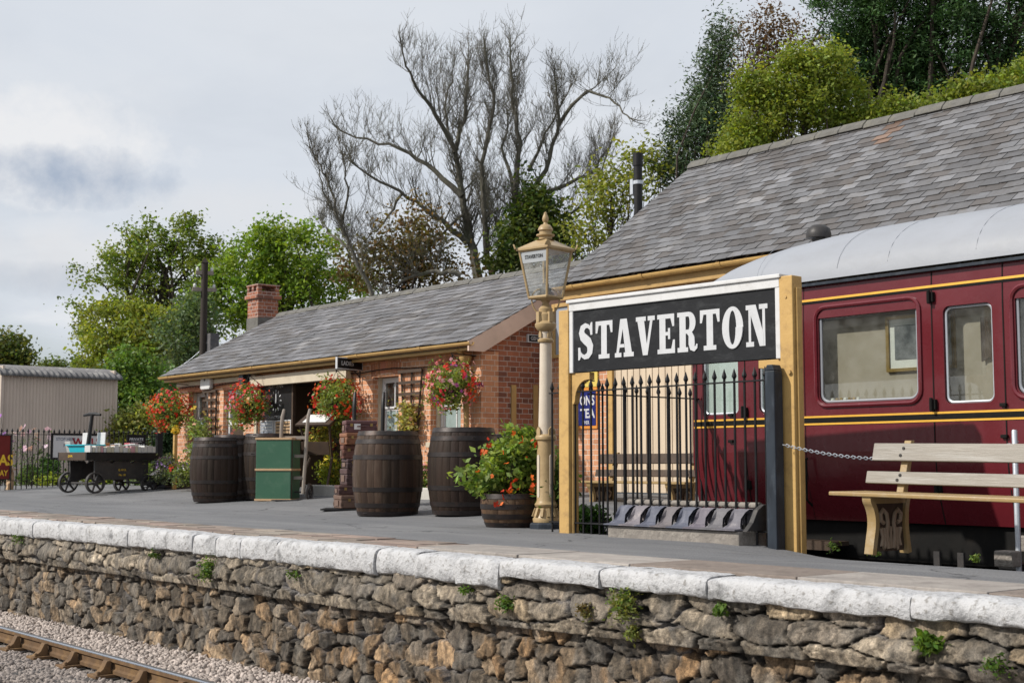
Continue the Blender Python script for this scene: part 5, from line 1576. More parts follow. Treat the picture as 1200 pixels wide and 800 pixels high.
# underframe
mb = MB(); mb.bb(XC0 + 0.05, XC1, YC + 0.18, YC + 0.30, -0.22, 0.125); mb.bb(XC0, XC1, 13.0, 13.2, -0.22, 0.125); mb.bb(XC0, XC1, YC + 0.31, 12.99, -0.02, 0.1); mb.build('solebar', M['underframe'], coach)
mb = MB(); mb.bb(XC0 + 0.5, XX(980), YC - 0.12, YC + 0.14, -0.10, -0.06); mb.bb(XC0 + 0.5, XX(980), YC - 0.125, YC - 0.1205, -0.14, -0.055); mb.build('step_board', M['brownwood'], coach)
for px in (1097, 1125):
    x = XX(px, 640); mb = MB(); mb.bb(x - 0.03, x + 0.03, YC - 0.0, YC + 0.03, -0.62, -0.1); mb.tube([(x + 0.05, YC - 0.04, -0.5), (x + 0.05, YC + 0.05, -0.5)], 0.06, 10); mb.build('hanger', M['iron'], coach)
for x in (XC0 + 2.0, XC0 + 4.4, XC1 - 2):
    mb = MB()
    for y in (11.15, 12.65): mb.m = Matrix.Translation((x, y, -0.75)) @ Matrix.Rotation(PI / 2, 4, 'X'); mb.lathe([(0.46, -0.03), (0.5, 0.03), (0.45, 0.07), (0.1, 0.07)], 24)
    mb.m = Matrix.Translation((x, 11.9, -0.75)) @ Matrix.Rotation(PI / 2, 4, 'X'); mb.lathe([(0.08, -0.8), (0.08, 0.8)], 10)
    mb.build('wheelset', M['underframe'], coach, smooth=True)
mb = MB(); mb.tube([(XX(947.5, 545), YC - 0.02, PY(947, 537, YC).z), (XX(947.5), YC - 0.06, PY(947, 540, YC).z + 0.02), (XX(947.5), YC - 0.06, PY(947, 585, YC).z), (XX(947.5), YC + 0.02, PY(947, 592, YC).z)], 0.012, 6); mb.build('grab_handle', M['underframe'], coach)
# interior: partition, floor, luggage shelf
mb = MB(); mb.bb(XC0 + 0.1, XC1 - 0.1, 10.67, 10.70, 0.2, 2.44); mb.build('inner_wall', M['interior'], coach)
mb = MB(); mb.bb(XC0 + 0.06, XC1 - 0.05, YC + 0.2, 13.2, 0.16, 0.2); mb.build('coach_floor', M['panel'], coach)
for x in (XX(1086), XX(1182), XX(880), XX(944)): mb = MB(); mb.bb(x - 0.02, x + 0.02, YC + 0.09, 10.667, 0.75, 2.35); mb.build('compartment_partition', M['interior'], coach)
mb = MB(); mb.bb(XC0 + 0.12, XC1 - 0.12, YC + 0.1, 10.667, 2.36, 2.4); mb.build('inner_ceiling', M['interior'], coach)
for px0, px1 in ((822, 868), (887, 928)):
    mb = MB(); mb.bb(XX(px0), XX(px1), YC + 0.06, YC + 0.07, 0.95, 2.1); mb.build('bright_pane_sheet', M['brightpane'], coach)  # pale sheet paints in the bright reflection of the frosted panes
pi_ = PY(1072, 425, 10.66)
xa = PY(1039, 380, 10.66).x; zt_ = PY(1060, 372, 10.66).z; zb_ = PY(1060, 435, 10.66).z
pic = thing('framed_picture', 'gilt framed picture hanging inside behind the big coach window', 'picture', (xa, 10.66, zb_))
def pictureframe(xa, xb, za, zb, y, pic):
    mb = MB(); w = 0.03
    mb.bb(xa, xa + w, y - 0.03, y, za, zb); mb.bb(xb - w, xb, y - 0.03, y, za, zb); mb.bb(xa + w, xb - w, y - 0.03, y, za, za + w); mb.bb(xa + w, xb - w, y - 0.03, y, zb - w, zb)
    mb.build('frame', M['gold'], pic)
    mb = MB(); mb.bb(xa + w, xb - w, y - 0.012, y - 0.006, za + w, zb - w); mb.build('mount', M['paper'], pic)
    mb = MB(); mb.bb(xa + w + 0.06, xb - w - 0.06, y - 0.018, y - 0.013, za + w + 0.08, zb - w - 0.06); mb.build('print', M['glassblack'], pic)
pictureframe(xa, xa + 0.72, zb_, zt_ + 0.02, 10.668, pic)
clx = PY(1150, 390, 10.64); clz0 = PY(1150, 424, 10.64).z; clz1 = PY(1150, 372, 10.64).z
mb = MB(); wc = PY(1164, 390, 10.64).x - PY(1146, 390, 10.64).x
fold = lambda i, z: (clx.x + wc * i / 6 * (0.35 + 0.65 * (clz1 - z) / (clz1 - clz0)), 10.63 + 0.012 * (i % 2), z + (0.05 * ((i * 5) % 4) / 4 if z < clz0 + .05 else 0))
mb.grid([[fold(i, z) for i in range(7)] for z in (clz0, clz0 + .1, (clz0 + clz1) / 2, clz1)])
hc = mb.build('hanging_cloth', M['brownwood']); sdm = hc.modifiers.new('thick', 'SOLIDIFY'); sdm.thickness = 0.008
tag(hc, 'dark folded cloth hanging inside the door window of the coach', 'cloth')
random.seed(3)
po = thing('pot_plants', 'row of small ornaments on the sill inside the big coach window', 'ornaments', (XX(975), YC + 0.10, zbotA - 0.02))
for i in range(7):
    x = XX(968 + i * 5); mb = MB(); mb.lathe([(0.02, 0), (0.025, 0.03), (0.02, 0.05 + 0.02 * random.random()), (0.012, 0.07)], 8, (x, YC + 0.10, zbotA - 0.02)); mb.build('ornament', M['gold'] if i % 3 else M['paper'], po)

# ================================================================== bench (GWR pattern), copied once
def make_bench():
    t = thing('station_bench', 'silvered wooden bench with ornate cast iron legs in front of the maroon coach', 'bench')
    Lb = 2.1
    for x in (0.32, Lb - 0.32):
        e = MB()
        # solid leg outline in (y,z): curved front edge, nearly straight back
        fr = [(0.03, 0.0), (0.05, 0.10), (0.075, 0.2), (0.07, 0.28), (0.045, 0.345), (0.012, 0.385), (0.012, 0.415)]
        bk = [(0.46, 0.415), (0.435, 0.33), (0.43, 0.2), (0.445, 0.1), (0.465, 0.0)]
        def rib(pts, w, d):
            P = [Vector(q) for q in pts]
            for _ in range(2):
                Q = [P[0]]
                for i in range(len(P) - 1): Q += [P[i].lerp(P[i + 1], .25), P[i].lerp(P[i + 1], .75)]
                P = Q + [P[-1]]
            lo, hi = [], []
            for i in range(len(P)):
                tt = (P[min(i + 1, len(P) - 1)] - P[max(i - 1, 0)]).normalized(); nn = Vector((-tt.y, tt.x)) * w / 2
                lo.append(tuple(P[i] - nn)); hi.append(tuple(P[i] + nn))
            e.prism(lo + hi[::-1], (x - d / 2, 0, 0), (0, 1, 0), (0, 0, 1), (1, 0, 0), d)
        rib(fr, 0.045, 0.075); rib(bk, 0.045, 0.075)
        e.bb(x - 0.03, x + 0.03, 0.012, 0.46, 0.365, 0.415)
        leg = e.build('leg', M['benchochre'], t, world=False, bevel=0.006)
        p = MB(); p.bb(x - 0.012, x + 0.012, 0.075, 0.425, 0.02, 0.365)
        pan = p.build('panel', M['brownwood'], leg, world=False)  # dark sheet painted in for the gloom seen through the openwork
        o = MB()
        for s_ in (-1, 1):
            c = 0.25
            loop = [(c + s_ * 0.03, 0.04), (c + s_ * 0.05, 0.15), (c + s_ * 0.035, 0.22), (c + s_ * 0.05, 0.29), (c + s_ * 0.09, 0.32), (c + s_ * 0.125, 0.29), (c + s_ * 0.115, 0.24), (c + s_ * 0.08, 0.225)]
            o.tube([(x + 0.02, a, b) for a, b in loop], 0.017, 6)
            loop = [(c + s_ * 0.12, 0.19), (c + s_ * 0.095, 0.12), (c + s_ * 0.115, 0.06), (c + s_ * 0.085, 0.04), (c + s_ * 0.07, 0.07), (c + s_ * 0.075, 0.19)]
            o.tube([(x + 0.02, a, b) for a, b in loop], 0.015, 6)
        o.tube([(x + 0.02, 0.25, 0.04), (x + 0.02, 0.25, 0.2)], 0.012, 6)
        o.build('tracery', M['castpanel'], leg, world=False, smooth=True)
        u = MB(); u.prism([(0.385, 0.40), (0.445, 0.40), (0.553, 0.825), (0.508, 0.825)], (x - 0.03, 0, 0), (0, 1, 0), (0, 0, 1), (1, 0, 0), 0.06); u.build('upright', M['benchochre'], t, world=False, bevel=0.005)
    sl_ = MB(); sl_.bb(0, Lb, -0.03, 0.42, 0.4155, 0.445); sl_.build('seat', M['benchochre'], t, world=False, bevel=0.007)
    def slat(z0, z1):
        s_ = MB(); yb = lambda z: 0.385 + (z - 0.40) * 0.25 - 0.036
        x0 = 0.06 if z0 > 0.6 else 0.03
        s_.prism([(yb(z0), z0), (yb(z1), z1), (yb(z1) + 0.032, z1 - 0.006), (yb(z0) + 0.032, z0 - 0.006)], (x0, 0, 0), (0, 1, 0), (0, 0, 1), (1, 0, 0), Lb - 2 * x0)
        o = s_.build('back_slat', M['benchwood'], t, world=False, bevel=0.006)
        for x in (0.32, Lb - 0.32):
            for k in (0.3, 0.7):
                b_ = MB(); z = z0 + (z1 - z0) * k; b_.tube([(x + (k - .5) * 0.05, yb(z) - 0.006, z), (x + (k - .5) * 0.05, yb(z) + 0.004, z)], 0.012, 8)
                b_.build('bolt', M['iron'], o, world=False)
    slat(0.505, 0.595); slat(0.675, 0.805)
    return t
bench = make_bench()
bp = G(1018, 649)
bp = PY(1018, 649, 8.24); bench.location = (bp.x - 0.33, bp.y, bp.z); bench.rotation_euler = (0, math.radians(0.9), math.radians(0.3)); bench.scale = (1, 1, 1.0)
bench2 = copy_tree(bench)
bench2['label'] = 'shade-darkened bench behind the spiked railings by the cream boarding'
p2 = PY(690, 597, 12.3)
bench2.location = (p2.x - 0.32, 12.3, 0.0); bench2.rotation_euler = (0, 0, 0)
for b_ in (bench, bench2): b_['group'] = 'station benches'
for c in bench2.children:
    if c.name.startswith(('back_slat', 'seat')):
        c.data = c.data.copy(); c.data.materials[0] = M['brownwood'] if 'slat' in c.name else M['benchochre']  # slats recoloured dark brown, shade painted into the copy

# chain and its galvanised posts
sp = G(1194, 663)
def steelpost(p, label):
    t = thing('steel_post', label, 'post', p)
    Dp = (p - EYEV).dot(FW); h = AT(1192, 503, (sp - EYEV).dot(FW)).z - sp.z
    mb = MB(); mb.lathe([(0.021, -0.1), (0.021, h - 0.01), (0.016, h)], 12); mb.build('tube', M['steel'], t, world=False, smooth=True)
    mb = MB(); mb.tube([(0, 0.02, h - 0.09), (0, 0.04, h - 0.09)], 0.01, 6); mb.build('hook', M['steel'], t, world=False)
    return t, h
st1, hpost = steelpost(sp, 'galvanised steel chain post beside the stone blocks at the bench end')
c0 = Vector((gp_.x + 0.09, yf, PY(912, 521, yf).z)); c1 = sp + Vector((0, 0.03, hpost - 0.1))
ch = MB(); Nl = 74
zdip = 0.12
pts = []
for i in range(Nl + 1):
    t_ = i / Nl; q = c0.lerp(c1, t_); q.z -= 4 * t_ * (1 - t_) * zdip; pts.append(q)
for i in range(Nl):
    p, q = pts[i], pts[i + 1]; m_ = (p + q) / 2; u = (q - p).normalized()
    w = Vector((0, 0, 1)) if i % 2 else u.cross(Vector((0, 0, 1))).normalized()
    hl, hw = (q - p).length * 0.66, 0.0115
    ring = [m_ + u * (math.copysign(hl - hw, math.cos(a)) + hw * math.cos(a)) * 1.0 + w * hw * math.sin(a) for a in [2 * PI * k / 8 + 0.001 for k in range(8)]]
    ch.tube(ring, 0.0035, 4, closed=True)
tag(ch.build('chain', M['steel']), 'galvanised chain sagging from the black post to the steel post behind the bench', 'chain')
for i, (px, py, sz, lab) in enumerate(((1181, 664, (0.15, 0.13, 0.12), 'rough grey stone block lying on the platform edge beside steel post'),)):
    p = G(px, py); mb = MB(); mb.box((0, 0, 0.06), sz); t = mb.build('stone_block', M['roughstone'], bevel=0.012); t.location = p; tag(t, lab, 'stone block', 'stone blocks by the chain post')
p = G(1184, 660); mb = MB(); mb.box((0, 0, 0), (0.12, 0.1, 0.12)); t = mb.build('stone_block', M['roughstone'], bevel=0.012); t.location = p + Vector((0.06, 0.12, 0.15)); tag(t, 'smaller stone block behind and above the rough grey block by the steel post', 'stone block', 'stone blocks by the chain post')
mb = MB(); mb.box((0, 0, 0), (0.2, 0.2, 0.05)); t = mb.build('rubber_pad', M['black'], bevel=0.008); t.location = p + Vector((0.02, 0.06, -0.02)); tag(t, 'black pad lying under the stone blocks at the steel post', 'pad')

# ================================================================== props on the platform
def make_barrel(h, rm, rt, nst, seed, col=(1, 1, 1), hoops=(0.022, 0.125, 0.31, 0.69, 0.875, 0.978), name='wooden_barrel', top=True, rh=0.058):
    rng = random.Random(seed)
    t = thing(name, '', 'barrel')
    R_ = lambda s: rt + (rm - rt) * (1 - (2 * s - 1) ** 2) ** 0.9 if 0 < s < 1 else rt
    rows = [i / 14 for i in range(15)]
    mb = MB()
    for k in range(nst):
        a0, a1 = 2 * PI * k / nst, 2 * PI * (k + 1) / nst
        c = rng.uniform(0.65, 1.35); mb.tint((c * col[0], c * col[1] * rng.uniform(.94, 1.02), c * col[2] * rng.uniform(.9, 1.02)))
        P = []
        dz = rng.uniform(-0.004, 0.004)
        for s in rows:
            r = R_(s); z = s * h + (dz if s == 1 else 0)
            P.append([(r * q * math.cos(a), r * q * math.sin(a), z) for a, q in ((a0, .991), (a0 + (a1 - a0) * .1, 1.0), ((a0 + a1) / 2, 1.002), (a1 - (a1 - a0) * .1, 1.0), (a1, .991))])
        r = rt * 0.93
        P.append([(r * math.cos(a), r * math.sin(a), h + dz) for a in (a0, a0 + (a1 - a0) * .1, (a0 + a1) / 2, a1 - (a1 - a0) * .1, a1)])
        P.append([(r * math.cos(a), r * math.sin(a), h - 0.04) for a in (a0, a0 + (a1 - a0) * .1, (a0 + a1) / 2, a1 - (a1 - a0) * .1, a1)])
        mb.grid(P)
    mb.build('staves', M['barrelwood'], t, world=False, smooth=True)
    for i, s in enumerate(hoops):
        w = rh * (1.15 if i in (0, len(hoops) - 1) else 1)
        s0, s1 = max(0.001, s - w / h / 2), min(0.999, s + w / h / 2)
        mb = MB(); mb.lathe([(R_(s0) + .0005, s0 * h), (R_(s0) + .006, s0 * h + .001), (R_(s1) + .006, s1 * h - .001), (R_(s1) + .0005, s1 * h)], 48, cap=False)
        a = rng.uniform(0, 6.28) if i else -0.9
        for da in (-0.06, 0.0, 0.06):
            for zz2 in (s0 * h + w * .3,):
                r = R_(s) + 0.006; an = a + da
                mb.m = Matrix.Translation((r * math.cos(an), r * math.sin(an), zz2 + w * .2)) @ Matrix.Rotation(an, 4, 'Z') @ Matrix.Rotation(PI / 2, 4, 'Y')
                mb.lathe([(0.011, 0), (0.009, 0.006), (0.003, 0.008)], 6)
        mb.m = Matrix.Identity(4)
        mb.build('hoop', M['hoop'], t, world=False, smooth=True)
    if top:
        mb = MB(); mb.tint((0.8, 0.8, 0.8)); mb.lathe([(rt * .94, h - 0.045), (rt * .94, h - 0.035)], 32); mb.build('head', M['barrelwood'], t, world=False)
    return t
def vh(p, py): return AT(600, py, (p - EYEV).dot(FW)).z - p.z   # height above p of a picture row at p's depth
def place(t, px, py, label, rz=0.0, group=None):
    t.location = G(px, py); t.rotation_euler = (0, 0, rz); t['label'] = label
    if group: t['group'] = group
    return t
BG = 'oak barrels on the platform'
b3p = G(454, 603.5); hb3 = vh(b3p, 505)
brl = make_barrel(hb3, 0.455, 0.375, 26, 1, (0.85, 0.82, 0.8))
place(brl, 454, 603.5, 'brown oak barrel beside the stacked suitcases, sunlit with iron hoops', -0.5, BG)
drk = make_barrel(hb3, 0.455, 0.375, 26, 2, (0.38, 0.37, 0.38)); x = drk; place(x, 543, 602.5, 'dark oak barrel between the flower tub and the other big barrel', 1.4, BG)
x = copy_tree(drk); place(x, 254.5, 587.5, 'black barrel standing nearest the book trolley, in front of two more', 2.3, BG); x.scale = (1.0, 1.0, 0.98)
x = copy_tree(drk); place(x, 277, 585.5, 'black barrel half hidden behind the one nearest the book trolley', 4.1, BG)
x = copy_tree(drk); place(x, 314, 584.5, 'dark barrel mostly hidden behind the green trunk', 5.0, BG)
pw = PY(590, 590, 12.05)
wb = make_barrel(1.0, 0.33, 0.31, 20, 9, (0.35, 0.35, 0.38), name='water_butt'); wb.location = (pw.x, 12.05, gz(pw.x, 12.05)); wb['label'] = 'black water butt under the downpipe at the corner of the brick building'; wb['category'] = 'water butt'
hwb = PY(590, 509, 12.05).z - wb.location.z; wb.scale = (1, 1, hwb / 1.0)

# green travelling trunk standing on end
gp1, gp2 = G(299, 587.5), G(337, 590)
tr = thing('green_trunk', 'green upright trunk with pale wooden battens on a sack truck', 'trunk', gp1, None, math.radians(40))
W_ = 0.60; Dp_ = 0.44; Ht = vh(gp1, 513)
mb = MB(); mb.bb(0, W_, 0, Dp_, 0.03, Ht - 0.02); mb.build('body', M['green'], tr, world=False, bevel=0.012)
for z in (0.012, Ht * 0.485, Ht - 0.028):
    mb = MB(); mb.bb(-0.012, W_ + 0.012, -0.014, -0.001, z, z + 0.035); mb.bb(W_ + 0.001, W_ + 0.013, -0.001, Dp_, z, z + 0.035); mb.build('batten', M['beech'], tr, world=False, bevel=0.004)
mb = MB(); mb.bb(-0.01, W_ + 0.01, -0.01, Dp_ + 0.01, Ht - 0.019, Ht - 0.0); mb.build('lid_edge', M['beech'], tr, world=False, bevel=0.004)
mb = MB(); mb.bb(W_ + 0.0005, W_ + 0.008, 0.02, 0.05, 0.05, Ht - 0.03)
for i in range(18): mb.bb(W_ + 0.008, W_ + 0.012, 0.028, 0.042, 0.08 + i * Ht * 0.05, 0.1 + i * Ht * 0.05)
mb.build('riveted_edge', M['brownwood'], tr, world=False)
def sacktruck(label, wood, loc, rz, hts):
    t = thing('sack_truck', label, 'sack truck', loc, 'sack trucks', rz)
    for s_ in (-1, 1):
        mb = MB(); P = [(s_ * 0.2, 0.0, 0.12), (s_ * 0.21, 0.03, 0.5), (s_ * 0.22, 0.07, 0.95), (s_ * 0.225, 0.09, hts - 0.28), (s_ * 0.225, 0.12, hts - 0.12), (s_ * 0.225, 0.19, hts)]
        mb.tube(P, [.03, .03, .032, .032, .03, .024], 8); mb.build('handle', M[wood], t, world=False, smooth=True)
        mb = MB(); x = s_ * 0.27; n = 24
        mb.tube([(x, 0.1 + 0.125 * math.cos(2 * PI * k / n), 0.145 + 0.125 * math.sin(2 * PI * k / n)) for k in range(n)], 0.02, 6, closed=True)
        for k in range(5): mb.tube([(x, 0.1, 0.145), (x, 0.1 + 0.12 * math.cos(2 * PI * k / 5), 0.145 + 0.12 * math.sin(2 * PI * k / 5))], 0.011, 5)
        mb.tube([(x - 0.03, 0.1, 0.145), (x + 0.03, 0.1, 0.145)], 0.03, 8); mb.build('wheel', M['iron'], t, world=False, smooth=True)
    for z in (0.35, 0.7, 1.0):
        mb = MB(); mb.bb(-0.2, 0.2, 0.02 + z * 0.06, 0.05 + z * 0.06, z, z + 0.05); mb.build('crossbar', M[wood], t, world=False)
    mb = MB(); mb.bb(-0.22, 0.22, -0.3, 0.02, 0.012, 0.028); mb.tube([(-0.26, 0.1, 0.145), (0.26, 0.1, 0.145)], 0.014, 6); mb.build('toe_plate', M['iron'], t, world=False)
    return t
pst = G(338, 588); 
sacktruck('wooden handled sack truck behind the green trunk', 'greywood', pst + Vector((-0.45, 0.31, 0.0)) , math.radians(38), vh(pst, 477))
psb = PY(437, 590, 11.75); psb.z = gz(psb.x, psb.y)
sacktruck('dark sack truck with curved handles behind the stack of suitcases', 'black', psb + Vector((-0.16, 0, 0)), 0.9, vh(psb, 458))

# suitcases
sc0 = G(404, 597)
sd = [(0.13, 0.66, .42, (0.16, .10, .075), 'brown suitcase with a pale crest label at the bottom of the stack'), (0.095, .52, .36, (.10, .055, .05), 'dark brown suitcase second from the bottom of the stack'),
      (0.16, .5, .36, (.085, .05, .048), 'deep dark suitcase above the two lowest of the stack'), (0.095, .46, .34, (.075, .045, .045), 'thin blackish brown suitcase in the middle of the stack'),
      (0.135, .46, .34, (.17, .075, .055), 'reddish brown suitcase just above the middle of the stack'), (0.115, .46, .34, (.24, .105, .055), 'tan brown suitcase just under the top one of the stack'), (0.125, .44, .32, (.13, .06, .06), 'maroon suitcase with a white label on top of the stack')]
z = 0.02
hs = vh(sc0, 492); sct = sum(s_[0] for s_ in sd); 
random.seed(12)
for i, (h, l, d, c, lab) in enumerate(sd):
    h *= (hs - 0.02) / sct
    t = thing('suitcase', lab, 'suitcase', sc0 + Vector((0.06, 0.20, z)) + Vector((random.uniform(-.05, .05), random.uniform(-.05, .05), 0)), 'stacked suitcases', math.radians(70) + random.uniform(-.14, .14))
    mb = MB().tint(c); zl2 = h * 0.66
    mb.bb(-l / 2, l / 2, -d / 2, d / 2, 0.003, zl2 - 0.002); mb.build('body', M['leather'], t, world=False, bevel=0.012)
    mb = MB().tint(tuple(q * 1.12 for q in c)); mb.bb(-l / 2 - .003, l / 2 + .003, -d / 2 - .003, d / 2 + .003, zl2, h - 0.002); mb.build('lid', M['leather'], t, world=False, bevel=0.012)
    mb = MB().tint(tuple(q * .6 for q in c)); mb.tube([(-.06, -d / 2, zl2 * .8), (-.05, -d / 2 - .03, zl2 * .8), (.05, -d / 2 - .03, zl2 * .8), (.06, -d / 2, zl2 * .8)], .009, 6); mb.build('handle', M['leather'], t, world=False)
    for s_ in (-1, 1):
        mb = MB(); mb.box((s_ * l * .32, -d / 2 - .006, zl2 - .005), (.035, .01, .04)); mb.build('clasp', M['gold'], t, world=False)
        for sy in (-1, 1):
            mb = MB().tint(tuple(q * .7 for q in c)); mb.box((s_ * (l / 2 - .016), sy * (d / 2 - .016), h * .33), (.042, .042, .05)); mb.build('corner_patch', M['leather'], t, world=False, bevel=.008)
    mb = MB().tint((0.2, 0.13, 0.1)); mb.bb(-l / 2 - .012, -l / 2 - .002, -d * .22, d * .22, h * .2, h * .6); mb.build('strap', M['leather'], t, world=False)
    if i in (0, 6):
        mb = MB(); mb.bb(-.045 - .06 * (i == 6), .045 - .06 * (i == 6), -d / 2 - .0075, -d / 2 - .0045, h * .28, h * .72) if i else mb.lathe([(.05, 0), (.05, .003)], 14)
        if i == 0:
            mb.v = [(p[0] - .02, -d / 2 - .004 - p[2], p[1] * 1.0 + h * .35) for p in mb.v]
        mb.build('label', M['paper'] if i else M['beech'], t, world=False)
    z += h
mb = MB(); mb.bb(-.5, .5, -.32, .32, 0.0, 0.018); t = mb.build('stack_board', M['black']); t.location = sc0 + Vector((.05, .2, 0.0)); t.rotation_euler = (0, 0, .9); tag(t, 'low dark board under the suitcase stack', 'board')

# half barrel planter by the lamp
pp = G(600, 617)
Dpl = (pp - EYEV).dot(FW)
hp = vh(pp, 578)
pl = make_barrel(hp, 0.335, 0.30, 22, 5, (1.5, 1.4, 1.3), hoops=(0.06, 0.33, 0.62, 0.94), name='barrel_planter', top=False, rh=0.055)
for o in pl.children:
    if o.name.startswith('staves'):
        # taper: narrower foot, wide mouth
        for v in o.data.vertices: f = 0.90 + 0.16 * v.co.z / hp; v.co.x *= f; v.co.y *= f
    else:
        for v in o.data.vertices: f = 0.90 + 0.16 * v.co.z / hp; v.co.x *= f; v.co.y *= f
pl.location = pp; pl['label'] = 'weathered half barrel planter at the foot of the lamp post'; pl['category'] = 'planter'
mb = MB(); mb.lathe([(0.29, hp - 0.05), (0.1, hp - 0.02)], 20); mb.build('soil', M['soil'], pl, world=False)
c = AT(601, 543, Dpl)
kk = Dpl / F_PX
t = thing('flowering_plant', 'bushy green plant with orange red flowers in the half barrel planter', 'plant', (pp.x, pp.y, pp.z + hp - 0.03))
ell = [(AT(603, 545, Dpl), (0.33, 0.33, 0.34)), (AT(575, 562, Dpl), (0.27, 0.25, 0.19)), (AT(622, 530, Dpl), (0.24, 0.24, 0.24)), (AT(606, 515, Dpl), (0.20, 0.2, 0.14)), (AT(632, 565, Dpl), (0.22, 0.22, 0.2)), (AT(655, 570, Dpl + .35), (0.1, 0.14, 0.24)), (AT(557, 556, Dpl), (0.14, 0.12, 0.1))]
V, Fq, K, cents = clumps([(tuple(a), r) for a, r in ell], 130, 32, 0.075, 0.075, (0.14, 0.23, 0.045), 0.3, (0.25, 0.33, 0.075))
npmesh('foliage', V, Fq, M['leaf'], t, K)
mb = MB()
for i in range(24):
    q = Vector(cents[i * 3 % len(cents)]); mb.tube(limb_path(Vector((pp.x + random.uniform(-.15, .15), pp.y + random.uniform(-.15, .15), pp.z + hp - .05)), q, .12, 5), [.008, .008, .007, .006, .005, .003], 4, caps=False)
mb.build('stem', M['leaf'] if False else M['barkdark'], t)
FL = [(0.75, 0.10, 0.02), (0.72, 0.16, 0.03), (0.6, 0.05, 0.02)]
for (px, py, n) in ((572, 522, 1), (568, 516, 1), (608, 514, 2), (569, 530, 3), (624, 520, 3), (627, 571, 5), (592, 579, 3), (601, 575, 2), (583, 588, 2), (619, 582, 2), (604, 568, 2), (607, 577, 1), (590, 540, 1), (613, 534, 1), (598, 508, 1), (585, 530, 1), (558, 548, 1), (640, 545, 1), (575, 560, 1), (628, 560, 2)):
    cc = AT(px, py, Dpl - 0.3)
    blossoms(t, cc, (0.045, 0.045, 0.04), n, 0.042, FL, -1.1)

# row of curved iron scoops on a stone plinth in front of the fence
ra, rb = G(712, 628), G(868, 640)
yr_ = 8.62
ra = PY(712, 627, yr_); rb = PY(866, 640, yr_); 
Ls = rb.x - ra.x
rk = thing('scoop_rack', 'row of eight worn iron scoops on a rough stone plinth in front of the fence', 'scoop rack', (ra.x, yr_, gz(ra.x, yr_) - 0.02))
def scoop_mesh(w, k):
    mb = MB().tint(k)
    pts = [(-0.05, 0.0), (0.02, 0.004), (0.065, 0.03), (0.10, 0.085), (0.125, 0.14), (0.15, 0.165), (0.20, 0.165)]
    P0 = []; 
    for (y, z) in pts:
        wd = w * (1.0 if z < 0.02 else 0.62 + 0.2 * max(0, (z - .1) / .065) if z > 0.03 else 0.72)
        edge_ = 0.035 * math.sin(PI * min(1, max(0, (z) / 0.165)))
        P0.append([(-wd / 2, y - edge_, z), (-wd * .38, y, z), (wd * .38, y, z), (wd / 2, y - edge_, z)])
    mb.grid(P0); mb.grid([[(a, b + 0.016, c_ - 0.013) for a, b, c_ in reversed(r)] for r in P0])
    # bent ends over the top and skirt
    mb.bb(-w * .41, w * .41, 0.195, 0.225, 0.03, 0.168)
    mb.bb(-w * .5, w * .5, -0.056, 0.06, -0.013, -0.001)
    return mb
mb = MB()
mb.bb(0, Ls, 0, 0.36, -0.12, 0.125); pli = mb.build('plinth', M['roughstone'], rk, world=False, bevel=0.015)
hS = (628 - 596) / 1600 * (ra - EYEV).dot(FW) * 1.0
for i in range(8):
    k = random.uniform(1.0, 1.9)
    kk_ = (k, k * random.uniform(.93, 1.0), k * random.uniform(.9, 1.1)) if i not in (0, 2, 4) else (0.9, 1.0, 1.25)
    mb = scoop_mesh(Ls / 8 * 1.02, kk_); 
    mb.v = [(p[0] + Ls / 8 * (i + 0.42) , p[1] + 0.02, p[2] * 0.98 + 0.142) for p in mb.v]
    mb.build('scoop', M['ironlight'], rk, world=False, smooth=False, bevel=0.003)
mb = MB(); mb.tube([(0.02, 0.255, 0.335), (Ls + 0.02, 0.255, 0.335)], 0.026, 10); mb.build('top_rail', M['roughstone'], rk, world=False, smooth=True)
mb = MB(); mb.prism([(0.02, 0.127), (0.34, 0.127), (0.34, 0.2), (0.30, 0.345), (0.24, 0.345), (0.16, 0.3), (0.1, 0.2)], (Ls + 0.021, 0, 0), (0, 1, 0), (0, 0, 1), (1, 0, 0), 0.05); mb.build('end_bracket', M['iron'], rk, world=False, bevel=0.006)

# ------------------------------------------------------------------ book trolley
tp = G(127, 577)
Dt = (tp - EYEV).dot(FW); kt = F_PX / Dt
tro = thing('luggage_trolley', 'black four wheeled platform trolley with upright T handle carrying books', 'trolley', tp, None, math.radians(100))
Lx, Ly = 1.62, 0.98
hbed = vh(tp, 530)
mb = MB(); mb.bb(-Lx / 2, Lx / 2, -Ly / 2, Ly / 2, hbed - 0.06, hbed - 0.02)
mb.build('bed', M['brownwood'], tro, world=False)
mb = MB()
zA, zB = hbed - 0.16, hbed
mb.bb(-Lx / 2 - .04, Lx / 2 + .04, -Ly / 2 - .04, -Ly / 2 - .001, zA, zB); mb.bb(-Lx / 2 - .04, Lx / 2 + .04, Ly / 2 + .001, Ly / 2 + .04, zA, zB); mb.bb(Lx / 2 + .001, Lx / 2 + .04, -Ly / 2, Ly / 2, zA, zB)
mb.build('side_rail', M['black'], tro, world=False, bevel=.006)
mb = MB(); mb.bb(-Lx / 2 - .04, -Lx / 2 - .001, -Ly / 2, Ly / 2, zA, zB); mb.build('end_board', M['brownwood'], tro, world=False, bevel=.006)
mb = MB()
for s_ in (-1, 1):
    y = s_ * (Ly / 2 - .07)
    mb.prism([(-.62, hbed - .165), (-.62, .22), (-.5, .2), (-.35, .27), (.35, .27), (.5, .2), (.62, .22), (.62, hbed - .165), (.3, hbed - .165), (.24, hbed - .23), (.16, hbed - .165), (-.16, hbed - .165), (-.24, hbed - .23), (-.3, hbed - .165)], (0, y, 0), (1, 0, 0), (0, 0, 1), (0, s_, 0), .05)
mb.build('frame', M['iron'], tro, world=False, bevel=.005)
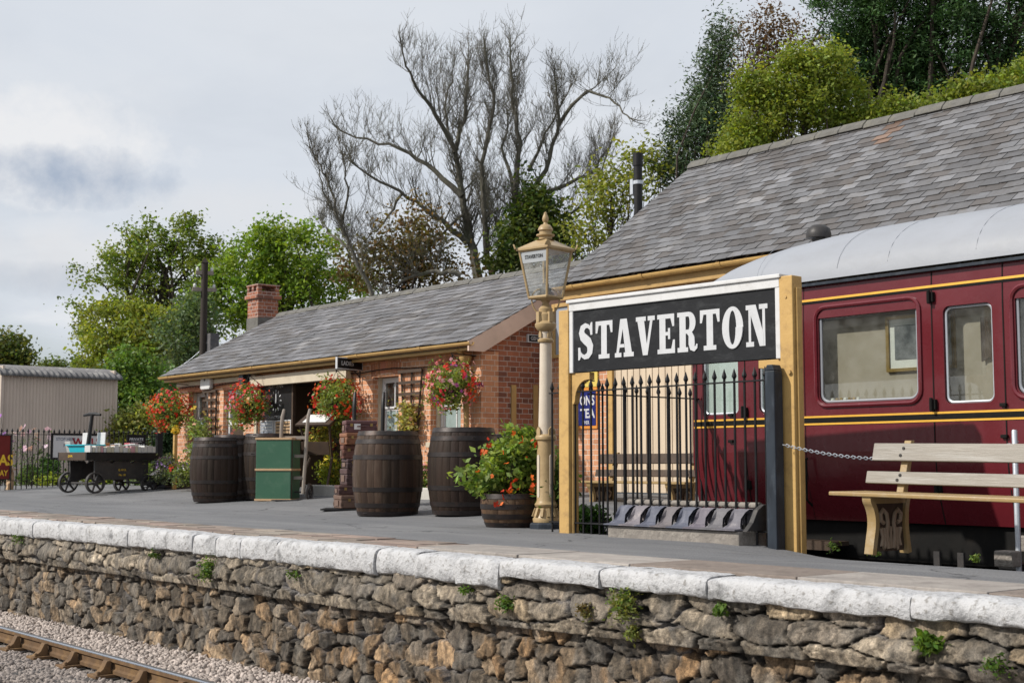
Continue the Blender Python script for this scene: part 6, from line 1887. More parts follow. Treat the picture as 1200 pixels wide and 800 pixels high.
for sx_ in (-1, 1):
    mb = MB(); mb.tube([(sx_ * .62, -Ly / 2 + .0, .2), (sx_ * .62, Ly / 2, .2)], .022, 8); mb.build('axle', M['iron'], tro, world=False)
    for sy_ in (-1, 1):
        mb = MB(); rw = .21 if sx_ < 0 else .18; y = sy_ * (Ly / 2 - .0); n = 28; xw = sx_ * .62
        ringp = lambda r, yy: [(xw + r * math.cos(2 * PI * k / n), yy, rw + r * math.sin(2 * PI * k / n)) for k in range(n)]
        A_, B_, C_, D_ = ringp(rw, y - .035), ringp(rw, y + .035), ringp(rw - .035, y + .035), ringp(rw - .035, y - .035)
        mb.grid([A_, B_, C_, D_, A_], closed_u=True)
        for k in range(6):
            a = 2 * PI * k / 6 + .2; mb.tube([(xw + .03 * math.cos(a), y, rw + .03 * math.sin(a)), (xw + (rw - .03) * math.cos(a), y, rw + (rw - .03) * math.sin(a))], [.026, .018], 6)
        mb.tube([(xw, y - .06, rw), (xw, y + .06, rw)], .045, 10); mb.build('wheel', M['iron'], tro, world=False)
mb = MB(); zt = vh(tp, 486); mb.tube([(-.5, 0.02, hbed - .02), (-.42, 0.0, zt)], [.05, .035], 8)
mb.tube([(-.42, -.3, zt - .01), (-.42, -.1, zt + .01), (-.42, .1, zt + .01), (-.42, .3, zt - .01)], [.025, .035, .035, .025], 8); mb.build('tow_handle', M['black'], tro, world=False, smooth=True)
textmb('G W R', .06, (0, -Ly / 2 + .018, .46), (1, 0, 0), (0, 0, 1), 'yellowletter', 'lettering', None, .003, .01).parent = tro
textmb('No 18', .06, (0, -Ly / 2 + .018, .36), (1, 0, 0), (0, 0, 1), 'yellowletter', 'lettering', None, .003, .01).parent = tro
textmb('GWR', .07, (-Lx / 2 - .042, .06, hbed - .08), (0, -1, 0), (0, 0, 1), 'yellowletter', 'lettering', None, .002, .01).parent = tro
RZ = Matrix.Rotation(math.radians(100), 3, 'Z')
def ontro(x, y, z=0.0): return tp + RZ @ Vector((x, y, hbed - .018 + z))
random.seed(31)
BC = [(.8, .76, .66), (.78, .78, .8), (.75, .7, .55), (.45, .5, .62), (.55, .12, .16), (.8, .45, .5), (.3, .5, .45), (.85, .85, .85), (.6, .5, .35), (.7, .35, .15)]
WB = ['pale', 'white', 'buff', 'slate blue', 'crimson', 'pink', 'sea green', 'bright white', 'tan', 'rust']
nb = 0
for row, (y0, x0, x1, hgt) in enumerate(((-.40, -.76, .76, .15), (-.1, -.1, .74, .19), (.22, -.2, .7, .22))):
    x = x0
    while x < x1:
        wB = random.uniform(.05, .12); ci = random.choice((0, 1, 7, 7, 1, 7, 2, 5)) if row == 0 else random.choice((0, 1, 7, 4, 5, 6, 7, 3, 1, 9))
        hB = hgt * random.uniform(.75, 1.1)
        bm_ = MB().tint(BC[ci]); bm_.bb(-wB / 2 + .003, wB / 2 - .003, -.10, .10, 0.001, hB)
        o = bm_.build('book', M['paper'], bevel=.004); o.location = ontro(x + wB / 2, y0); o.rotation_euler = (0, 0, math.radians(100))
        where = ('front', 'middle', 'back')[row] + ' row'
        tag(o, 'secondhand book standing spine up among many on the trolley bed', 'book', 'books for sale on the trolley')
        x += wB + .004; nb += 1
tub = thing('storage_tub', 'turquoise plastic tub standing on the end of the book trolley', 'tub', ontro(-.52, .05), None, math.radians(100))
mb = MB(); ht_ = vh(tp, 523) - hbed + .02
Pq = [[(sx_ * (.19 + .03 * k), sy_ * (.30 + .03 * k), z) for sx_, sy_ in ((-1, -1), (1, -1), (1, 1), (-1, 1))] for k, z in ((0, .002), (1, .15))]
ht_ = .17
for a_, b_ in (((.18, .28), (.21, .32)),):
    v0 = [(sx_ * a_[0], sy_ * a_[1], .002) for sx_, sy_ in ((-1, -1), (1, -1), (1, 1), (-1, 1))]; v1 = [(sx_ * b_[0], sy_ * b_[1], ht_) for sx_, sy_ in ((-1, -1), (1, -1), (1, 1), (-1, 1))]
    v2 = [(p[0] * .94, p[1] * .94, ht_ - .001) for p in v1]; v3 = [(p[0] * .94, p[1] * .94, .02) for p in v0]
    mb.grid([v0, v1, v2, v3], closed_u=True); mb.add(v0, [(3, 2, 1, 0)]); mb.add(v3, [(0, 1, 2, 3)])
mb.build('shell', M['plastic_blue'], tub, world=False, bevel=.006)
mb = MB()
for s_ in (-1, 1): mb.bb(-.24, .24, s_ * .335 - .025, s_ * .335 + .025, ht_ - .02, ht_ + .004)
mb.bb(-.245, -.2, -.31, .31, ht_ - .02, ht_ + .004); mb.bb(.2, .245, -.31, .31, ht_ - .02, ht_ + .004)
mb.build('rim', M['plastic_blue'], tub, world=False, bevel=.005)
for i, (x, y, hgt, lab) in enumerate(((-.36, .30, .42, 'white placard leaning left of the trolley handle'), (-.3, -.16, .42, 'white placard leaning right of the trolley handle'))):
    mb = MB(); mb.box((0, 0, hgt / 2), (.02, .26, hgt), roty(.06)); o = mb.build('placard', M['white'], bevel=.003); o.location = ontro(x, y); o.rotation_euler = (0, 0, math.radians(100 + 4 * i)); tag(o, lab, 'placard', 'placards on the trolley')
mb = MB().tint((.7, .68, .66)); mb.box((0, 0, .12), (.03, .2, .24), roty(-.3)); o = mb.build('book', M['paper'], bevel=.004); o.location = ontro(-.70, .36, 0.0); o.rotation_euler = (0, 0, math.radians(100)); tag(o, 'single pale book leaning on the left end of the turquoise tub', 'book', 'books for sale on the trolley')

# ------------------------------------------------------------------ left fence, shed, signs
XF = -32.0
zf = 0.16
ya, yb = PX(-12, 540, XF).y, PX(183, 540, XF).y
ztf = PX(110, 503, XF).z
lf = spike_fence('spiked_fence', 'black spiked garden railing in front of the corrugated shed', (XF, ya, 0), (XF, yb, 0), 33, ztf, (ztf - .14, .3), bar_r=.013)
p = PX(186, 540, XF); t = thing('fence_post', 'thick black iron post at the garden end of the railing by the brick building', 'post', (XF, p.y, gz(XF, p.y)))
mb = MB(); mb.bb(-.07, .07, -.07, .07, -.1, PX(186, 499, XF).z - gz(XF, p.y) - .06); mb.build('post', M['black'], t, world=False, bevel=.01); mb = MB(); zq = PX(186, 499, XF).z - gz(XF, p.y); mb.lathe([(.08, zq - .06), (.085, zq - .03), (.05, zq)], 4, ph=PI / 4); mb.build('cap', M['black'], t, world=False)
def plate(name, label, cat, X, px0, px1, py0, py1, mat, framemat=None, th=.02, fw_=.02):
    pm = PX((px0 + px1) / 2, (py0 + py1) / 2, X); y0, y1 = PX(px0, py0, X).y, PX(px1, py0, X).y; z0, z1 = PX((px0 + px1) / 2, py1, X).z, PX((px0 + px1) / 2, py0, X).z
    t = thing(name, label, cat, (X, (y0 + y1) / 2, z0)); mb = MB(); mb.bb(X, X + th, y0, y1, z0, z1); mb.build('plate', M[mat], t)
    if framemat:
        mb = MB(); f = fw_
        mb.bb(X - .004, X + th + .012, y0 - f, y0 - .0005, z0 - f, z1 + f); mb.bb(X - .004, X + th + .012, y1 + .0005, y1 + f, z0 - f, z1 + f); mb.bb(X - .004, X + th + .012, y0, y1, z1 + .0005, z1 + f); mb.bb(X - .004, X + th + .012, y0, y1, z0 - f, z0 - .0005); mb.build('frame', M[framemat], t)
    return t, (X + th, y0, y1, z0, z1)
def tx(t, q, body, u, v, size, mat, bold=.0, sx=1.0, align='CENTER', name='lettering'):
    X, y0, y1, z0, z1 = q
    return textmb(body, size, (X, y0 + (y1 - y0) * u, z0 + (z1 - z0) * v), (0, 1, 0), (0, 0, 1), mat, name, t, .003, bold, align, sx)
t, q = plate('enamel_sign', 'white enamel sign with red and grey lettering on the railing behind the trolley', 'sign', XF + .03, 62, 116.5, 510, 536, 'white', 'black', fw_=.05)
hz = q[4] - q[3]
tx(t, q, 'STOP HERE', .27, .82, hz * .2, 'blueletter', .01, .9); tx(t, q, 'FOR', .30, .54, hz * .2, 'blueletter', .01, .9); tx(t, q, 'WILLS', .72, .68, hz * .5, 'redletter', .03, .95); tx(t, q, '.', .95, .3, hz * .4, 'blueletter', .02)
t, q = plate('private_sign', 'small black PRIVATE STAFF ONLY sign hanging on the garden gate', 'sign', XF + .03, 149.5, 169.5, 510, 525.5, 'black', 'black')
hz = q[4] - q[3]; tx(t, q, 'PRIVATE', .5, .70, hz * .30, 'letter', .02, 1.0); tx(t, q, 'STAFF ONLY', .5, .26, hz * .26, 'letter', .02, .9)
mb = MB(); X, y0, y1, z0, z1 = q; mb.bb(X, X + .004, y0 + .08, y1 - .08, z0 + hz * .50, z0 + hz * .53); mb.build('underline', M['letter'], t)
t, q = plate('red_board', 'dark red board with yellow letters at the far left edge behind flowers', 'sign', XF + .35, -25, 12, 510, 561, 'enamel_red', 'black')
hz = q[4] - q[3]; tx(t, q, 'GAS', .735, .42, hz * .34, 'yellowletter', .03, .85); tx(t, q, 'PLAY', .72, .13, hz * .18, 'yellowletter', .02, .8)

XS = -37.0
sy0, sy1 = PX(1, 500, XS).y, PX(135, 500, XS).y
ze0 = PX(70, 441.5, XS).z
shed = thing('corrugated_shed', 'beige corrugated shed with curved grey sheet roof behind the railing', 'shed', (XS - 2, (sy0 + sy1) / 2, .2))
def corr(mb, pts_fn, y0, y1, pitch, amp, K=6):
    n = int((y1 - y0) / pitch * K); rows = []
    for i in range(n + 1):
        y = y0 + (y1 - y0) * i / n; rows.append(pts_fn(y, amp * math.cos(2 * PI * i / K)))
    mb.grid(rows)
mb = MB(); corr(mb, lambda y, a: [(XS + a, y, z) for z in (-.1, 1, 2, ze0 - .02)], sy0, sy1, .09, .012); mb.build('wall', M['shed'], shed, smooth=True)
mb = MB(); mb.bb(XS - 3.6, XS - .02, sy1 - .06, sy1 - .01, -.1, ze0 + .25); mb.bb(XS - 3.6, XS - .02, sy0 + .01, sy0 + .06, -.1, ze0 + .25); mb.bb(XS - 3.6, XS - 3.55, sy0 + .06, sy1 - .06, -.1, ze0); mb.build('side_wall', M['shed'], shed)
mb = MB(); mb.bb(XS - .015, XS + .03, sy0 - .04, sy0 + .04, -.1, ze0); mb.bb(XS - .015, XS + .03, sy1 - .04, sy1 + .03, -.1, ze0); mb.build('corner_trim', M['shed'], shed)
arc = [PI * i / 16 for i in range(17)]
zr_top = PX(70, 428, XS - 1.9).z - ze0
mb = MB(); corr(mb, lambda y, a: [(XS - 1.8 + (1.95 + a) * math.cos(t_), y, ze0 - .03 + (zr_top * .8 + a) * math.sin(t_) ** .9) for t_ in arc], sy0 - .12, sy1 + .14, .16, .026); shr = mb.build('roof', M['shedroof'], shed, smooth=True)
sd_ = shr.modifiers.new('thick', 'SOLIDIFY'); sd_.thickness = .012

# wooden carved post, small garden items
p = G(11.5, 573.5); cp = thing('carved_post', 'pale rough carved wooden post standing at the left edge of the flower bed', 'carved post', p)
mb = MB(); hq = vh(p, 528); rows = []
random.seed(4)
for i in range(15):
    s = i / 14; r = .085 if s < .5 else (.05 if s < .9 else .06); rr_ = [r * random.uniform(.8, 1.2) for _ in range(8)]
    rows.append([(rr_[k] * math.cos(PI * k / 4), rr_[k] * math.sin(PI * k / 4), s * hq) for k in range(8)])
mb.grid(rows, closed_u=True); mb.add(rows[-1], [tuple(range(8))]); mb.box((0.03, .03, hq * .52), (.2, .2, .03)); mb.box((0, 0, hq * .9), (.14, .16, .04)); mb.build('trunk', M['newwood'], cp, world=False)
p = G(196, 572); gs = thing('garden_scoop_rack', 'white topped row of black iron scoops at the edge of the lavender bed', 'scoop rack', p, None, math.radians(20))
mb = MB(); mb.bb(-.5, .42, .02, .1, .0, .2); mb.build('plinth', M['iron'], gs, world=False)
for i in range(3):
    mb = scoop_mesh(.28, (.35, .37, .42)); mb.v = [(p_2[0] - .36 + .31 * i, p_2[1] * 1.2 - .12, p_2[2] * 1.2 + .03) for p_2 in mb.v]; mb.build('scoop', M['ironlight'], gs, world=False)
mb = MB(); mb.box((-.03, .12, .34), (.95, .34, .03), rotx(.5)); mb.build('top_board', M['paper'], gs, world=False, bevel=.004)
for i, (px, py) in enumerate(((207, 572), (221, 571.5))):
    p = G(px, py); mb = MB(); mb.prism([(-.2, 0), (.2, 0), (.28, .2), (.24, .2), (.17, .04), (-.17, .04), (-.24, .2), (-.28, .2)], (0, -.12, 0.002), (1, 0, 0), (0, 0, 1), (0, 1, 0), .3)
    o = mb.build('timber_trough', M['brownwood'], bevel=.006); o.location = p; o.rotation_euler = (0, .12, math.radians(40)); tag(o, ('brown wooden trough beside the white topped scoop rack', 'brown wooden trough partly hidden behind the nearest black barrel')[i], 'trough', 'wooden troughs by the flower bed')
p = PY(204.5, 560, 12.3); p.z = gz(p.x, p.y); t = thing('garden_marker', 'yellow topped ochre marker post among the lavender', 'marker post', p); h_ = PY(204.5, 509, 12.3).z - p.z
mb = MB(); mb.bb(-.035, .035, -.035, .035, 0, h_); mb.build('post', M['ochre'], t, world=False, bevel=.005); blossoms(t, (p.x, p.y, p.z + h_ + .08), (.06, .06, .06), 24, .08, [(.75, .5, .03), (.8, .6, .08)], -1.1, 'yellow_head')

# ------------------------------------------------------------------ wall furniture of the small station building
def wallp(px, py, Y=Y1): return PY(px, py, Y)
def trellis(label, px0, px1, pxb0, pxb1, py0, py1, rows_, mat='greywood'):
    a, b = wallp(px0, py0).x, wallp(px1, py0).x; a2, b2_ = wallp(pxb0, py1).x, wallp(pxb1, py1).x; z1, z0 = wallp(px0, py0).z, wallp(px0, py1).z
    t = thing('trellis', label, 'trellis', ((a + b) / 2, Y1 - .05, z0), 'wall trellises')
    for k in range(3):
        f = k / 2; mb = MB(); mb.tube([(a2 + (b2_ - a2) * f, Y1 - .035, z0), (a + (b - a) * f, Y1 - .035, z1)], .022, 4); mb.build('upright', M[mat], t)
    for k in range(rows_):
        f = k / (rows_ - .3); z = z1 - (z1 - z0) * f - .02; mb = MB(); aa, bb_ = a + (a2 - a) * f, b + (b2_ - b) * f; mb.bb(aa - .04, bb_ + .04, Y1 - .085, Y1 - .058, z - .025, z + .025); mb.build('rung', M[mat], t)
trellis('wide brown wooden trellis between the two right hand windows', 472.5, 497, 476, 491, 434.5, 510, 6, 'brownwood')
trellis('narrow brown trellis under the white alarm box', 242.5, 256, 245, 254, 458, 516, 6, 'brownwood')
a, b = wallp(241.5, 441), wallp(252.5, 456)
t = thing('alarm_box', 'white rounded alarm box high on brick wall above the narrow trellis', 'alarm box', ((a.x + b.x) / 2, Y1 - .06, b.z))
mb = MB(); w_, h_ = (b.x - a.x), a.z - b.z; poly = [(-w_ / 2 * .82, 0), (w_ / 2 * .82, 0), (w_ / 2, h_ * .12), (w_ / 2, h_ * .7), (w_ / 2 * .6, h_), (-w_ / 2 * .6, h_), (-w_ / 2, h_ * .7), (-w_ / 2, h_ * .12)]
mb.prism(poly, ((a.x + b.x) / 2, Y1 - .045, b.z), (1, 0, 0), (0, 0, 1), (0, -1, 0), .09); mb.build('case', M['white'], t, bevel=.02)
mb = MB(); mb.bb((a.x + b.x) / 2 - .035, (a.x + b.x) / 2 + .02, Y1 - .139, Y1 - .1355, b.z + h_ * .62, b.z + h_ * .8); mb.build('emblem', M['black'], t)
p = wallp(294, 445); t = thing('wall_lantern', 'small black wall lamp at the left of the waiting recess beam', 'wall lamp', (p.x, Y1 - .15, p.z - .12)); mb = MB(); mb.bb(p.x - .08, p.x + .08, Y1 - .22, Y1 - .05, p.z - .12, p.z + .16); mb.prism([(-.1, 0), (.1, 0), (.05, .07), (-.05, .07)], (p.x, Y1 - .24, p.z + .161), (1, 0, 0), (0, 0, 1), (0, 1, 0), .2); mb.build('case', M['blackblue'], t, bevel=.006)

# NEXT TRAIN board and notices inside the recess
YN = Y1 + .05
a, b = PY(305.5, 449, YN), PY(343, 491, YN)
t = thing('train_board', 'black NEXT TRAIN board with painted clock dial in the waiting recess', 'notice board', ((a.x + b.x) / 2, YN, b.z))
w_, h_ = b.x - a.x, a.z - b.z
mb = MB(); mb.bb(a.x, b.x, YN - .02, YN + .02, b.z, a.z); mb.build('panel', M['black'], t)
mb = MB(); mb.bb(a.x - .05, a.x - .001, YN - .03, YN + .03, b.z - .6, a.z + .05); mb.bb(b.x + .001, b.x + .05, YN - .03, YN + .03, b.z - .6, a.z + .05); mb.build('frame', M['brownwood'], t)
textmb('NEXT TRAIN', h_ * .145, ((a.x + b.x) / 2, YN - .02, b.z + h_ * .88), (1, 0, 0), (0, 0, 1), 'letter', 'lettering', t, .003, .0, sx=.95)
textmb('TRAINS TODAY', h_ * .115, ((a.x + b.x) / 2, YN - .02, b.z + h_ * .07), (1, 0, 0), (0, 0, 1), 'letter', 'lettering', t, .003, .0, sx=.9)
mb = MB(); cx_, cz_ = (a.x + b.x) / 2 + .02, b.z + h_ * .5
for k in range(12):
    an = 2 * PI * k / 12; r = h_ * .25; mk = MB(); mk.box((cx_ + r * math.sin(an), YN - .0225, cz_ + r * math.cos(an)), (.022, .004, .055), roty(an)); mk.build('hour_mark', M['letter'], t)
mb.prism([(-.02, -.05), (.02, -.05), (.012, h_ * .2), (-.012, h_ * .2)], (cx_, YN - .021, cz_), (1, 0, 0), (0, 0, 1), (0, -1, 0), .004); mb.build('clock_hand', M['letter'], t)
for i, (p0, p1, q0, q1, mt, lab) in enumerate(((306.5, 321, 493, 511, 'greyboard', 'grey notice in frame below the train board'), (323.5, 342, 492.5, 511, 'beech', 'buff timetable with dark bands below the train board'))):
    a, b = PY(p0, q0, YN), PY(p1, q1 + 4, YN); t = thing('framed_notice', lab, 'notice', ((a.x + b.x) / 2, YN, b.z)); mb = MB(); mb.bb(a.x + .02, b.x - .02, YN - .02, YN + .0, b.z, a.z - .02); mb.build('sheet', M[mt], t)
    mb = MB(); mb.bb(a.x, a.x + .0195, YN - .03, YN + .01, b.z, a.z); mb.bb(b.x - .0195, b.x, YN - .03, YN + .01, b.z, a.z); mb.bb(a.x + .02, b.x - .02, YN - .03, YN + .01, a.z - .0195, a.z); mb.build('frame', M['white'], t)
    mb = MB()
    for k in range(5): z = a.z - .06 - k * (a.z - b.z) / 6; mb.bb(a.x + .05, b.x - .05, YN - .0235, YN - .0205, z - (.012 if i == 0 else .022), z)
    mb.build('print', M['paper'] if i == 0 else M['brownwood'], t)

# LADIES and GENTLEMEN signs
p = wallp(424, 424); xw = p.x
pe = wallp(394, 426); 
# board stands out from the wall on a scrolled bracket
zL = p.z; LL = 0.55
pl_ = PX(394.5, 426, xw - .12)
t = thing('ladies_sign', 'black projecting LADIES sign on iron bracket over the waiting recess', 'sign', (xw, Y1 - .3, zL - .1))
d_ = (Vector((xw, Y1 - .02, 0)) - Vector((PY(394, 426, Y1 - .62).x, Y1 - .62, 0))); Ls_ = d_.length; u_ = d_.normalized(); w_ = Vector((u_.y, -u_.x, 0))
o_ = Vector((PY(394, 426, Y1 - .62).x, Y1 - .62, PY(394, 425, Y1 - .62).z))
mb = MB(); mb.prism([(0, -.085), (Ls_, -.085), (Ls_, .085), (0, .085)], o_, u_, (0, 0, 1), w_, .03); mb.build('board', M['black'], t)
mb = MB()
for (a0, a1, b0, b1_) in ((-.015, 0, -.1, .1), (Ls_, Ls_ + .015, -.1, .1), (0, Ls_, .0855, .1), (0, Ls_, -.1, -.0855)): mb.prism([(a0, b0), (a1, b0), (a1, b1_), (a0, b1_)], o_ - w_ * .004, u_, (0, 0, 1), w_, .04)
mb.build('frame', M['letter'], t)
textmb('LADIES', .10, o_ + u_ * (Ls_ * .40) + w_ * .03, u_, (0, 0, 1), 'letter', 'lettering', t, .003, .02)
mb = MB(); e_ = o_ + u_ * (Ls_ - .02); mb.tube([e_ + Vector((0, 0, .1)), e_ + Vector((0, 0, -.34))], .012, 6); mb.tube([o_ + u_ * (Ls_ * .5) + Vector((0, 0, -.1)), o_ + u_ * (Ls_ * .72) + Vector((0, 0, -.11)), o_ + u_ * (Ls_ * .9) + Vector((0, 0, -.18)), e_ + Vector((0, 0, -.22))], .011, 6); mb.build('bracket', M['black'], t)
a, b = PX(617, 391.5, XR), PX(648, 402, XR)
t = thing('gentlemen_sign', 'black GENTLEMEN sign projecting from the red brick gable behind the lamp', 'sign', (XR + .02, a.y, b.z))
z1, z0 = a.z, PX(617, 401, XR).z; y1_ = PX(652, 395, XR).y
mb = MB(); mb.bb(XR + .002, XR + .03, a.y + .02, y1_, z0 + .015, z1 - .015); mb.build('board', M['black'], t)
mb = MB(); mb.bb(XR + .002, XR + .038, a.y - .005, a.y + .0195, z0, z1); mb.bb(XR + .002, XR + .038, a.y + .02, y1_, z1 - .0145, z1); mb.bb(XR + .002, XR + .038, a.y + .02, y1_, z0, z0 + .0145); mb.build('frame', M['letter'], t)
textmb('GENTLEMEN', (z1 - z0) * .62, (XR + .03, a.y + .06, (z0 + z1) / 2), (0, 1, 0), (0, 0, 1), 'letter', 'lettering', t, .003, .02, 'LEFT', .95)

# enamel signs on the orange brick behind the fence
def fplate(name, label, px0, px1, py0, py1, mat, framemat=None, th=.02):
    a, b = PY(px0, py0, Y2 - .03), PY(px1, py1, Y2 - .03); t = thing(name, label, 'sign', ((a.x + b.x) / 2, Y2 - .03, b.z)); mb = MB(); mb.bb(a.x, b.x, Y2 - .03, Y2 - .003, b.z, a.z); mb.build('plate', M[mat], t)
    if framemat: mb = MB(); mb.bb(a.x - .02, b.x + .02, Y2 - .022, Y2 - .002, b.z - .05, a.z + .05); mb.build('border', M[framemat], t)
    return t, a, b
t, a, b = fplate('tea_sign', 'blue enamel TEA sign with white letters on orange brick', 662, 698, 459, 498, 'enamel_blue', 'enamel_orange')
h_ = a.z - b.z; w_ = b.x - a.x
textmb('LYONS', h_ * .38, (a.x + w_ * .97, Y2 - .03, b.z + h_ * .70), (1, 0, 0), (0, 0, 1), 'paperwhite' if 'paperwhite' in M else 'letter', 'lettering', t, .003, .03, 'RIGHT', .8)
textmb('TEA', h_ * .36, (a.x + w_ * .97, Y2 - .03, b.z + h_ * .33), (1, 0, 0), (0, 0, 1), 'letter', 'lettering', t, .003, .03, 'RIGHT', .95)
textmb('EVER', h_ * .14, (a.x + w_ * .80, Y2 - .03, b.z + h_ * .08), (1, 0, 0), (0, 0, 1), 'letter', 'lettering', t, .003, .02, 'RIGHT', .9)
t, a, b = fplate('platform_number_sign', 'yellow sign with a black numeral 2 above the blue enamel sign', 668, 700, 434, 452.5, 'enamel_yellow')
h_ = a.z - b.z; textmb('2', h_ * .7, (b.x - .1, Y2 - .03, b.z + h_ * .5), (1, 0, 0), (0, 0, 1), 'black', 'lettering', t, .003, .0); textmb('PLATFORM', h_ * .3, (b.x - .2, Y2 - .03, b.z + h_ * .3), (1, 0, 0), (0, 0, 1), 'black', 'lettering', t, .003, .0, 'RIGHT', .8)

# slanted reading desk in front of the recess and the flower bed edging
pd = PY(372, 575, 12.1); pd.z = gz(pd.x, pd.y)
ds = thing('reading_desk', 'slanted wooden reading desk with a white sheet in front of the recess', 'reading desk', pd, None, math.radians(25))
zt = PY(372, 492, 12.1).z - pd.z
mb = MB(); mb.box((0, 0, zt), (.70, .40, .04), rotx(.5)); mb.build('top', M['brownwood'], ds, world=False, bevel=.006)
mb = MB(); mb.box((-.0, -.014, zt + .025), (.46, .28, .012), rotx(.5)); mb.build('sheet', M['paper'], ds, world=False)
for s_ in (-1, 1):
    mb = MB(); mb.tube([(s_ * .3, -.12, zt - .08), (s_ * .22, .1, zt * .5), (s_ * .3, -.2, .0)], .022, 5); mb.build('leg', M['brownwood'], ds, world=False)
mb = MB(); mb.box((.05, -.15, zt * .62), (.55, .02, .22), rotx(.2)); mb.build('shelf', M['brownwood'], ds, world=False)
ka = PY(357, 577, 12.0).x; kb = PY(545, 590, 12.0).x
mb = MB(); x = ka; random.seed(8)
kt_ = thing('bed_edging', 'pale stone edging of the flower bed below the windows', 'edging', (ka, 12.0, gz(ka, 12)))
while x < kb:
    l = random.uniform(.7, 1.0); mb = MB(); mb.bb(x, x + l - .01, 11.95, 12.1, gz(x, 12) - .05, gz(x, 12) + .17 + random.uniform(-.01, .01)); mb.build('edging_stone', M['kerbstone'], kt_, bevel=.02); x += l
mb = MB(); mb.bb(ka + .05, kb, 12.101, Y1 - .07, 0.0, gz(ka, 12) + .13); tag(mb.build('flower_bed_soil', M['soil']), kind='structure')

# ------------------------------------------------------------------ flowers and shrubs near the building
RED = [(.62, .03, .02), (.72, .08, .02), (.7, .14, .04), (.6, .02, .05)]
def basket(label, px, py, rx, rz_, Yb, cols, nfl, lean=0):
    c = PY(px, py, Yb); D = (c - EYEV).dot(FW); k = D / F_PX; r = (rx * k * 1.0, rx * k * .85, rz_ * k)
    t = thing('hanging_basket', label, 'hanging basket', (c.x, c.y, c.z - r[2]), 'hanging flower baskets')
    trail = [((c.x + random.uniform(-.8, .8) * r[0], c.y - random.uniform(0, .5) * r[1], c.z - r[2] * random.uniform(.6, 1.15)), (r[0] * .16, r[1] * .16, r[2] * random.uniform(.2, .4))) for _ in range(7)] + [((c.x + random.uniform(-1, 1) * r[0], c.y, c.z + random.uniform(.1, 1.0) * r[2]), (r[0] * .2, r[0] * .2, r[2] * .2)) for _ in range(4)]
    V, Fq, K, cents = clumps(trail + [(tuple(c), tuple(q * .88 for q in r)), ((c.x, c.y, c.z - r[2] * .35), (r[0] * .75, r[1] * .75, r[2] * .75))], 110, 26, .075, .055, (.14, .21, .04), .55, (.28, .33, .09))
    npmesh('foliage', V, Fq, M['leaf'], t, K)
    for tc, tr in trail[:5]: blossoms(t, tc, tr, 3, .04, cols, -1.0, 'trailing_blossoms', 5, 2)
    blossoms(t, c, r, int(nfl * 1.7), .043, cols, -.95, 'blossoms', 5, 3)
    mb = MB(); mb.lathe([(.02, -.22), (.14, -.16), (.2, -.02), (.205, .0)], 14, (c.x, c.y, c.z - .02), cap=False); mb.build('bowl', M['soil'], t)
    mb = MB()
    for k_ in range(3):
        a = 2 * PI * k_ / 3; mb.tube([(c.x + .2 * math.cos(a), c.y + .2 * math.sin(a), c.z), (c.x, c.y, c.z + r[2] * 1.05 + .12)], .004, 4)
    mb.tube([(c.x, Y1 - .0, c.z + r[2] + .14), (c.x, c.y - .02, c.z + r[2] + .16), (c.x, c.y, c.z + r[2] + .1)], .009, 5); mb.tube([(c.x, Y1 - .0, c.z + r[2] - .15), (c.x, c.y, c.z + r[2] + .14)], .007, 5); mb.build('bracket', M['black'], t)
    return t
PK = RED + [(.75, .25, .3), (.8, .45, .5), (.45, .1, .4)]
basket('overflowing red hanging basket at the far left corner of the brick building', 199, 480, 26, 22, 12.35, RED + RED[:2] + [(.8, .3, .15)], 75)
basket('red and pink hanging basket just left of the waiting recess', 291, 472, 27, 24, 12.38, PK[:5], 55)
basket('bright red hanging basket in front of the waiting recess near suitcases', 394, 468, 30, 25, 12.38, RED, 55)
basket('pink and red hanging basket beside the downpipe under the gutter', 530, 450, 33, 24, 12.35, PK + PK[4:], 62)

random.seed(15)
def sh(name, label, px, py, rx, rz_, Y, col, col2=None, n=60, per=30, rad=.09, leaf=.06, fl=None, group=None, cat='shrub', depth=.9, shell=.35):
    c = PY(px, py, Y); D = (c - EYEV).dot(FW); k = D / F_PX
    return shrub(name, label, c, (rx * k, rx * k * depth, rz_ * k), col, col2, n, per, rad, leaf, group, cat, fl, shell=shell)
sh('rose_bush', 'tall straggling rose bush with yellow blooms against the far window', 230, 517, 13, 38, 12.35, (.15, .22, .06), (.28, .35, .1), 60, 18, .1, .07, [(6, .09, [(.8, .6, .2), (.8, .45, .3)], -.5)])
sh('lavender', 'purple lavender clump at the foot of the building corner', 196, 551, 17, 16, 12.2, (.12, .16, .09), (.16, .19, .12), 60, 24, .1, .06, [(150, .03, [(.2, .12, .3), (.27, .16, .36)], .0)])
sh('lavender', 'grey purple lavender clump left of the nearest black barrel', 217, 557, 10, 13, 12.0, (.13, .17, .09), (.2, .25, .06), 40, 24, .1, .06, [(40, .03, [(.2, .12, .3)], .0)])
sh('red_flower_plant', 'small plant with one red spike above the white topped scoop rack', 203, 552, 6, 8, 12.0, (.1, .16, .04), None, 14, 14, .06, .05, [(10, .05, [(.65, .06, .03)], .2)], cat='plant')
sh('yellow_flower_plant', 'yellow flowering plant in the bed beside the suitcases', 386, 552, 12, 22, 12.35, (.17, .24, .04), (.3, .34, .04), 60, 24, .07, .05, [(45, .04, [(.8, .65, .05), (.75, .6, .1)], -.3)], cat='plant')
sh('fuchsia', 'red and yellow fuchsia arching over the flower bed by the desk', 377, 515, 17, 18, 12.3, (.25, .28, .06), (.35, .3, .06), 45, 22, .08, .05, [(34, .035, [(.6, .03, .08), (.7, .1, .05), (.75, .5, .1)], -.8)], cat='plant')
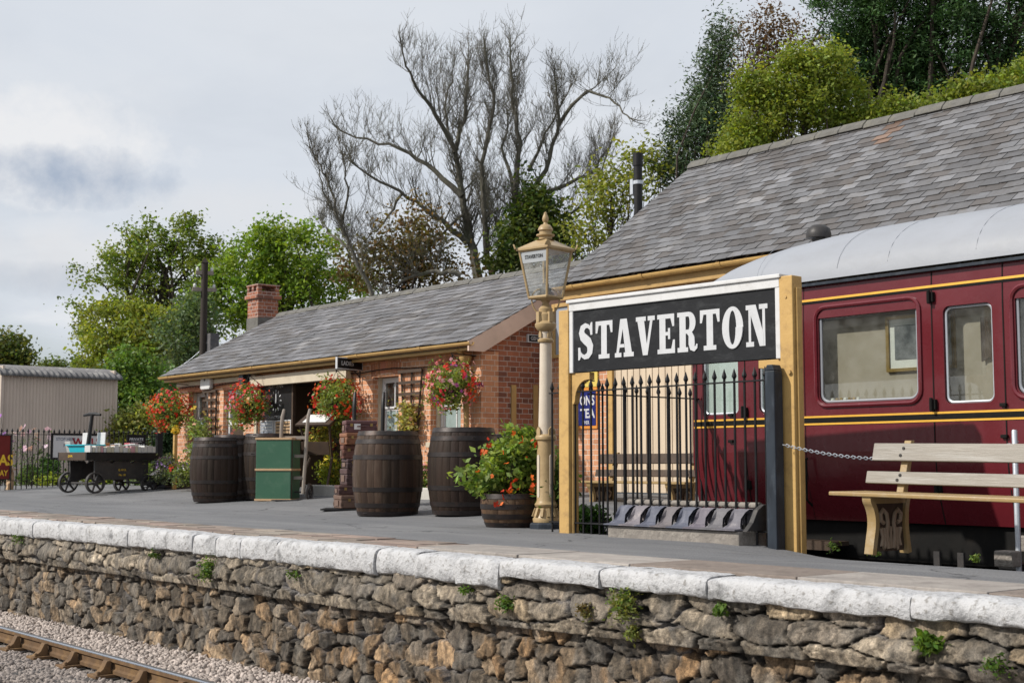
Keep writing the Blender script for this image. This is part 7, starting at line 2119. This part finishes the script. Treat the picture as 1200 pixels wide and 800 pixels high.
sh('climber', 'yellowing climber on the foot of the wide trellis', 476, 492, 11, 22, 12.62, (.32, .33, .10), (.42, .36, .12), 45, 20, .08, .06, [(14, .045, [(.8, .55, .35), (.75, .4, .25)], -.5)], depth=.3, cat='plant')
sh('bedding_plant', 'pink flowered plant in the bed between the two big barrels', 499, 560, 9, 16, 12.3, (.1, .16, .04), (.2, .28, .06), 30, 22, .07, .05, [(16, .035, [(.7, .1, .25), (.75, .3, .4)], -.4)], cat='plant')
sh('bedding_plant', 'leafy green plant behind the stack of suitcases', 395, 505, 6, 14, 12.4, (.25, .28, .05), None, 16, 18, .06, .05, None, cat='plant')
sh('nettle_patch', 'low dark green nettles under the left post of the name board', 690, 612, 17, 13, 9.15, (.03, .075, .015), (.05, .11, .02), 60, 26, .06, .06, None, cat='weeds')
sh('climber', 'dark leafy plant between the lamp post and name board', 653, 575, 7, 36, 9.4, (.05, .1, .02), (.09, .15, .03), 60, 22, .07, .06, None, cat='plant')
# garden along the railing
GB = 'low plants along the railing'
k = 0
for (px, py, rx, rz_, c1, c2, lab) in ((36, 560, 20, 12, (.06, .13, .03), (.16, .22, .05), 'low green plants with a yellow bloom at the left end of the railing'), (58, 552, 17, 18, (.05, .11, .03), (.08, .16, .04), 'dark rhubarb leaved plants behind the trolley wheels'), (60, 564, 24, 6, (.3, .36, .06), (.24, .32, .05), 'bright lime green edging plants left of the trolley'), (120, 560, 34, 10, (.16, .22, .05), (.3, .36, .07), 'lime green plants seen under the trolley'), (165, 558, 16, 13, (.10, .16, .04), (.2, .28, .06), 'mixed green plants right of the trolley by the railing end')):
    sh('border_plant', lab, px, py, rx, rz_, 13.0 if px > 100 else 12.4, c1, c2, 60, 26, .11, .09, [(4, .09, [(.8, .6, .05)], 0)] if px == 36 else None, GB, 'plant', .5)
def tallflowers(name, label, px, py, rx, rz_, Y, n, cols, stemto, size):
    c = PY(px, py, Y); D = (c - EYEV).dot(FW); k = D / F_PX; base = Vector((c.x, c.y, gz(c.x, c.y)))
    t = thing(name, label, 'flowers', base); mb = MB(); V = []; rng = np.random.default_rng(px + 500)
    heads = []
    for i in range(n):
        h = c + RT * rng.normal() * rx * k * .6 + Vector((0, rng.normal() * .15, rng.normal() * rz_ * k * .6)); heads.append(h)
        mb.tube(limb_path(base + Vector((rng.normal() * .1, rng.normal() * .1, 0)), h, .08, 5), [.008, .007, .006, .005, .004, .003], 4, caps=False)
    mb.build('stem', M['barkdark'], t)
    for h in heads[:1]: pass
    allv, allf, allk = [], [], []
    for h in heads: 
        o = blossoms(t, h, (.02, .02, .02), 1, size, cols, -1.1, 'bloom', 6)
    Cn = np.concatenate([np.linspace(np.array(base), np.array(h), 9)[1:8] for h in heads]) + rng.normal(size=(7 * len(heads), 3)) * .05
    Cn = np.repeat(Cn, 3, 0) + rng.normal(size=(21 * len(heads), 3)) * .06
    V, Fq = leaf_quads(Cn, .06); npmesh('foliage', V, Fq, M['leaf'], t, colorise(len(Cn), (.08, .14, .04)))
tallflowers('cosmos', 'pink cosmos flowers on thin stems in front of the left railing', 35, 508, 22, 16, 12.0, 16, [(.75, .5, .62), (.8, .62, .72)], 0, .11)
tallflowers('phlox', 'purple phlox at the far left edge in front of the red board', 3, 512, 9, 16, 11.9, 22, [(.35, .14, .5), (.45, .22, .6)], 0, .09)

# weeds growing out of the platform wall
def weed(label, px, py, rx, rz_, col, col2, n, leaf, droop=0.0, yo=-.02):
    c = PY(px, py, edge(PY(px, py, 6.0).x) + yo); D = (c - EYEV).dot(FW); k = D / F_PX
    t = thing('wall_weed', label, 'weed', (c.x, c.y + .08, c.z), 'weeds on the platform wall')
    V, Fq, K, ce = clumps([((c.x, c.y, c.z), (rx * k, .05, rz_ * k))], n, 16, min(rx, rz_) * k * .5, leaf * .8, tuple(q * .75 for q in col), .1, tuple(q * .8 for q in col2)); V[:, 1] = np.minimum(V[:, 1], c.y + .1)
    npmesh('foliage', V, Fq, M['leaf'], t, K)
    mb = MB()
    for i in range(min(8, len(ce))): mb.tube([(c.x, c.y + .1, c.z + rz_ * k * .6), tuple(ce[i])], .004, 4)
    mb.build('stem', M['barkdark'], t)
LG, DG = (.16, .26, .05), (.09, .17, .03)
weed('bright green weed tuft under the coping between the two shortest coping stones', 244, 669, 9, 13, LG, DG, 26, .035)
weed('largest trailing wall weed hanging below the coping near the name board', 733, 710, 20, 16, LG, (.3, .3, .09), 40, .035)
weed('reddish brown trailing weed just left of the largest trailing one', 685, 714, 9, 9, (.16, .19, .05), (.25, .16, .08), 14, .03)
weed('tail of trailing leaves below the largest trailing weed', 741, 742, 7, 12, LG, (.3, .3, .09), 14, .032)
weed('small green weed under a coping joint left of centre', 592, 709, 8, 9, LG, DG, 14, .035)
weed('thin green strand under the coping at the stepped joint', 545, 691, 10, 4, DG, LG, 9, .03)
weed('spiky grass tuft low on the wall at the far right', 1087, 752, 17, 9, (.14, .25, .03), LG, 22, .06)
weed('faint green weed at the right edge of the wall', 1165, 778, 15, 12, LG, DG, 10, .03)
weed('small dark weed near the long coping stone at right', 842, 716, 7, 8, DG, LG, 9, .045)
weed('tiny green weed at the far left under the coping', 20, 631, 8, 6, DG, LG, 10, .03)
weed('pair of small weeds left of centre on the upper stones', 345, 672, 14, 6, LG, DG, 10, .03)
weed('mossy green strip of weed under the coping far left of centre', 180, 650, 18, 4, DG, LG, 10, .03)
for i, (px, py, s, lab) in enumerate(((975, 646, 8, 'sparse pale weed on the platform edge between the name board and bench'), (1025, 650, 4, 'tiny weed by the front foot of the bench'), (926, 642, 5, 'tuft of weeds between the black post and the right ochre post'), (1143, 657, 5, 'tiny weed on the platform edge right of the bench leg'))):
    p = G(px, py); D = (p - EYEV).dot(FW); k = D / F_PX
    shrub('platform_weed', lab, p + Vector((0, 0, s * k * .6)), (s * k, s * k * .5, s * k * .9), (.14, .2, .05), LG, 9, 12, .02, .025, 'weeds on the platform', 'weed', None, stem_r=.003)

# ================================================================== trees
random.seed(77)
tree('broadleaf_tree', 'tall open crowned green tree rising behind the telegraph pole', [(165, 285, 42, 30), (205, 270, 32, 20), (125, 320, 42, 22), (215, 305, 50, 30), (105, 368, 38, 18), (170, 340, 50, 45), (245, 325, 26, 26), (150, 300, 30, 26), (230, 290, 22, 22)], 56, (200, 520), (.13, .205, .035), (.22, .265, .05), 150, 70, .24, .15, trunk_r=.34, group='trees beyond the buildings', limbs=46, zbase=.0, shell=.35)
tree('broadleaf_tree', 'rounded yellow green tree in front of the tall open crowned one', [(165, 400, 52, 48), (130, 435, 40, 40), (195, 440, 40, 40), (150, 380, 36, 30)], 49, (165, 540), (.20, .255, .04), (.28, .31, .055), 165, 90, .28, .15, trunk_r=.22, group='trees beyond the buildings', zbase=.0)
tree('broadleaf_tree', 'bright green dense tree behind the chimney', [(300, 300, 38, 34), (345, 305, 50, 45), (270, 345, 45, 45), (385, 335, 40, 32), (320, 360, 70, 40), (330, 278, 24, 16)], 54, (320, 520), (.15, .255, .03), (.25, .34, .05), 240, 85, .28, .16, trunk_r=.32, group='trees beyond the buildings', zbase=.0)
tree('willow_tree', 'grey green willow below the telegraph pole', [(215, 405, 30, 40), (235, 375, 22, 30), (205, 450, 28, 35)], 46, (215, 540), (.15, .2, .11), (.11, .17, .07), 120, 70, .26, .13, trunk_r=.12, group='trees beyond the buildings', zbase=.0)
tree('broadleaf_tree', 'dark green bushy tree filling the gap between shed and brick building', [(165, 470, 32, 50), (150, 440, 20, 30), (190, 480, 30, 45), (178, 520, 40, 40)], 42, (170, 560), (.09, .175, .035), (.17, .27, .055), 200, 80, .25, .13, trunk_r=.15, group='trees beyond the buildings', zbase=.0)
tree('broadleaf_tree', 'distant tree with a broken crown above the left end of the shed roof', [(12, 412, 18, 20), (2, 425, 22, 26), (25, 425, 9, 12)], 80, (8, 540), (.06, .11, .03), (.14, .14, .03), 60, 60, .4, .26, trunk_r=.25, group='trees beyond the buildings', zbase=.0)
for (px, py, rx, rz_, lab) in ((62, 432, 12, 8, 'low distant treetop just showing over the middle of the shed roof'), (100, 430, 16, 6, 'low distant treetop showing over the right part of the shed roof')):
    tree('broadleaf_tree', lab, [(px, py, rx, rz_), (px + 3, py + 18, rx * 1.3, 18)], 85, (px, 540), (.09, .14, .05), (.14, .17, .04), 40, 50, .35, .26, trunk_r=.15, group='trees beyond the buildings', limbs=10, zbase=.0)
tree('olive_bush', 'yellowish olive bush behind the private gate sign', [(165, 508, 32, 26), (150, 520, 22, 26), (180, 520, 18, 24)], 38.5, (165, 562), (.30, .30, .08), (.2, .24, .06), 110, 60, .22, .12, trunk_r=.06, limbs=10, cat='bush', zbase=.1)
tree('dark_conifer', 'narrow dark column of conifer behind the far left hanging basket', [(193, 505, 7, 20), (193, 530, 9, 26), (193, 480, 5, 16)], 34.5, (193, 566), (.018, .05, .015), (.03, .07, .02), 90, 60, .12, .10, mat='needle', trunk_r=.05, limbs=6, squash=1.3, zbase=.15)
# behind the ridge of the small building
tree('ivy_thicket', 'sparse olive and brown thicket under the bare tree', [(470, 275, 38, 32), (440, 310, 40, 26), (500, 300, 34, 26), (520, 320, 40, 18)], 43, (470, 420), (.11, .12, .035), (.17, .10, .05), 110, 48, .34, .14, trunk_r=.12, cat='thicket', zbase=.4, limbs=50)
tree('ivy_thicket', 'ivy clad green growth round the right stems of the bare tree', [(612, 275, 18, 40), (640, 265, 20, 38), (600, 300, 24, 28), (655, 290, 20, 26), (625, 225, 10, 24)], 44, (620, 420), (.045, .09, .02), (.13, .16, .035), 170, 60, .28, .15, trunk_r=.12, cat='thicket', zbase=.4)
tree('yellow_leaved_tree', 'thin tree with scattered yellow green leaves left of the black flue', [(705, 240, 26, 34), (735, 215, 26, 36), (690, 270, 20, 24), (765, 195, 22, 30)], 40, (715, 420), (.28, .3, .05), (.2, .24, .05), 70, 42, .30, .13, trunk_r=.10, group='trees on the bank behind the station house', limbs=60, zbase=.5, shell=.2)
tree('weeping_conifer', 'drooping dark green conifer with a leaning tip beside the brown tree', [(846, 45, 9, 24), (838, 85, 18, 26), (828, 120, 28, 26), (818, 155, 36, 26), (805, 190, 36, 24), (850, 150, 20, 30)], 40, (825, 420), (.05, .09, .04), (.09, .135, .06), 190, 95, .2, .1, mat='needle', trunk_r=.14, group='trees on the bank behind the station house', squash=1.9, zbase=.6, limbs=60, shell=.25)
tree('copper_tree', 'sparse brown leaved tree between the conifers', [(890, 50, 34, 26), (925, 55, 28, 28), (905, 85, 40, 24), (875, 100, 24, 24), (905, 30, 20, 16)], 44, (895, 420), (.11, .07, .04), (.15, .085, .04), 120, 34, .34, .11, trunk_r=.14, group='trees on the bank behind the station house', limbs=90, zbase=.6, shell=.2)
tree('bushy_tree', 'broad bright yellow green bushy tree above the slate ridge', [(935, 105, 48, 40), (890, 140, 42, 40), (975, 130, 46, 40), (960, 80, 34, 26), (1020, 150, 44, 30), (870, 165, 36, 24)], 33, (940, 420), (.17, .235, .035), (.27, .31, .05), 330, 95, .20, .09, trunk_r=.16, group='trees on the bank behind the station house', zbase=.6, shell=.45)
tree('tall_conifer', 'tall dark green conifer filling the top right of the sky', [(1010, 30, 50, 40), (1060, 20, 60, 50), (1040, 80, 60, 40), (1110, 50, 60, 50), (1000, 75, 34, 30), (1090, 110, 50, 30), (1010, -30, 40, 40), (1090, -50, 70, 50)], 41, (1050, 420), (.02, .055, .015), (.065, .14, .035), 420, 150, .26, .11, mat='needle', trunk_r=.36, group='trees on the bank behind the station house', zbase=.6, limbs=70, shell=.3)
tree('tall_conifer', 'dark conifer with bare trunk showing at the right edge of the sky', [(1180, 30, 40, 60), (1160, 90, 46, 36), (1215, 80, 40, 50), (1190, -40, 50, 50), (1140, 130, 30, 20)], 40, (1165, 420), (.02, .052, .015), (.06, .125, .034), 170, 130, .26, .11, mat='needle', trunk_r=.33, group='trees on the bank behind the station house', zbase=.6, limbs=60, shell=.3)
tree('bushy_tree', 'low yellow green bush along the ridge at the right edge', [(1150, 115, 36, 22), (1190, 105, 34, 22), (1110, 135, 26, 16), (1070, 140, 30, 16), (1220, 100, 30, 30)], 33, (1150, 420), (.15, .21, .035), (.25, .29, .05), 220, 85, .2, .11, trunk_r=.12, group='trees on the bank behind the station house', zbase=.6, shell=.45)

# leafless trees
def bare_tree(name, label, D, base_px, mains, dens, seed, r0, minr=.0065, up=.5):
    rng = random.Random(seed); base = AT(base_px[0], base_px[1], D); base.z = .2
    t = thing(name, label, 'tree', base, 'bare trees'); k = D / F_PX
    trunk, twig = MB(), MB()
    def grow(p, d, L, r, lvl):
        n = 5; pts = [p]; rad = [r]; q = p.copy(); dd = d.copy()
        for i in range(n):
            dd = (dd + Vector((rng.gauss(0, .12), rng.gauss(0, .12), rng.gauss(up * .30, .10)))).normalized(); q = q + dd * (L / n); pts.append(q.copy()); rad.append(max(minr * .5, r * (1 - .8 * (i + 1) / n)))
        (trunk if lvl == 0 else twig).tube(pts, rad, 6 if r > .05 else (4 if r > .02 else 3), caps=False)
        if lvl < 3 and L > .22:
            m = {0: 4, 1: 5, 2: 4}[lvl]
            for j in range(m):
                f = rng.uniform(.2, 1.0); i = min(n - 1, int(f * n)); b_ = pts[i].lerp(pts[i + 1], f * n - i)
                ax = Vector((rng.gauss(0, 1), rng.gauss(0, 1), rng.gauss(.35, .8))).normalized(); nd = (dd * .75 + ax * .75).normalized()
                grow(b_, nd, L * rng.uniform(.38, .68), max(minr, rad[i] * rng.uniform(.4, .62)), lvl + 1)
    for pl_, ra_, rb_ in mains:
        off = rng.uniform(-1.2, 1.2); P = []
        for i, (px, py) in enumerate(pl_):
            P.append(AT(px, py, D) + FH * off * (i / (len(pl_) - 1)) * 1.8)
        if pl_[0][1] > 325: P.insert(0, Vector((P[0].x, P[0].y, .2)))
        # refine with wobble
        Q = []
        for i in range(len(P) - 1):
            for j in range(4):
                q = P[i].lerp(P[i + 1], j / 4); Q.append(q + Vector((rng.gauss(0, 1), rng.gauss(0, 1), rng.gauss(0, 1))) * (.035 if j else .01))
        Q.append(P[-1]); m = len(Q); rr = [(ra_ + (rb_ - ra_) * (i / (m - 1)) ** .75) * k * .82 for i in range(m)]
        trunk.tube(Q, rr, 8, caps=False)
        Lt = sum((Q[i + 1] - Q[i]).length for i in range(m - 1))
        for j in range(int(Lt * dens)):
            f = rng.uniform(.28, 1.0); i = min(m - 2, int(f * (m - 1))); b_ = Q[i]; td = (Q[i + 1] - Q[i]).normalized()
            ax = Vector((rng.gauss(0, 1), rng.gauss(0, 1), rng.gauss(.9, .6))).normalized(); nd = (td * .45 + ax).normalized()
            grow(b_, nd, rng.uniform(.6, 1.5) * (1.15 - .35 * f), max(minr * 1.6, rr[i] * rng.uniform(.18, .4)), 1)
        for _ in range(3): grow(Q[-1], (Q[-1] - Q[-3]).normalized(), .8, rr[-1], 1)
    trunk.build('trunk', M['bark'], t, smooth=True); twig.build('twigs', M['bark'], t)
    return t
bare_tree('bare_tree', 'large leafless grey tree with spreading crown in the middle of the sky', 45, (570, 400), [
    ([(562, 335), (550, 280), (541, 225), (533, 175), (545, 125), (548, 75)], 9, 1.6),
    ([(548, 285), (510, 255), (470, 228), (425, 205)], 5, 1.3), ([(541, 230), (500, 190), (455, 165), (402, 150)], 4.6, 1.2),
    ([(534, 175), (512, 140), (490, 112), (478, 85)], 4.2, 1.2), ([(577, 338), (569, 270), (565, 200), (580, 135), (572, 95)], 6.5, 1.3),
    ([(613, 338), (608, 280), (604, 225), (610, 170), (600, 115), (598, 70)], 8, 1.4), ([(607, 250), (640, 200), (655, 140), (650, 95)], 5, 1.2),
    ([(610, 235), (665, 213), (700, 190), (722, 150)], 4, 1.1), ([(655, 145), (688, 112), (712, 125), (730, 150)], 3, 1.0), ([(604, 225), (588, 165), (595, 125)], 3.4, 1.1),
    ([(470, 228), (448, 255), (425, 270)], 2.2, .9), ([(612, 290), (660, 262), (690, 240), (705, 200)], 3, .9), ([(545, 250), (505, 285), (470, 300)], 2.5, .8), ([(600, 338), (590, 280), (575, 240), (560, 215)], 3.5, 1.2), ([(620, 200), (640, 150), (668, 95)], 3, .9), ([(533, 180), (520, 120), (528, 70)], 2.6, .9)], 6.6, 5, .3)
bare_tree('bare_tree', 'smaller leafless tree leaning left over the roof of the brick building', 41, (440, 420), [
    ([(436, 345), (415, 300), (398, 260), (385, 215), (372, 190)], 4.5, 1.0), ([(410, 290), (390, 275), (376, 262), (368, 250)], 2.2, .8), ([(400, 262), (412, 225), (408, 195)], 2.2, .8), ([(395, 250), (378, 225), (374, 195)], 1.8, .7), ([(540, 322), (510, 316), (480, 322), (462, 332)], 4, 1.5)], 5.0, 9, .2)

# telegraph pole, flue
pt = AT(238, 410, 43); h1 = AT(236, 303, 43).z
t = thing('telegraph_pole', 'old dark telegraph pole with two short arms beside the chimney', 'telegraph pole', (pt.x, pt.y, 0.0)); mb = MB(); mb.tube([(pt.x, pt.y, -.2), (pt.x, pt.y, h1 - .1)], [.125, .105], 10); mb.build('shaft', M['pole'], t, smooth=True)
mb = MB(); mb.lathe([(.16, h1 - .1), (.03, h1 + .06)], 4, (pt.x, pt.y, 0), .4); mb.build('cap', M['pole'], t)
for dz, L_ in ((-.42, .55), (-.95, .75)):
    mb = MB(); mb.box((pt.x, pt.y, h1 + dz), (.1, L_, .12), rotz(-YAW + .35)); a_ = mb.build('arm', M['greywood'], t); mb = MB()
    for s_ in (-1, 1):
        v_ = rotz(-YAW + .35) @ Vector((0, s_ * L_ * .4, 0)); mb.lathe([(.04, 0), (.05, .06), (.03, .12)], 8, (pt.x + v_.x, pt.y + v_.y, h1 + dz + .061))
    mb.build('insulator', M['white'], a_)
mb = MB(); q_ = AT(249, 402, 43); mb.box(tuple(q_), (.3, .3, .6)); mb.tube([tuple(q_), (pt.x, pt.y, q_.z)], .05, 5); mb.build('transformer', M['ironlight'], t)
w0 = AT(176, 436, 43); w1 = AT(238, 408, 43); mb = MB(); mb.tube([w0 + (w1 - w0) * (i / 10) - Vector((0, 0, .25 * math.sin(PI * i / 10))) for i in range(11)], .012, 4); mb.build('wire', M['steel'], t)
pfl = PY(748, 245, 18.6); t = thing('stove_flue', 'black stove flue pipe standing behind the left verge of the station house', 'flue', (pfl.x, 18.6, 0)); zt = PY(747, 180, 18.6).z
mb = MB(); mb.lathe([(.085, -.1), (.085, zt - .25), (.1, zt - .25), (.1, zt)], 14, (pfl.x, 18.6, 0)); mb.build('pipe', M['black'], t, smooth=True)
mb = MB(); mb.lathe([(.1, zt - .62), (.1, zt - .55)], 14, (pfl.x, 18.6, 0)); mb.bb(pfl.x - .18, pfl.x - .1, 18.55, 18.65, zt - .8, zt - .5); mb.build('clamp', M['steel'], t)
